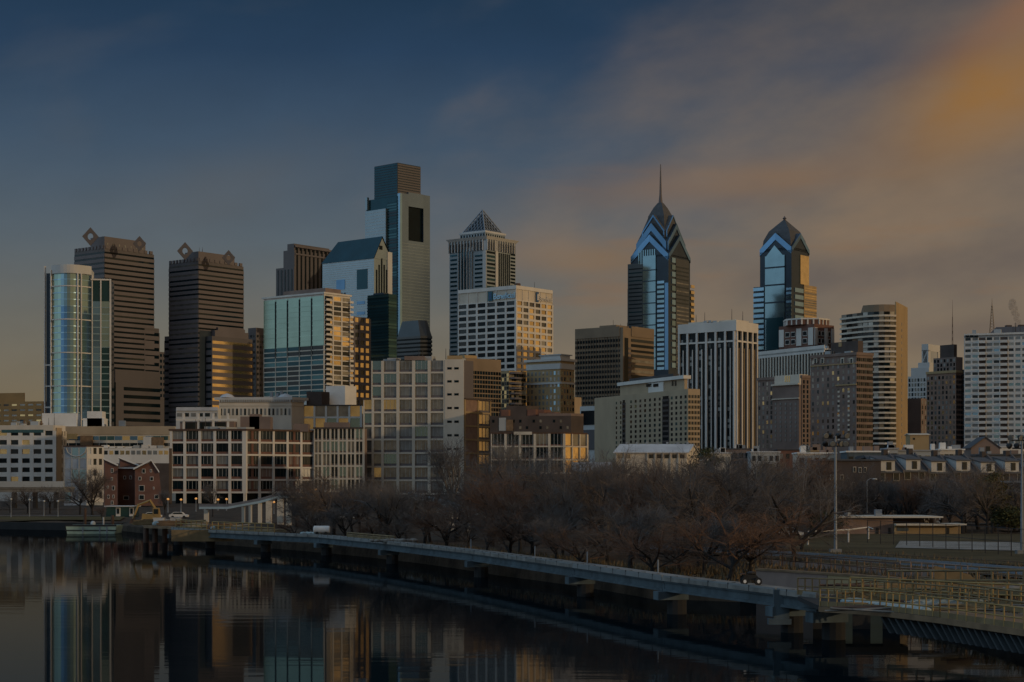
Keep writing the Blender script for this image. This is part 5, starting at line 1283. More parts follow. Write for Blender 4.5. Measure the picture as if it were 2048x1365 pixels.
def pitched(name, label, cat, px0, px1, pye, pyr, pyb, Y, wallm, roofm, wins=(), D=9, front=True, gable=False):
    o = empty(name, P((px0 + px1) / 2, pyb, Y), label, cat); X0, X1, zb, ze, zr = xat(px0, Y), xat(px1, Y), zat(pyb, Y), zat(pye, Y), zat(pyr, Y); m = MB(); r = MB(); e = .35
    if gable:
        xm = (X0 + X1) / 2
        m.hexa([(X0, Y, zb), (X1, Y, zb), (X1, Y + D, zb), (X0, Y + D, zb)], [(X0, Y, ze), (X1, Y, ze), (X1, Y + D, ze), (X0, Y + D, ze)]); m.face([(X0, Y, ze), (X1, Y, ze), (xm, Y, zr)]); m.face([(X1, Y + D, ze), (X0, Y + D, ze), (xm, Y + D, zr)])
        for a, s_ in ((X0, -1), (X1, 1)): r.hexa([(a + s_ * e, Y - e, ze - .1), (xm, Y - e, zr), (xm, Y + D, zr), (a + s_ * e, Y + D, ze - .1)], [(a + s_ * e, Y - e, ze + .15), (xm, Y - e, zr + .25), (xm, Y + D, zr + .25), (a + s_ * e, Y + D, ze + .15)])
    else:
        m.box(X0, X1, Y, Y + D, zb, ze)
        for sx in (X0, X1): m.face([(sx, Y, ze), (sx, Y + D, ze), (sx, Y + D / 2, zr - .05)])
        for y0, y1 in ((Y - e, Y + D / 2), (Y + D + e, Y + D / 2)): r.hexa([(X0 - e, y0, ze - .1), (X1 + e, y0, ze - .1), (X1 + e, y1, zr), (X0 - e, y1, zr)], [(X0 - e, y0, ze + .1), (X1 + e, y0, ze + .1), (X1 + e, y1, zr + .2), (X0 - e, y1, zr + .2)])
    m.build('wall', wallm, o); r.build('roof', roofm, o)
    for x0, x1_, y0, y1 in wins:
        w = MB(); w.box(xat(x0, Y), xat(x1_, Y), Y - .12, Y, zat(y1, Y), zat(y0, Y)); w.build('window', 'dark_glass', o)
    return o
pitched('house', 'low house with a pale slate pitched roof among the bare trees', 'house', 1148, 1222, 944, 926, 985, 420, 'tan_stone', 'grey_roof')
pitched('house', 'brown gabled house with a chimneyed roof in front of the white balcony slab', 'house', 1942, 2000, 897, 875, 930, 520, 'plum_brick', 'slate_roof', [(1972, 1980, 893, 906)], gable=True)
pitched('house', 'pinkish stucco tower house below the distant pale tower', 'house', 1820, 1858, 870, 868, 920, 540, 'tan_stone', 'cream_stone', [(1826, 1830, 876, 880)], D=6)
chim = None
def flat(label, px0, px1, py0, pyb, Y, wallm, roofm='roof_tar', D=9, wins=0, units=1, name='row_building'):
    o = empty(name, P((px0 + px1) / 2, pyb, Y), label, 'building'); X0, X1, zb, zt = xat(px0, Y), xat(px1, Y), 2.0, zat(py0, Y)
    m = MB(); m.box(X0, X1, Y, Y + D, zb, zt - .4); m.build('wall', wallm, o); m = MB(); m.box(X0 - .3, X1 + .3, Y - .3, Y + D, zt - .4, zt); m.build('roof', roofm, o)
    for k in range(wins):
        w = MB(); xc = X0 + (X1 - X0) * (k + .5) / wins; w.box(xc - .55, xc + .55, Y - .1, Y, zt - 3.2, zt - 1.5); w.build('window', random.choice(['dark_glass', 'shade_glass', 'blind_glass']), o)
    for k in range(units):
        w = MB(); xc = random.uniform(X0 + 1, X1 - 1); s_ = random.uniform(.4, 1.2); w.box(xc - s_, xc + s_, Y + 2, Y + 3.5, zt, zt + random.uniform(.6, 1.8)); w.build('roof_unit', random.choice(['grey_metal', 'plum_brick', 'roof_white']), o)
    return o
for a_ in [('pale flat roofed block with snowy roof right of the cream hall', 1405, 1462, 905, 930, 560, 'cream_stone', 'snow_roof'),
           ('brown low block below the striped tower with a tar roof', 1440, 1500, 897, 930, 600, 'plum_brick', 'roof_tar'),
           ('grey low block below the mottled brick house', 1502, 1560, 903, 930, 590, 'grey_stone', 'snow_roof'),
           ('brick low block below the dark brown apartment house', 1556, 1622, 899, 930, 610, 'brick', 'roof_tar'),
           ('low shop with a white awning roof beside the left floodlight pole', 1596, 1672, 905, 930, 480, 'cream_stone', 'roof_white'),
           ('timber topped low building left of the floodlight head', 1622, 1664, 901, 930, 500, 'timber', 'tan_stone'),
           ('wide slate blue low hall with white eaves right of the floodlight pole', 1694, 1776, 902, 930, 470, 'blue_concrete', 'roof_white'),
           ('greenish rendered block beside the slate blue hall', 1776, 1796, 896, 930, 475, 'grey_stone', 'grey_roof'),
           ('grey green garage roof below the pinkish stucco house', 1796, 1880, 900, 930, 480, 'grey_stone', 'grey_roof'),
           ('cream wall block below the rust brick tower', 1878, 1928, 898, 930, 500, 'cream_stone', 'roof_white'),
           ('white roofed row block at the right edge below the balcony slab', 2000, 2100, 893, 930, 560, 'white_concrete', 'snow_roof'),
           ('slate roofed block behind the dormered terrace', 1960, 2060, 908, 930, 470, 'slate_roof', 'slate_roof')]:
    flat(a_[0], *a_[1:], wins=5, units=3)
# dormered terrace at the right
def terrace():
    Y0 = NF(385); w = 5.2
    def proto():
        o = empty('terraced_house', (0, 0, 0), 'x', 'house', 'brick terrace houses with white dormers')
        H = 8.3; rz = 11.4; D = 9
        m = MB(); m.box(-w / 2, w / 2, 0, D, -.5, H); m.build('wall', 'dark_brick', o)
        m = MB(); m.hexa([(-w / 2, -.35, H), (w / 2, -.35, H), (w / 2, 5.2, rz), (-w / 2, 5.2, rz)], [(-w / 2, -.35, H + .2), (w / 2, -.35, H + .2), (w / 2, 5.2, rz + .2), (-w / 2, 5.2, rz + .2)])
        m.hexa([(-w / 2, 5.2, rz - .3), (w / 2, 5.2, rz - .3), (w / 2, D, rz - .5), (-w / 2, D, rz - .5)], [(-w / 2, 5.2, rz + .2), (w / 2, 5.2, rz + .2), (w / 2, D, rz), (-w / 2, D, rz)]); m.build('roof', 'slate_roof', o)
        m = MB(); m.hexa([(w / 2 - .3, -.5, H), (w / 2, -.5, H), (w / 2, 5.3, rz), (w / 2 - .3, 5.3, rz)], [(w / 2 - .3, -.5, H + .6), (w / 2, -.5, H + .6), (w / 2, 5.3, rz + .6), (w / 2 - .3, 5.3, rz + .6)]); m.build('party_wall', 'umber_granite', o)
        # shed dormer with white cheeks
        m = MB(); m.hexa([(-1.9, -.1, H + .3), (.9, -.1, H + .3), (.9, 4.0, H + 2.6), (-1.9, 4.0, H + 2.6)], [(-1.9, -.1, H + 2.2), (.9, -.1, H + 2.2), (.9, 4.0, H + 2.9), (-1.9, 4.0, H + 2.9)]); d = m.build('dormer', 'pale_stone', o)
        m = MB(); m.hexa([(-2.1, -.4, H + 2.2), (1.1, -.4, H + 2.2), (1.1, 4.2, H + 2.95), (-2.1, 4.2, H + 2.95)], [(-2.1, -.4, H + 2.4), (1.1, -.4, H + 2.4), (1.1, 4.2, H + 3.15), (-2.1, 4.2, H + 3.15)]); m.build('dormer_roof', 'slate_roof', d)
        m = MB(); m.box(-.7, .2, -.2, -.1, H + .6, H + 2.0); m.build('dormer_window', 'dark_glass', d)
        for r in range(3):
            for x in (-1.6, 1.2):
                m = MB(); m.box(x - .65, x + .65, -.1, 0, .9 + r * 3, 2.7 + r * 3); f_ = m.build('window', 'blind_glass', o); m = MB(); m.box(x - .5, x + .5, -.13, -.1, 1.05 + r * 3, 2.55 + r * 3); m.build('pane', 'dark_glass', f_)
        m = MB(); m.box(w / 2 - 1.2, w / 2 - .35, 5.5, 6.5, rz - .3, rz + 1.3); m.build('chimney', 'dark_brick', o)
        return o
    p = proto(); names = ['first', 'second', 'third', 'fourth', 'fifth', 'sixth', 'seventh', 'eighth']
    x0 = xat(1920, Y0)
    for i in range(8):
        o = p if i == 0 else copy_tree(p)
        o.location = (xat(1780, Y0) + i * w * .97, Y0 + i * 2.2, 3.2 - i * .05 + (i % 2) * .25); o.rotation_euler.z = R(14)
        o['label'] = f'{names[i]} brick terrace house with a white dormer, counted rightward from the plain brick gable end'
    o = empty('terraced_house', (xat(1700, NF(372)), NF(372), 2), 'broad plain brick end of the terrace with small windows behind the lamp post', 'house', 'brick terrace houses with white dormers')
    m = MB(); Y = NF(372); m.box(xat(1640, Y), xat(1762, Y), Y, Y + 11, 3.5, zat(922, Y)); m.build('wall', 'dark_brick', o)
    m = MB(); m.box(xat(1638, Y), xat(1764, Y), Y - .4, Y + 11.2, zat(922, Y), zat(919, Y)); m.build('roof', 'slate_roof', o)
    for x0, x1_, y0, y1 in ((1706, 1712, 934, 945), (1717, 1723, 935, 946), (1727, 1733, 935, 946), (1773 - 14, 1779 - 20, 935, 948), (1704, 1710, 965, 976), (1660, 1667, 950, 961), (1680, 1687, 950, 961)):
        if x1_ <= x0: continue
        m = MB(); m.box(xat(x0, Y), xat(x1_, Y), Y - .12, Y, zat(y1, Y), zat(y0, Y)); f_ = m.build('window', 'cream_stone', o); m = MB(); m.box(xat(x0 + 1, Y), xat(x1_ - 1, Y), Y - .16, Y - .12, zat(y1 - 1, Y), zat(y0 + 1, Y)); m.build('pane', 'dark_glass', f_)
    o = empty('terraced_house', (xat(2040, NF(330)), NF(330), 2), 'nearest brick house with white framed windows at the right edge', 'house', 'brick terrace houses with white dormers')
    m = MB(); Y = NF(330); m.box(xat(2012, Y), xat(2110, Y), Y, Y + 9, 2.5, zat(966, Y)); m.build('wall', 'dark_brick', o); m = MB(); m.box(xat(2008, Y), xat(2112, Y), Y - .4, Y + 9, zat(966, Y), zat(962, Y)); m.build('roof', 'grey_roof', o)
    for x0, x1_, y0, y1 in ((2031, 2040, 979, 995), (2022, 2030, 1006, 1018), (2031, 2038, 1006, 1018), (2046, 2054, 979, 995)):
        m = MB(); m.box(xat(x0, Y), xat(x1_, Y), Y - .12, Y, zat(y1, Y), zat(y0, Y)); f_ = m.build('window', 'white_paint', o); m = MB(); m.box(xat(x0 + 1.5, Y), xat(x1_ - 1.5, Y), Y - .16, Y - .12, zat(y1 - 1.5, Y), zat(y0 + 1.5, Y)); m.build('pane', 'dark_glass', f_)
terrace()
# low recreation pavilion
def pavilion():
    Y = NF(300); o = empty('pavilion', P(1790, 1066, Y), 'low flat roofed recreation pavilion with white roof edges by the field', 'building'); zb = 1.8
    m = MB(); m.box(xat(1672, Y), xat(1786, Y), Y, Y + 12, zb, zat(1036, Y)); m.build('wall', 'retaining', o)
    m = MB(); m.box(xat(1786, Y), xat(1918, Y), Y - 1, Y + 10, zb, zat(1051, Y)); m.build('wall', 'tan_stone', o)
    m = MB(); m.box(xat(1786, Y), xat(1880, Y), Y + 4, Y + 11, zat(1051, Y), zat(1035, Y)); m.build('clerestory_wall', 'dark_brick', o)
    m = MB(); m.box(xat(1670, Y), xat(1884, Y), Y - .8, Y + 12.5, zat(1036, Y), zat(1033, Y)); m.build('roof', 'cream_stone', o)
    m = MB(); m.box(xat(1786, Y), xat(1926, Y), Y - 2.2, Y + 3.9, zat(1051, Y), zat(1047.5, Y)); m.build('roof', 'cream_stone', o)
    m = MB(); m.box(xat(1792, Y), xat(1814, Y), Y - 1.1, Y - 1, zat(1062, Y), zat(1055, Y)); m.build('mural', 'blue_concrete', o)
    for px in (1752, 1776, 1890): m = MB(); m.box(xat(px, Y), xat(px + 5, Y), Y - 1.1 if px > 1786 else Y - .1, Y - (1 if px > 1786 else 0), zb, zat(1056, Y)); m.build('door', 'dark_metal', o)
    for px in (1853, 1875):      # pale painted loops
        m = MB(); c = (xat(px, Y + 4), zat(1039.5, Y + 4)); m.tube([(c[0] + .35 * math.cos(a), Y + 3.93, c[1] + .42 * math.sin(a)) for a in [k * .7 for k in range(8)]], .08, 4); m.tube([(c[0] + .3 * math.cos(a), Y + 3.93, c[1] - .55 + .3 * math.sin(a)) for a in [k * .8 for k in range(8)]], .08, 4); m.build('painted_mark', 'roof_white', o)
    m = MB(); m.box(xat(1751, Y + 3), xat(1764, Y + 3), Y + 3, Y + 4, zat(1033, Y), zat(1020, Y)); m.build('roof_unit', 'grey_metal', o)
    m = MB(); m.tube([(xat(1705, Y), Y + 4, zat(1033, Y)), (xat(1705, Y), Y + 4, zat(1026, Y))], .5, 8); m.build('vent', 'grey_metal', o)
pavilion()
# elevated road at the far left
def viaduct():
    Y = 560; o = empty('viaduct', (xat(40, Y), Y, 2.5), 'grey concrete road viaduct under the cream office building', 'bridge'); X0, X1 = xat(-120, Y), xat(128, Y)
    m = MB(); m.box(X0, X1, Y, Y + 14, zat(978, Y), zat(974, Y)); m.build('deck', 'concrete', o); m = MB(); m.box(X0, X1, Y - .4, Y, zat(975, Y), zat(963, Y)); m.build('parapet', 'grey_stone', o)
    m = MB(); m.box(X0, X1, Y + .6, Y + 13, zat(985, Y), zat(978, Y)); m.build('girder', 'concrete', o)
    for px in (-20, 20, 62, 104): m = MB(); m.box(xat(px, Y), xat(px + 7, Y), Y + 2, Y + 4, 2.4, zat(985, Y)); m.build('pier', 'shade_concrete', o)
viaduct()
# ================================================================== RIVERSIDE THINGS
def ramp(label, pts, Y, posts, Yd, railh=1.1, m='concrete', zb=1.6):
    Y = NF(Y)
    o = empty('footbridge', P(*pts[len(pts) // 2], Y), label, 'footbridge'); A = [P(px, py, Y + (Yd * k / (len(pts) - 1))) for k, (px, py) in enumerate(pts)]; s = MB(); p = MB(); r = MB()
    for a, c in zip(A[:-1], A[1:]):
        D = Vector((.3, 3.0, 0)); dn = Vector((0, 0, -.45)); up = Vector((0, 0, railh))
        s.hexa([a + dn, c + dn, c + D + dn, a + D + dn], [a, c, c + D, a + D]); t = Vector((0, .15, 0)); p.hexa([a, c, c + t, a + t], [a + up, c + up, c + t + up, a + t + up])
    s.build('deck', 'cream_stone', o); p.build('parapet', m, o)
    for px, w in posts:
        for (pa, a), (pc, c) in zip(zip(pts[:-1], A[:-1]), zip(pts[1:], A[1:])):
            if pa[0] <= px <= pc[0]:
                u = (px - pa[0]) / max(1, pc[0] - pa[0]); q = a.lerp(c, u); m_ = MB(); m_.box(q.x - w / 2, q.x + w / 2, q.y + .3, q.y + 1.1, zb, q.z - .45); m_.build('pier', 'cream_stone', o); break
    return o
ramp('pale concrete footbridge ramp climbing in front of the brick warehouse', [(398, 1014), (455, 1014), (520, 1002), (556, 992), (582, 991)], 455, [(412, .9), (486, .6), (500, .6), (519, .7), (537, 1.1), (560, 1.2), (574, .5), (579, .5)], -30, .5, 'retaining')
ramp('sloping pale footbridge ramp behind the bare riverside trees', [(815, 992), (850, 999), (900, 1011), (945, 1023), (970, 1030)], 400, [(845, 1.0), (874, 1.1), (907, 1.3), (940, .9)], -70, .7, 'concrete')
def barge():
    Y = 470; Y = ygr(1068, 0); o = empty('work_barge', (xat(182, Y), Y, 0), 'pale green flat work barge moored by the river wall', 'barge'); m = MB(); X0, X1 = xat(131, Y), xat(233, Y)
    m.hexa([(X0 + .4, Y, -.3), (X1 - .4, Y, -.3), (X1 - .4, Y + 6, -.3), (X0 + .4, Y + 6, -.3)], [(X0, Y, 1.65), (X1, Y, 1.65), (X1, Y + 6, 1.65), (X0, Y + 6, 1.65)]); m.build('hull', 'barge_green', o)
    m = MB(); m.box(X0, X1, Y - .1, Y, 1.45, 1.75); m.box(X0, X1, Y - .08, Y, .55, .75); m.build('rubbing_strake', 'dark_metal', o)
    for k in (.33, .66, .8): m = MB(); m.box(X0 + (X1 - X0) * k, X0 + (X1 - X0) * k + .25, Y - .09, Y, .1, 1.45); m.build('hull_rib', 'grey_metal', o)
    m = MB(); m.ball((X1 - 5, Y + 2, 1.95), .5); m.build('buoy', 'pale_stone', o)
barge()
def pile(label, px, y0, y1, Y, r=.3, m='rust_metal'):
    Y = NF(Y)
    o = MB(); o.tube([(xat(px, Y), Y, zat(y1, Y) - 1), (xat(px, Y), Y, zat(y0, Y))], r, 8); q = o.build('mooring_pile', m); tag(q, label, 'pile')
pile('tall dark mooring pile behind the middle of the green barge', 170, 1017, 1062, 446); pile('shorter dark mooring pile behind the right end of the green barge', 225, 1031, 1062, 446, .33)
pile('thin leaning pale pile near the right end of the green barge', 207, 1035, 1062, 444, .16, 'pale_stone')
# lamp posts
def lamp(label, px, y0, y1, Y, lit=False, m='pole_metal', arm=0):
    Y = NF(Y)
    x = xat(px, Y); z0, z1 = zat(y1, Y), zat(y0, Y); o = empty('street_lamp', (x, Y, z0), label, 'lamp', 'street lamps')
    s = MB(); s.tube([(x, Y, z0 - .4), (x, Y, z0 + (z1 - z0) * .3), (x, Y, z1)], [.13, .09, .07], 6); s.build('pole', m, o)
    h = MB()
    if arm:
        h.tube([(x, Y, z1), (x + arm * .5, Y, z1 + .35), (x + arm, Y, z1 + .3)], [.07, .06, .06], 5); h.build('arm', m, o); h = MB(); h.ball((x + arm * 1.2, Y, z1 + .25), .42, sq=(1, .5, .35))
    else: h.ball((x, Y, z1 + .15), .3, sq=(1, 1, .8))
    h.build('lamp_head', 'glow' if lit else 'pale_stone', o)
for px, y0, y1, l in [(22, 1000, 1034, 'path lamp nearest the left edge of the photo'), (59, 1001, 1030, 'path lamp left of the pier under the viaduct'), (88, 1004, 1029, 'path lamp below the middle of the viaduct'), (116, 1004, 1030, 'path lamp below the right end of the viaduct')]:
    lamp('thin grey ' + l, px, y0, y1, 540)
for px, y0, y1, l in [(336, 1000, 1022, 'glowing lamp at the left corner of the brick warehouse'), (362, 1001, 1022, 'glowing lamp at the second warehouse bay'), (392, 999, 1020, 'glowing lamp at the third warehouse bay'), (436, 1001, 1018, 'glowing lamp above the foot of the footbridge ramp'), (453, 1000, 1018, 'glowing lamp at the last left warehouse bay'), (548, 1006, 1025, 'glowing lamp between the footbridge piers')]:
    lamp(l, px, y0, y1, 520, True)
lamp('glowing lamp among the trees left of the loft block', 632, 981, 1045, 430, True); lamp('glowing lamp at the tall pole before the loft block', 760, 983, 1040, 420, True)
lamp('tall pale street lamp with a curved head before the brick terrace', 1734, 962, 1022, 330, False, 'pole_metal', 1.0)
lamp('pale pole lamp right of the loft block among the trees', 958, 977, 1012, 430, False, 'pole_metal', -.6)
def flood(label, px, y0, y1, Y, n):
    Y = NF(Y)
    x = xat(px, Y); z0, z1 = zat(y1, Y), zat(y0, Y); o = empty('floodlight_pole', (x, Y, z0), label, 'floodlight', 'tall sports field floodlight poles')
    m = MB(); m.tube([(x, Y, z0 - .5), (x, Y, z0 + (z1 - z0) * .5), (x, Y, z1)], [.19, .14, .10], 10); m.build('pole', 'pole_metal', o)
    m = MB(); m.bar((x - 1.1, Y, z1 - .25), (x + 1.1, Y, z1 - .25), .06); m.bar((x - 1.0, Y, z1 - 1.1), (x + 1.0, Y, z1 - 1.1), .06); m.build('crossarm', 'dark_metal', o)
    m = MB(); m.box(x - .6, x + .6, Y - .5, Y + .5, z0 - .2, z0 + .18); m.build('footing', 'concrete', o)
    for k in range(n):
        xx = x - 1.1 + 2.2 * (k % 4) / 3 + random.uniform(-.08, .08); zz = z1 + (.1 if k < 4 else -.75); a = random.uniform(-.6, .6)
        m = MB(); c = Vector((xx, Y, zz)); d = Vector((math.sin(a), -math.cos(a) * random.choice((1, -1)), -.35)).normalized()
        m.tube([c - d * .15, c + d * .1, c + d * .35], [.1, .26, .34], 8); h = m.build('floodlight', 'dark_metal', o); m = MB(); m.tube([c + d * .36, c + d * .4], [.31, .28], 8); m.build('lens', 'blind_glass', h)
flood('left floodlight pole beside the goal frame', 1671, 872, 1102, 212, 8)
flood('right floodlight pole at the edge of the photo', 2044, 876, 1104, 205, 8)
# goal / backstop frame
def goal():
    Y0, Y1 = 245, 292; A = [(1616, 1064, 1099, NF(240)), (1697, 1060, 1094, NF(252)), (1737, 1055, 1088, NF(268))]
    o = empty('goal_frame', P(1697, 1094, NF(252)), 'white tubular goal frames behind the left floodlight pole', 'goal')
    for px, yt, yb, Y in A: m = MB(); m.bar(P(px, yb + 1, Y), P(px, yt, Y), .10); m.build('post', 'white_paint', o)
    m = MB(); m.bar(P(1616, 1064, NF(240)), P(1697, 1060, NF(252)), .09); m.bar(P(1697, 1060, NF(252)), P(1737, 1055, NF(268)), .09); m.bar(P(1737, 1055, NF(268)), P(1746, 1058, NF(262)), .08); m.build('crossbar', 'white_paint', o)
goal()
def fence():
    o = empty('chain_link_fence', (xat(1900, 193), 193, 1.8), 'dark chain link fence with tall posts along the sports field', 'fence'); K = 14; pts = []
    for k in range(K):
        u = k / (K - 1); px = 1735 + (2075 - 1735) * u; Y = NF(250 - 62 * u); z = ground_z(px, Y) + .2; pts.append(Vector((xat(px, Y), Y, z))); m = MB(); m.tube([pts[-1] - Vector((0, 0, .4)), pts[-1] + Vector((0, 0, 2.9))], .05, 5); m.build('post', 'dark_metal', o)
    m = MB()
    for a, c in zip(pts[:-1], pts[1:]):
        for h in (.05, 1.5, 2.85): m.bar(a + Vector((0, 0, h)), c + Vector((0, 0, h)), .025)
        L_ = (c - a).length; n = int(L_ / .35)
        for j in range(n):
            p0 = a.lerp(c, j / n); p1 = a.lerp(c, min(1, (j + 4) / n)); 
            m.tube([p0 + Vector((0, 0, .05)), p1 + Vector((0, 0, 2.85))], .004, 3, False); m.tube([p1 + Vector((0, 0, .05)), p0 + Vector((0, 0, 2.85))], .004, 3, False)
    q = m.build('wire_mesh', 'dark_metal', o)
fence()
def track():
    o = empty('railway_track', P(1750, 1118, NF(200)), 'double railway track curving past the sports field', 'railway track'); a0, a1 = (1300, NF(226)), (2160, NF(146))
    for off in (-4.6, -3.2, 3.4, 4.8):
        m = MB(); pts = []
        for k in range(25):
            u = k / 24; px = a0[0] + (a1[0] - a0[0]) * u; Y = a0[1] + (a1[1] - a0[1]) * u + off; pts.append((xat(px, Y), Y, ground_z(px, Y) + .42))
        for p, q in zip(pts[:-1], pts[1:]): m.hexa([(p[0], p[1] - .06, p[2]), (q[0], q[1] - .06, q[2]), (q[0], q[1] + .06, q[2]), (p[0], p[1] + .06, p[2])], [(p[0], p[1] - .06, p[2] + .17), (q[0], q[1] - .06, q[2] + .17), (q[0], q[1] + .06, q[2] + .17), (p[0], p[1] + .06, p[2] + .17)])
        m.build('rail', 'grey_metal', o)
    m = MB()
    for c in (-3.9, 4.1):
        for k in range(150):
            u = k / 150; px = a0[0] + (a1[0] - a0[0]) * u; Y = a0[1] + (a1[1] - a0[1]) * u + c; z = ground_z(px, Y); x = xat(px, Y); m.box(x - .12, x + .12, Y - 1.3, Y + 1.3, z + .22, z + .40)
    q = m.build('sleeper', 'timber', o); q['kind'] = 'stuff'
track()

# ------------------------------------------------------------------ boardwalk on piers
ZD = 2.65
BW = [(345, 1056), (409, 1061), (520, 1066), (640, 1071), (770, 1083), (945, 1102), (1150, 1129), (1330, 1154), (1558, 1180), (1640, 1190)]
def boardwalk():
    pts = []
    for px, py in BW: Y = ygr(py, ZD); pts.append(Vector((xat(px, Y), Y)))
    o = empty('boardwalk', (pts[5].x, pts[5].y, 0), 'long pale concrete boardwalk under construction on piers over the river', 'boardwalk'); Wd = 1.9
    for i, (a, c) in enumerate(zip(pts[:-1], pts[1:])):
        d = (c - a); Lg = d.length; d /= Lg
        m = MB(); m.fbox(a, d, .05, Lg - .05, -Wd, .25, ZD - .28, ZD); m.build('deck_span', 'deck_pale' if i % 3 else 'concrete', o); m = MB(); m.fbox(a, d, .1, Lg - .1, .05, .22, ZD, ZD + .12); m.build('kerb', 'concrete', o); m = MB()
        for k in range(int(Lg / 3)): m.fbox(a, d, 1.5 + k * 3, 1.56 + k * 3, -.3, .262, ZD - .27, ZD + .125)
        m.build('joint', 'dark_metal', o)
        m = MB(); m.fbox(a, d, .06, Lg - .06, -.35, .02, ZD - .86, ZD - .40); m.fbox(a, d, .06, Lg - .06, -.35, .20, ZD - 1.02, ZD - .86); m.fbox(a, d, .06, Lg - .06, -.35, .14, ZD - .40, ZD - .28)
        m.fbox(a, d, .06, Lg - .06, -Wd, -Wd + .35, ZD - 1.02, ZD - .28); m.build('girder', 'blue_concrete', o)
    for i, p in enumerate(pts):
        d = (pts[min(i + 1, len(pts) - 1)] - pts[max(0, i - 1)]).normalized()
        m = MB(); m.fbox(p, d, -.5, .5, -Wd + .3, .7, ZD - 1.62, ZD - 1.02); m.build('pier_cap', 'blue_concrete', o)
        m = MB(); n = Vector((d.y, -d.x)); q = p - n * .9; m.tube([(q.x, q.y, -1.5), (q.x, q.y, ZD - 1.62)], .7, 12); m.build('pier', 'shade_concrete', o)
    # temporary stanchions
    for px in (1080, 1182, 941, 1325):
        k = max(j for j in range(len(BW)) if BW[j][0] <= px); u = (px - BW[k][0]) / (BW[k + 1][0] - BW[k][0]); p = pts[k].lerp(pts[k + 1], u)
        m = MB(); m.tube([(p.x, p.y + 3.5, ZD - .2), (p.x, p.y + 3.5, ZD + 1.05)], .06, 5); m.build('stanchion', 'pole_metal', o)
boardwalk()
def bw_at(px, back=0):
    k = max(j for j in range(len(BW) - 1) if BW[j][0] <= px or j == 0); u = (px - BW[k][0]) / (BW[k + 1][0] - BW[k][0]); py = BW[k][1] + (BW[k + 1][1] - BW[k][1]) * u
    Y = ygr(py, ZD); return Vector((xat(px, Y), Y + back, ZD))
def rail(name, label, a, c, n, h, m='yellow_paint', rails=(1.0, .55), r=.05, kick=True, cat='railing', group=None, toe='plank_yellow'):
    """guard rail between two points in space"""
    o = empty(name, a.lerp(c, .5), label, cat, group); up = Vector((0, 0, 1))
    for k in range(n + 1):
        p = a.lerp(c, k / n); q = MB(); q.tube([p, p + up * h], r * 1.15, 4); q.build('post', m, o)
    for f in rails: q = MB(); q.bar(a + up * h * f, c + up * h * f, r); q.build('rail', m, o)
    if kick: q = MB(); d = c - a; t = Vector((0, .06, 0)); q.hexa([a, c, c + t, a + t], [a + up * .28, c + up * .28, c + t + up * .28, a + t + up * .28]); q.build('toe_board', toe, o)
    return o
G_ = 'yellow construction railings on the boardwalk'
rail('guard_rail', 'yellow guard rail on the far left stretch of the boardwalk before the footbridge', bw_at(420, 2), bw_at(545, 2), 10, 1.25, r=.07, group=G_)
rail('guard_rail', 'yellow guard rail at the left tip of the boardwalk under the excavator', bw_at(346, 2.5), bw_at(408, 2.5), 6, 1.25, r=.07, group=G_)
rail('guard_rail', 'low yellow timber rail on the boardwalk before the bare willow trees', bw_at(690, 3.5), bw_at(785, 3.5), 7, .55, 'plank_yellow', r=.08, group=G_)
# yellow formwork on the far pier
p = bw_at(409); m = MB(); m.box(p.x - 4.6, p.x + 4.6, p.y - 1.6, p.y - 1.2, ZD - 1.6, ZD + .1)
o = tag(m.build('formwork', 'plank_yellow'), 'yellow timber formwork hanging on the far boardwalk pier', 'formwork')
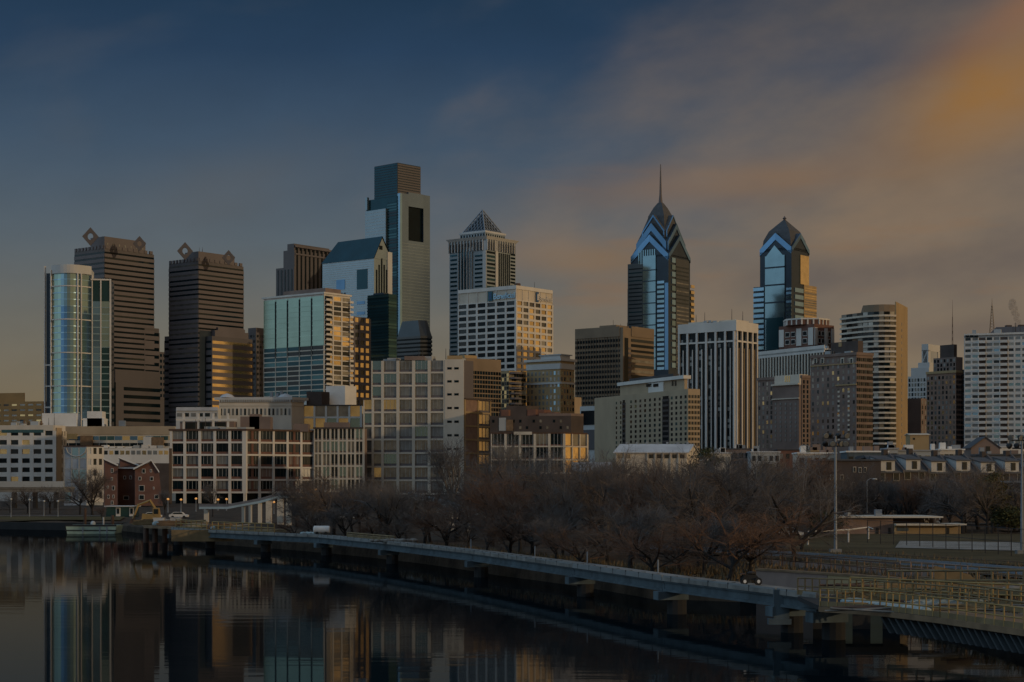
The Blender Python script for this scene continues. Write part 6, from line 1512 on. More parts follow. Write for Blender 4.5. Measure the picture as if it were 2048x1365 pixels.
# excavator
def excavator():
    Y = NF(352); z0 = 2.9; x = xat(306, Y); o = empty('excavator', (x, Y, z0), 'small yellow excavator working at the far tip of the boardwalk', 'excavator')
    for dy in (-.9, .9):
        m = MB(); m.tube([(x - 1.6, Y + dy, z0 + .35), (x - 1.3, Y + dy, z0 + .1), (x + 1.3, Y + dy, z0 + .1), (x + 1.6, Y + dy, z0 + .35), (x + 1.3, Y + dy, z0 + .65), (x - 1.3, Y + dy, z0 + .65), (x - 1.6, Y + dy, z0 + .35)], .24, 6); m.build('track', 'dark_metal', o)
    m = MB(); m.hexa([(x - 1.7, Y - 1, z0 + .8), (x + 1.4, Y - 1, z0 + .8), (x + 1.4, Y + 1, z0 + .8), (x - 1.7, Y + 1, z0 + .8)], [(x - 1.6, Y - .95, z0 + 1.75), (x + .5, Y - .95, z0 + 1.6), (x + .5, Y + .95, z0 + 1.6), (x - 1.6, Y + .95, z0 + 1.75)]); m.build('body', 'yellow_paint', o)
    m = MB(); m.hexa([(x + .1, Y - 1, z0 + 1.6), (x + 1.4, Y - 1, z0 + .9), (x + 1.4, Y, z0 + .9), (x + .1, Y, z0 + 1.6)], [(x + .15, Y - .95, z0 + 2.7), (x + 1.1, Y - .95, z0 + 2.7), (x + 1.1, Y - .05, z0 + 2.7), (x + .15, Y - .05, z0 + 2.7)]); c = m.build('cab', 'yellow_paint', o); m = MB(); m.box(x + .35, x + 1.05, Y - 1.05, Y - 1, z0 + 1.7, z0 + 2.5); m.build('window', 'dark_glass', c)
    m = MB(); m.tube([(x + 1.0, Y + .4, z0 + 1.4), (x - .6, Y + .4, z0 + 3.9), (x - 2.6, Y + .4, z0 + 3.1)], [.3, .26, .2], 4); m.build('boom', 'yellow_paint', o); m = MB(); m.tube([(x - 2.5, Y + .4, z0 + 3.3), (x - 3.4, Y + .4, z0 + .8)], [.22, .15], 4); m.build('stick', 'yellow_paint', o)
    m = MB(); m.prism([(x - 4.0, Y), (x - 3.0, Y), (x - 3.0, Y + .8), (x - 4.0, Y + .8)], z0 + .1, z0 + .9, [(x - 3.6, Y), (x - 3.0, Y), (x - 3.0, Y + .8), (x - 3.6, Y + .8)]); m.build('bucket', 'rust_metal', o)
excavator()
def platform():
    Y = NF(340); o = empty('work_platform', (xat(325, Y), Y, 1.8), 'timber work platform on dark piles under the yellow excavator', 'platform')
    m = MB(); m.prism([(xat(288, Y), Y), (xat(352, Y - 8), Y - 8), (xat(360, Y + 20), Y + 20), (xat(284, Y + 22), Y + 22)], 2.45, 2.85); m.build('deck', 'timber', o)
    for px in (292, 310, 330, 350): m = MB(); m.tube([(xat(px, Y + 3), Y + 3, -1), (xat(px, Y + 3), Y + 3, 2.45)], .45, 8); m.build('pile', 'rust_metal', o)
platform()
kinds = [('material_stack', 'timber'), ('material_stack', 'plank_yellow'), ('tarpaulin_heap', 'tarp'), ('site_crate', 'white_paint'), ('site_crate', 'yellow_paint')]
spots = [(292, 345, 'yellow planks stacked left of the excavator'), (318, 342, 'pale crate right of the excavator'), (330, 340, 'heap under a pale tarpaulin on the timber platform'), (341, 338, 'timber stack at the right end of the platform'), (352, 345, 'white crate behind the platform end'), (365, 330, 'rusty timber pile before the warehouse columns'), (385, 328, 'pale tarpaulin bundle before the third warehouse bay'), (402, 322, 'yellow plank bundle beside the formwork')]
for i, (px, Y, l) in enumerate(spots):
    Y = NF(Y)
    k = {'y': 1, 'p': 3 if 'crate' in l else 2, 'h': 2, 't': 0, 'w': 3, 'r': 0}[l[0]]; nm, mm = kinds[k]; x = xat(px, Y); z0 = 2.86 if px < 356 else ground_z(px, max(Y, shore_Y(px) + 7)); Y = Y if px < 356 else max(Y, shore_Y(px) + 7)
    m = MB()
    if k == 2:
        for j in range(4): m.ball((x + random.uniform(-1, 1), Y + random.uniform(-.5, .5), z0 + .3), random.uniform(.5, .9), sq=(1.5, 1, .6))
    elif k == 3: m.box(x - .8, x + .8, Y - .6, Y + .6, z0, z0 + 1.1); m.box(x - .88, x + .88, Y - .68, Y + .68, z0 + 1.1, z0 + 1.2)
    else:
        for j in range(7): a = random.uniform(-.25, .25); zz = z0 + .12 * j; m.hexa([(x - 2 + a, Y - .6, zz), (x + 2 + a, Y - .6 + a, zz), (x + 2 + a, Y + .6, zz), (x - 2 + a, Y + .6, zz)], [(x - 2 + a, Y - .6, zz + .1), (x + 2 + a, Y - .6 + a, zz + .1), (x + 2 + a, Y + .6, zz + .1), (x - 2 + a, Y + .6, zz + .1)])
    tag(m.build(nm, mm), l, 'stack' if k < 2 else 'crate' if k > 2 else 'heap', 'building materials at the far end of the boardwalk')
# white tank trailer on the boardwalk
def trailer():
    p = bw_at(640, 2.2); o = empty('tank_trailer', p, 'small white tank trailer standing on the far boardwalk', 'trailer'); x, Y, z = p
    m = MB(); m.tube([(x - 1.4, Y, z + .95), (x - 1.25, Y, z + .95), (x + 1.25, Y, z + .95), (x + 1.4, Y, z + .95)], [.45, .66, .66, .45], 12); m.build('tank', 'roof_white', o)
    m = MB(); m.box(x - 1.3, x + 1.9, Y - .4, Y + .4, z + .3, z + .42); m.build('chassis', 'dark_metal', o)
    o.scale = (.8, .8, .75)
    for dx in (-.7, .7): m = MB(); m.tube([(x + dx, Y - .62, z + .28), (x + dx, Y - .42, z + .28)], .28, 10); m.build('wheel', 'rubber', o)
    p = bw_at(618, 2); m = MB()
    for j in range(5): m.ball((p.x + j * .5 - 1, p.y + random.uniform(-.4, .4), p.z + .15), .45, sq=(1, 1, .5))
    tag(m.build('tarpaulin_heap', 'tarp'), 'low pale tarpaulin heap left of the tank trailer', 'heap')
    p = bw_at(785, 2); m = MB()
    for j in range(9): m.ball((p.x + j * .6 - 2.5, p.y + random.uniform(-.5, .5), p.z + .1), random.uniform(.3, .5), sq=(1.2, 1, .6))
    tag(m.build('rubble_heap', 'deck_pale'), 'pale heap of rubble bags on the boardwalk before the willows', 'heap')
trailer()

# ------------------------------------------------------------------ construction deck at the right
def cdeck():
    near = [(1640, 1211), (1760, 1219), (1880, 1233), (2048, 1257), (2200, 1280)]
    A = [P(px, py, ygr(py, ZD - .15)) for px, py in near]; A = [Vector((a.x, a.y)) for a in A]
    o = empty('construction_deck', (A[2].x, A[2].y, 0), 'wide unfinished construction deck on dark piers with slatted underside', 'deck')
    back = [a + Vector((.2 + i * .5, 9 + i * 1.2)) for i, a in enumerate(A)]
    for i in range(len(A) - 1):
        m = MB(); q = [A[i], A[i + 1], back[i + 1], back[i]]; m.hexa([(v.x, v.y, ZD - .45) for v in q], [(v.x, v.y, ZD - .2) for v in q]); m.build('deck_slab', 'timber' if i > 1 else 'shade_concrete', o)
        d = A[i + 1] - A[i]; Lg = d.length; d /= Lg
        m = MB(); m.fbox(A[i], d, 0, Lg, 0, .12, ZD - .5, ZD - .22); m.build('edge_plank', 'timber', o)
    # joists poking out below
    tot = 0
    for i in range(1, len(A) - 1):
        d = A[i + 1] - A[i]; Lg = d.length; d /= Lg; n = int(Lg / .62)
        for k in range(n):
            m = MB(); n_ = Vector((d.y, -d.x)); p = A[i] + d * (Lg * k / n); e = d * .9
            c = [p, p + d * .16, p + d * .16 - n_ * 5, p - n_ * 5]
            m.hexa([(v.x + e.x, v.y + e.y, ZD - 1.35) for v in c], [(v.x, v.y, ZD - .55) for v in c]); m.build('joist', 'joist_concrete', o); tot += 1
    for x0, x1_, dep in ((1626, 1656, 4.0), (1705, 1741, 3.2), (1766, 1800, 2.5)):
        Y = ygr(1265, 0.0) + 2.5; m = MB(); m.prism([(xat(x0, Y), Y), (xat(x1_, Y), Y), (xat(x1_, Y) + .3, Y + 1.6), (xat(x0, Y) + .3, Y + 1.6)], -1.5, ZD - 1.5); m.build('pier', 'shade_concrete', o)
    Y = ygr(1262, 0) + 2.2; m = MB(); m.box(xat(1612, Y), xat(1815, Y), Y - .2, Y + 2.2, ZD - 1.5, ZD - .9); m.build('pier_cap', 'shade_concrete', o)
    p = bw_at(1560); m = MB(); m.box(p.x - .45, p.x + .5, p.y - .5, p.y - .2, .9, ZD + .05); m.box(p.x - .8, p.x + .6, p.y - .7, p.y - .1, .55, .9); m.build('end_block', 'blue_concrete', o)
    # far wing of the deck
    return A, back
A_, back_ = cdeck()
V3 = lambda v, z=ZD - .2: Vector((v.x, v.y, z))
GR = 'yellow guard rails around the construction deck'
for i, l in ((0, 'near yellow guard rail over the dark piers at the left end of the deck'), (1, 'near yellow guard rail along the middle of the construction deck'), (2, 'near yellow guard rail at the right end of the construction deck')):
    rail('guard_rail', l, V3(A_[i]), V3(A_[i + 1]), 9 if i else 7, .98, r=.036, rails=(1.0, .5), group=GR)
    b0, b1 = back_[i], back_[i + 1]
    rail('guard_rail', l.replace('near', 'rear'), V3(b0, ZD - .1), V3(b1, ZD - .1), 8, 1.0, 'plank_yellow', r=.042, rails=(1.0, .5), group=GR)
def P_at(px, py, z): Y = ygr(py, z); return P(px, py, Y)
rail('guard_rail', 'yellow timber barrier rising behind the construction deck at the right edge', P_at(1776, 1190, 2.2), P_at(2080, 1192, 2.6), 10, 1.5, 'plank_yellow', r=.07, rails=(1.0, .6, .25), group=GR)
rail('guard_rail', 'rusty railing along the top of the pink retaining wall', P_at(1500, 1126, 2.5), P_at(1800, 1156, 2.5), 12, 1.0, 'rust_metal', r=.035, rails=(1.0, .5), kick=False, group=GR)
rail('guard_rail', 'pale short railing beyond the retaining wall towards the tracks', P_at(1800, 1148, 2.4), P_at(1935, 1160, 2.4), 6, 1.0, 'retaining', r=.035, rails=(1.0, .5), kick=False, group=GR)
def kerb(label, p0, p1, z, h, m):
    a, c = P_at(*p0, z), P_at(*p1, z); d = Vector((c.x - a.x, c.y - a.y)); q = MB(); q.fbox(Vector((a.x, a.y)), d / d.length, 0, d.length, -.35, 0, z - 1.2, z + h); tag(q.build('timber_kerb', m), label, 'kerb', 'low kerbs stepping down the right bank')
kerb('long rusty timber kerb below the railway track', (1480, 1112), (2060, 1152), 2.0, .15, 'timber'); kerb('pale worn kerb nearer the water than the rusty timber kerb', (1520, 1122), (1900, 1150), 2.1, .12, 'retaining')
kerb('tan timber kerb at the right behind the slanted plywood', (1830, 1158), (2070, 1172), 2.1, .2, 'timber'); kerb('dark timber kerb between track and field', (1440, 1092), (2060, 1128), 2.05, .12, 'rust_metal')
rail('guard_rail', 'yellow guard rail crossing the middle of the construction deck', P_at(1700, 1196, 2.5), P_at(2070, 1216, 2.5), 14, 1.2, r=.05, rails=(1.0, .5), group=GR)
rail('guard_rail', 'dull timber guard rail slanting across the far right of the deck', P_at(1850, 1196, 2.5), P_at(2080, 1232, 2.5), 9, 1.1, 'plank_yellow', r=.055, rails=(1.0, .5), group=GR)
rail('guard_rail', 'tan barrier on the bank below the railway track', P_at(1560, 1132, 2.2), P_at(2070, 1166, 2.2), 16, .9, 'timber', r=.05, rails=(1.0, .5), kick=False, group=GR)
def wall():
    a, c, e = P_at(1512, 1141, 2.5), P_at(1655, 1150, 2.5), P_at(1800, 1160, 2.5); o = empty('retaining_wall', (c.x, c.y, 0), 'pinkish concrete retaining wall behind the boardwalk end', 'wall')
    for (p, q), m_ in (((a, c), 'retaining'), ((c, e), 'tan_stone')):
        d = Vector((q.x - p.x, q.y - p.y)); Lg = d.length; m = MB(); m.fbox(Vector((p.x, p.y)), d / Lg, .02, Lg - .02, -.5, 0, -1, 2.5); m.build('wall_panel', m_, o)
        m = MB(); m.fbox(Vector((p.x, p.y)), d / Lg, 0, Lg, -.6, .1, 2.5, 2.65); m.build('coping', 'timber', o)
wall()
o = None
def clutter(name, label, cat, m, pts, r, group=None):
    q = MB()
    for px, py, z in pts: a = P_at(px, py, z); q.ball(a, r * random.uniform(.7, 1.2), sq=(1.6, 1, .55))
    tag(q.build(name, m), label, cat, group)
clutter('tarpaulin_heap', 'pale blue tarpaulin bundle lying along the middle of the construction deck', 'heap', 'tarp', [(1700 + k * 13, 1203 + k * 1.6, ZD - .1) for k in range(12)], .38)
clutter('rubble_heap', 'pale rubble heap at the right edge beyond the yellow barrier', 'heap', 'deck_pale', [(2015 + random.uniform(-25, 35), 1178 + random.uniform(-6, 6), 2.2) for k in range(12)], .5)
for i, (px, py, l) in enumerate([(1830, 1180, 'long yellow planks leaning behind the deck railing'), (1945, 1176, 'yellow plank pile beside the pink sheet at the right'), (1900, 1216, 'loose planks on the right part of the deck'), (1770, 1200, 'yellow formwork panels by the end of the retaining wall')]):
    a = P_at(px, py, ZD - .15); m = MB()
    for j in range(6): t = random.uniform(-.3, .3); s_ = Vector((2.2, t, 0)); n = Vector((0, .12, 0)); b0 = a + Vector((random.uniform(-.6, .6), j * .25, .06 * j)); m.hexa([b0 - s_, b0 + s_, b0 + s_ + n, b0 - s_ + n], [b0 - s_ + Vector((0, 0, .06)), b0 + s_ + Vector((0, 0, .06)), b0 + s_ + n + Vector((0, 0, .06)), b0 - s_ + n + Vector((0, 0, .06))])
    tag(m.build('plank_pile', 'plank_yellow' if i != 2 else 'tarp'), l, 'planks', 'plank piles on the construction deck')
rs = random.Random(3)
for i in range(22):
    px, py = rs.uniform(1700, 2060), rs.uniform(1166, 1226); py = max(py, 1170 + (px - 1700) * .07); a = P_at(px, py, ZD - .18 if py > 1190 else 2.1); an = rs.uniform(-.5, .5); m = MB()
    for j in range(rs.randint(2, 5)):
        Lh = rs.uniform(.8, 2.4); d_ = Vector((math.cos(an + rs.uniform(-.1, .1)), math.sin(an), rs.uniform(-.06, .10))) * Lh; b0 = a + Vector((rs.uniform(-.4, .4), j * .22, .03 + .05 * j)); m.tube([b0 - d_, b0 + d_], rs.uniform(.04, .08), 4)
    tag(m.build('board_pile', rs.choice(('plank_yellow', 'timber', 'rust_metal', 'deck_pale'))), 'loose boards and poles scattered among the railings of the right hand deck', 'boards', 'loose boards scattered on the right bank')
for i in range(16):
    px = rs.uniform(290, 560); py = 1044 + (px - 290) * .075 + rs.uniform(-3, 6); a = P_at(px, py, 2.7) if px < 352 else P_at(px, py - 2, 1.9); an = rs.uniform(-.4, .4); m = MB()
    for j in range(rs.randint(3, 6)):
        Lh = rs.uniform(1.2, 3.2); d_ = Vector((math.cos(an + rs.uniform(-.1, .1)), math.sin(an), rs.uniform(-.04, .10))) * Lh; b0 = a + Vector((rs.uniform(-.5, .5), j * .3, .1 + .09 * j)); m.tube([b0 - d_, b0 + d_], rs.uniform(.07, .13), 4)
    tag(m.build('board_pile', rs.choice(('plank_yellow', 'yellow_paint', 'timber', 'deck_pale'))), 'loose boards and poles scattered about the far left works below the warehouse', 'boards', 'loose boards at the far left works')
def plate():
    a = P_at(1910, 1170, 2.4); m = MB(); m.hexa([a + Vector((-1.4, 0, 0)), a + Vector((1.8, 0, 0)), a + Vector((1.8, .1, 0)), a + Vector((-1.4, .1, 0))], [a + Vector((-1.4, 0, 1.3)), a + Vector((1.0, 0, .7)), a + Vector((1.0, .1, .7)), a + Vector((-1.4, .1, 1.3))]); tag(m.build('plywood_sheet', 'plank_yellow'), 'slanted yellow plywood sheet behind the right deck barrier', 'plywood')
plate()
# quad bike on the boardwalk
def quad():
    p = bw_at(1512, 2.4); x, Y, z = p; o = empty('quad_bike', p, 'dark quad bike parked at the near end of the boardwalk', 'quad bike')
    for dx in (-.62, .62):
        for dy in (-.45, .45): m = MB(); m.tube([(x + dx, Y + dy - .12, z + .3), (x + dx, Y + dy + .12, z + .3)], .3, 12); w = m.build('wheel', 'rubber', o); m = MB(); m.tube([(x + dx, Y + dy - .14, z + .3), (x + dx, Y + dy - .12, z + .3)], .14, 8); m.build('rim', 'roof_white', w)
    m = MB(); m.hexa([(x - .8, Y - .3, z + .4), (x + .8, Y - .3, z + .4), (x + .8, Y + .3, z + .4), (x - .8, Y + .3, z + .4)], [(x - .6, Y - .25, z + .85), (x + .5, Y - .25, z + .75), (x + .5, Y + .25, z + .75), (x - .6, Y + .25, z + .85)]); m.build('body', 'rubber', o)
    m = MB(); m.ball((x + .05, Y, z + .92), .35, sq=(1.3, .6, .4)); m.build('seat', 'dark_metal', o); m = MB(); m.tube([(x - .35, Y - .4, z + 1.15), (x - .42, Y, z + 1.1), (x - .35, Y + .4, z + 1.15)], .04, 5); m.build('handlebar', 'dark_metal', o)
    m = MB(); m.box(x - .95, x - .5, Y - .4, Y + .4, z + .82, z + .9); m.build('front_rack', 'rust_metal', o); o.scale = (.72, .72, .85)
quad()
# river wall at far left (dark stone edge)
mb = MB()
for (a, ya), (c, yc) in zip(SHORE[:3], SHORE[1:4]):
    p = Vector((xat(a, ya - .6), ya - .6)); q = Vector((xat(c, yc - .6), yc - .6)); d = q - p; Lg = d.length; mb.fbox(p, d / Lg, 0, Lg - .01, -1.1, 0, -1, 1.55)
tag(mb.build('river_wall', 'shade_concrete'), 'dark stone river wall along the left bank', 'wall')

# ================================================================== TREES
def tree_meshes(seed, H, lean=0.0, spread=1.0, dens=1.0, nlimb=5):
    rnd = random.Random(seed); tr = MB(); cr = MB()
    def perp(d):
        a = Vector((rnd.gauss(0, 1), rnd.gauss(0, 1), rnd.gauss(0, 1))); a -= d * a.dot(d); return a.normalized()
    def grow(p, d, L, r, lev):
        nseg = [4, 4, 3, 2, 2][lev]; pts = [p]; rr = [r]; q = p.copy(); dd = d.copy()
        for k in range(nseg):
            dd = (dd + perp(dd) * rnd.uniform(0, .22 if lev else .08) + Vector((0, 0, .06 if lev < 3 else -.02))).normalized(); q = q + dd * (L / nseg); pts.append(q.copy()); rr.append(r * (1 - .6 * (k + 1) / nseg))
        (tr if lev < 2 else cr).tube(pts, rr, [7, 5, 3, 3, 3][lev], cap=False)
        if lev == 4: return
        n = [nlimb, 6, 6, int(11 * dens)][lev]
        for j in range(n):
            t = rnd.uniform(.45 if lev == 0 else .22, 1.0); x = t * nseg; k = min(nseg - 1, int(x)); b = pts[k].lerp(pts[k + 1], x - k); bd = (pts[k + 1] - pts[k]).normalized()
            ang = rnd.uniform(.45, .95) * (spread if lev < 2 else 1.0); nd_ = (bd * math.cos(ang) + perp(bd) * math.sin(ang)).normalized()
            if lev < 2: nd_.z = max(nd_.z, .12); nd_.normalize()
            grow(b, nd_, H * [0, .40, .24, .15, .10][lev + 1] * rnd.uniform(.7, 1.15), [0, r * .62, r * .5, .032, .012][lev + 1] * (1 if lev < 2 else H / 12), lev + 1)
    grow(Vector((0, 0, -.5)), Vector((lean, 0, 1)).normalized(), H * .36, H * .025, 0)
    return tr.mesh('trunk'), cr.mesh('crown')
VAR = []
for i, (H, lean, sp, de, nl) in enumerate([(12, .05, 1.0, 1.0, 5), (12, -.12, 1.15, 1.0, 5), (12, .10, .85, 1.1, 6), (12, 0, 1.3, 1.0, 6), (12, .25, 1.0, .9, 5), (12, -.05, .7, 1.0, 5)]):
    VAR.append(tree_meshes(11 + i, H, lean, sp, de, nl)); zz_ = sorted(v.co.z for v in VAR[-1][1].vertices); VAR[-1] += (zz_[int(len(zz_) * .972)],)
def tree(label, px, Y, top, var, tw='twig_brown', bark='bark', wide=1.0, name='bare_tree', group='bare winter trees along the river'):
    top += 10 if 1220 < px < 1390 and name == 'bare_tree' else 0; z0 = ground_z(px, Y) - .1; H = (zat(top, Y) - z0); s_ = H / (VAR[var][2] - .4)
    o = empty(name, (xat(px, Y), Y, z0), label, 'tree', group); o.scale = (s_ * wide, s_ * wide, s_); o.rotation_euler.z = random.uniform(0, 6.28)
    for nm, me, m in (('trunk', VAR[var][0], bark), ('crown', VAR[var][1], tw)):
        c = bpy.data.objects.new(nm, me); COL.objects.link(c); c.parent = o
        if not me.materials: me.materials.append(None)
        c.material_slots[0].link = 'OBJECT'; c.material_slots[0].material = MT[m]
    return o
TL = [  # label, column, depth beyond the shore, top row, variant, twigs, width
 ('big bare willow left of the loft block, nearest the tank trailer', 668, 22, 958, 3, 'twig_brown', 1.15), ('bare tree with a dark forked trunk below the middle wing', 640, 50, 965, 0, 'twig_brown', 1.0),
 ('bare tree behind the tank trailer, right of the willow', 705, 40, 972, 1, 'twig_grey', 1.0), ('thin bare tree in front of the grey middle wing', 735, 90, 958, 2, 'twig_brown', .9),
 ('bare tree at the left foot of the loft block', 770, 60, 975, 5, 'twig_grey', 1.0), ('leaning bare tree over the boardwalk before the sloping ramp', 815, 25, 990, 4, 'twig_grey', .9), ('second leaning bare tree before the sloping ramp', 862, 28, 985, 4, 'twig_brown', .9),
 ('tall pale bare tree against the blank stair wall of the loft block', 906, 120, 890, 5, 'twig_grey', .75), ('bare tree below the sunlit end of the loft block', 945, 70, 960, 0, 'twig_brown', 1.0),
 ('bare reddish tree right of the sloping ramp', 985, 35, 950, 1, 'twig_red', 1.05), ('tall bare tree in front of the white workshop', 1010, 90, 902, 2, 'twig_grey', 1.0), ('grey bare tree before the middle of the white workshop', 1055, 80, 908, 3, 'twig_grey', 1.0),
 ('low brown bare tree at the water before the white workshop', 1040, 22, 985, 0, 'twig_red', 1.1), ('grey bushy tree before the right end of the white workshop', 1095, 55, 925, 2, 'twig_grey', 1.15), ('bare tree left of the slate roofed house', 1130, 90, 915, 1, 'twig_grey', 1.0),
 ('bare brown tree at the waterside below the slate roofed house', 1150, 25, 960, 3, 'twig_brown', 1.1), ('tree with a pale slanting trunk below the slate roofed house', 1205, 40, 955, 4, 'twig_brown', 1.0), ('bare tree right of the slate roofed house', 1225, 85, 918, 0, 'twig_grey', 1.05),
 ('bare tree before the left end of the cream hall', 1262, 60, 925, 2, 'twig_brown', 1.1), ('dark trunked bare tree below the cream hall', 1290, 30, 955, 3, 'twig_red', 1.1), ('bare tree before the middle of the cream hall', 1322, 90, 920, 1, 'twig_brown', 1.0),
 ('bare tree before the right end of the cream hall', 1360, 50, 930, 0, 'twig_brown', 1.1), ('large dark bare tree by the river right of the cream hall', 1400, 22, 940, 3, 'twig_brown', 1.15), ('tall bare tree with an upright dark trunk at the end of the tree belt', 1448, 30, 925, 2, 'twig_brown', 1.1),
 ('bare tree behind the dark upright trunk', 1480, 90, 925, 1, 'twig_grey', 1.05), ('bare tree left of the olive evergreen', 1510, 110, 932, 5, 'twig_brown', 1.1), ('bare tree below the olive evergreen', 1545, 100, 945, 3, 'twig_brown', 1.1),
 ('bare reddish tree below the low shop', 1585, 140, 925, 0, 'twig_red', 1.15), ('bare reddish tree left of the left floodlight pole', 1625, 150, 922, 2, 'twig_red', 1.1), ('bare tree just behind the left floodlight pole', 1665, 150, 950, 1, 'twig_grey', 1.0),
 ('bare tree before the plain brick terrace end', 1705, 160, 945, 3, 'twig_brown', 1.0), ('bare tree right of the tall street lamp', 1760, 160, 965, 0, 'twig_brown', 1.0), ('bare tree before the first dormered house', 1815, 170, 985, 2, 'twig_brown', 1.0),
 ('bare tree before the third dormered house', 1880, 170, 950, 1, 'twig_grey', 1.1), ('bare tree before the fifth dormered house', 1925, 160, 945, 3, 'twig_grey', 1.15), ('bare tree before the brick house at the right edge', 1975, 150, 965, 0, 'twig_brown', 1.1),
 ('bare tree in the right corner behind the right floodlight pole', 2040, 180, 960, 2, 'twig_grey', 1.0), ('small bare tree below the viaduct at the left edge', 20, 110, 985, 3, 'twig_grey', 1.0), ('small bare tree below the middle of the viaduct', 55, 100, 980, 0, 'twig_brown', 1.0),
 ('small bare tree below the right end of the viaduct', 100, 105, 978, 1, 'twig_grey', 1.1), ('brown bare tree before the silver blue building', 160, 95, 955, 3, 'twig_brown', 1.0), ('dark bare tree between silver building and brick houses', 185, 80, 945, 2, 'twig_brown', 1.05),
 ('small reddish bush tree beside the mooring pile', 203, 25, 1015, 0, 'twig_red', 1.0), ('bare tree between brick houses and warehouse', 330, 120, 985, 5, 'twig_grey', .9), ('bare tree in front of the warehouse centre', 425, 140, 970, 5, 'twig_grey', .7),
 ('bare tree at the warehouse corner behind the footbridge', 592, 70, 962, 2, 'twig_brown', 1.1)]
for i, (l, px, off, top, var, tw, wd) in enumerate(TL):
    tree(l, px, shore_Y(px) + off, top, var, tw, 'bark_pale' if 'pale' in l else 'bark', wd)
# second row filling the belt: shrubs on the bank
SH = [(590, 'left of the big willow'), (628, 'under the forked tree'), (690, 'behind the tank trailer'), (742, 'below the grey middle wing'), (800, 'left of the leaning trees'), (850, 'between the leaning trees'), (895, 'under the sloping ramp'), (935, 'below the sunlit loft end'), (975, 'right of the sloping ramp'), (1020, 'below the left end of the workshop'), (1065, 'below the middle of the workshop'), (1112, 'below the right end of the workshop'), (1165, 'under the slate roofed house'), (1215, 'beside the pale slanting trunk'), (1262, 'below the left end of the cream hall'), (1310, 'below the middle of the cream hall'), (1358, 'below the right end of the cream hall'), (1410, 'at the foot of the large dark tree'), (1460, 'at the foot of the upright trunk'), (1500, 'left of the retaining wall'), (1545, 'beyond the retaining wall left end'), (1600, 'behind the goal frame left post')]
for i, (px, l) in enumerate(SH):
    Y = shore_Y(px) + [4, 9, 6][i % 3] + (55 if px > 1510 else 0); hh = [3.6, 4.6, 5.4, 4.0][i % 4] * (.8 if px < 760 else 1)
    tree('low tangled bare shrub on the bank ' + l, px, Y, HY - (ground_z(px, Y) + hh - HC) * FP / Y, (i * 2 + 1) % 6, ['twig_red', 'twig_brown', 'twig_grey'][i % 3], 'bark', 1.5, 'bare_shrub', 'bare shrubs on the river bank')
rb = random.Random(5)
for i in range(16):                                       # trees lost in the depth of the belt
    px = 975 + (1650 - 975) * (i + rb.random()) / 16; off = rb.choice((14, 35, 60, 100, 130)); Y = shore_Y(px) + off; top = (918 if px < 1180 else 936) + rb.uniform(0, 62) + (22 if off < 30 else 0)
    tree('indistinct bare tree deep in the dense riverside tree belt', px, Y, top, rb.randrange(6), rb.choice(('twig_brown', 'twig_grey', 'twig_red')), 'bark', rb.uniform(.85, 1.1), 'bare_tree', 'bare trees lost in the tree belt')
for i in range(8):
    px = 580 + (960 - 580) * (i + rb.random()) / 8; off = rb.choice((10, 20, 45)); Y = shore_Y(px) + off
    tree('indistinct bare tree in the thin belt below the loft buildings', px, Y, 985 + rb.uniform(-12, 25), rb.randrange(6), rb.choice(('twig_brown', 'twig_grey')), 'bark', rb.uniform(1, 1.3), 'bare_tree', 'bare trees in the thin belt')
for i in range(17):
    px = 1660 + (2060 - 1660) * (i + rb.random()) / 17; Y = NF(300) + rb.uniform(16, 45)
    tree('indistinct bare tree in front of the brick terrace', px, Y, 952 + rb.uniform(-10, 40), rb.randrange(6), rb.choice(('twig_brown', 'twig_grey', 'twig_red')), 'bark', rb.uniform(.9, 1.2), 'bare_tree', 'bare trees before the terrace')
# dry grass and litter on the bank, nothing one could count
def tufts():
    rnd = random.Random(9); g = MB(); d = MB()
    for k in range(9000):
        px = rnd.uniform(560, 2080); Y = shore_Y(px) + rnd.uniform(.6, 14 if px < 1480 else 60); z = ground_z(px, Y); x = xat(px, Y); a = rnd.uniform(0, 6.28); h = rnd.uniform(.25, .8); w = rnd.uniform(.05, .12); dx, dy = math.cos(a) * w, math.sin(a) * w
        g.face([(x - dx, Y - dy, z - .05), (x + dx, Y + dy, z - .05), (x + rnd.uniform(-.25, .25), Y + rnd.uniform(-.2, .2), z + h)])
    for k in range(420):
        px = rnd.uniform(600, 2080); Y = shore_Y(px) + rnd.uniform(1, 16 if px < 1480 else 70); z = ground_z(px, Y); d.ball((xat(px, Y), Y, z + .05), rnd.uniform(.06, .22), 6, 3, (1.5, 1, .6))
    tag(g.build('dry_grass', 'dry_straw'), 'dry straw coloured grass tufts along the river bank', 'grass', kind='stuff')
    tag(d.build('litter', 'deck_pale'), 'pale stones and litter scattered over the river bank', 'litter', kind='stuff')
tufts()
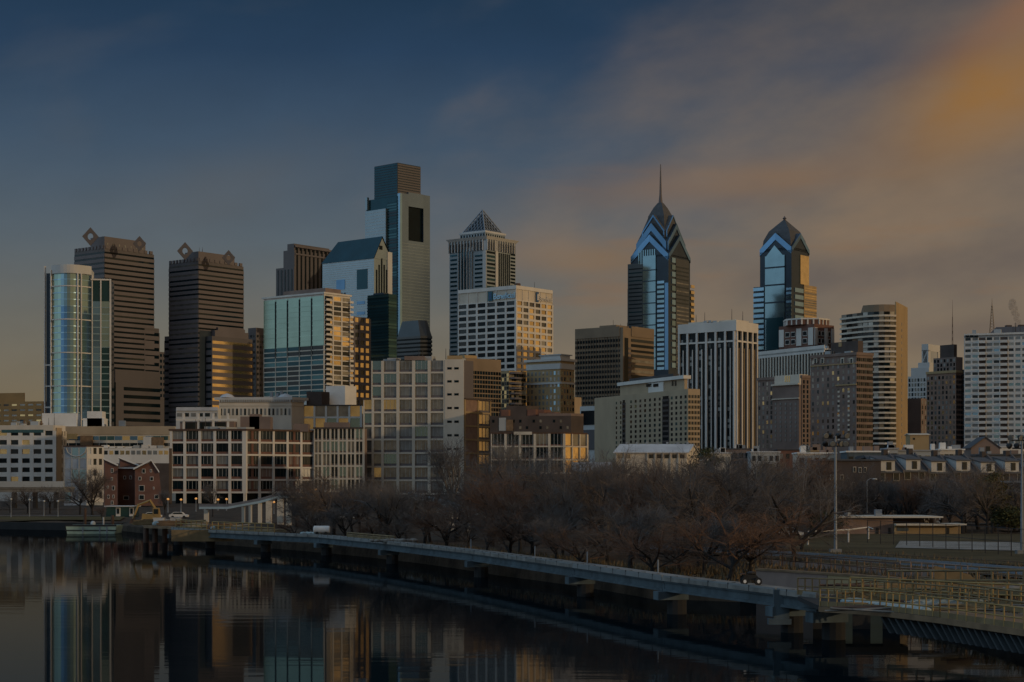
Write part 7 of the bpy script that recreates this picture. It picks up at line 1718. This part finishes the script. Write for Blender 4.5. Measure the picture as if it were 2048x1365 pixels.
# evergreens
def evergreen(label, px, Y, top, m, wide, seed):
    Y = NF(Y); wide *= .87
    rnd = random.Random(seed); z0 = ground_z(px, Y); H = zat(top, Y) - z0; x = xat(px, Y); o = empty('evergreen_tree', (x, Y, z0), label, 'tree', 'dark evergreen trees')
    t = MB(); t.tube([(x, Y, z0 - .5), (x + .2, Y, z0 + H * .5), (x, Y, z0 + H * .95)], [H * .022, H * .014, .04], 6, False); cl = MB()
    for k in range(46):
        h = rnd.uniform(.42, .98); rad = wide * (1 - ((h - .5) / .55) ** 2 * .75) * rnd.uniform(.3, 1); a = rnd.uniform(0, 6.28); c = Vector((x + rad * math.cos(a), Y + rad * math.sin(a), z0 + H * h)); t.tube([(x, Y, z0 + H * h - .5), tuple(c)], [.06, .02], 3, False)
        for j in range(60):
            d = Vector((rnd.gauss(0, 1), rnd.gauss(0, 1), rnd.gauss(0, .55))) * .55; p = c + d; u = Vector((rnd.gauss(0, 1), rnd.gauss(0, 1), rnd.gauss(0, .6))).normalized() * .22; w = Vector((rnd.gauss(0, 1), rnd.gauss(0, 1), rnd.gauss(0, 1))).normalized() * .10; cl.face([p - u, p + w, p + u, p - w])
    t.build('trunk', 'bark', o); cl.build('crown', m, o)
evergreen('olive evergreen with a broad top right of the cream hall', 1412, 330, 897, 'needle', 3.4, 1); evergreen('dark brownish evergreen below the mottled brick house', 1530, 300, 928, 'needle_olive', 2.0, 2)
evergreen('dark spreading evergreen before the dormered terrace at right', 1985, 310, 945, 'needle_olive', 2.8, 3); evergreen('round dark evergreen bush at the right end of the pavilion', 2015, 300, 1020, 'needle', 3.2, 4); evergreen('dark evergreen bush left of the pavilion', 1655, 285, 1030, 'needle', 2.4, 5)
# parked cars glimpsed behind the field
def car(label, px, Y, m):
    Y = NF(Y)
    z0 = ground_z(px, Y) + .02; x = xat(px, Y); o = empty('parked_car', (x, Y, z0), label, 'car', 'cars parked behind the trees'); s = MB()
    prof = [(-2.1, .35), (2.1, .35), (2.15, .8), (1.3, .95), (.75, 1.42), (-1.0, 1.45), (-1.7, .98), (-2.15, .85)]
    A = [(x + a, Y - .85, z0 + h) for a, h in prof]; B_ = [(x + a, Y + .85, z0 + h) for a, h in prof]; s.face(A); s.face(B_[::-1])
    for k in range(8): j = (k + 1) % 8; s.face([A[j], A[k], B_[k], B_[j]])
    s.build('body', m, o); g = MB(); g.hexa([(x - 1.45, Y - .88, z0 + .98), (x + 1.1, Y - .88, z0 + .98), (x + 1.1, Y - .85, z0 + .98), (x - 1.45, Y - .85, z0 + .98)], [(x - .95, Y - .88, z0 + 1.36), (x + .7, Y - .88, z0 + 1.36), (x + .7, Y - .85, z0 + 1.36), (x - .95, Y - .85, z0 + 1.36)]); g.build('window', 'dark_glass', o)
    for dx in (-1.3, 1.3):
        for dy in (-.75, .75): w = MB(); w.tube([(x + dx, Y + dy - .12, z0 + .32), (x + dx, Y + dy + .12, z0 + .32)], .32, 10); w.build('wheel', 'rubber', o)
for px, Y, m, l in ((1452, 300, 'white_paint', 'white car glimpsed between trees at the left'), (1475, 300, 'grey_metal', 'grey car glimpsed between the tree trunks'), (1575, 290, 'roof_white', 'pale car parked left of the pavilion'), (690, 470, 'pale_stone', 'pale car under the willow by the middle wing'), (305, 520, 'roof_white', 'white car parked below the brick houses'), (358, 520, 'white_paint', 'white car parked before the warehouse columns')): car(l, px, Y, m)
# smoke drifting from a far chimney at the right edge
def smoke():
    Y = 1900; x = xat(2040, Y); z0 = zat(660, Y); m = MB()
    for k in range(9): u = k / 8; m.ball((x - 8 * u ** 1.3 - (k % 2) * 2, Y, z0 + 2 + u * 26), 2.2 + 2.2 * u, 8, 6, (1, 1, 1.2))
    mm = bpy.data.materials.new('smoke'); mm.use_nodes = True; nt = mm.node_tree; nt.nodes.remove(nt.nodes['Principled BSDF']); pv = nt.nodes.new('ShaderNodeVolumePrincipled'); pv.inputs['Density'].default_value = .10; pv.inputs['Color'].default_value = (.5, .42, .36, 1); nt.links.new(pv.outputs[0], nt.nodes['Material Output'].inputs['Volume']); MT['smoke'] = mm
    o = m.build('smoke', 'smoke'); tag(o, 'thin pinkish smoke plume at the right edge of the sky', 'smoke', kind='stuff')
smoke()
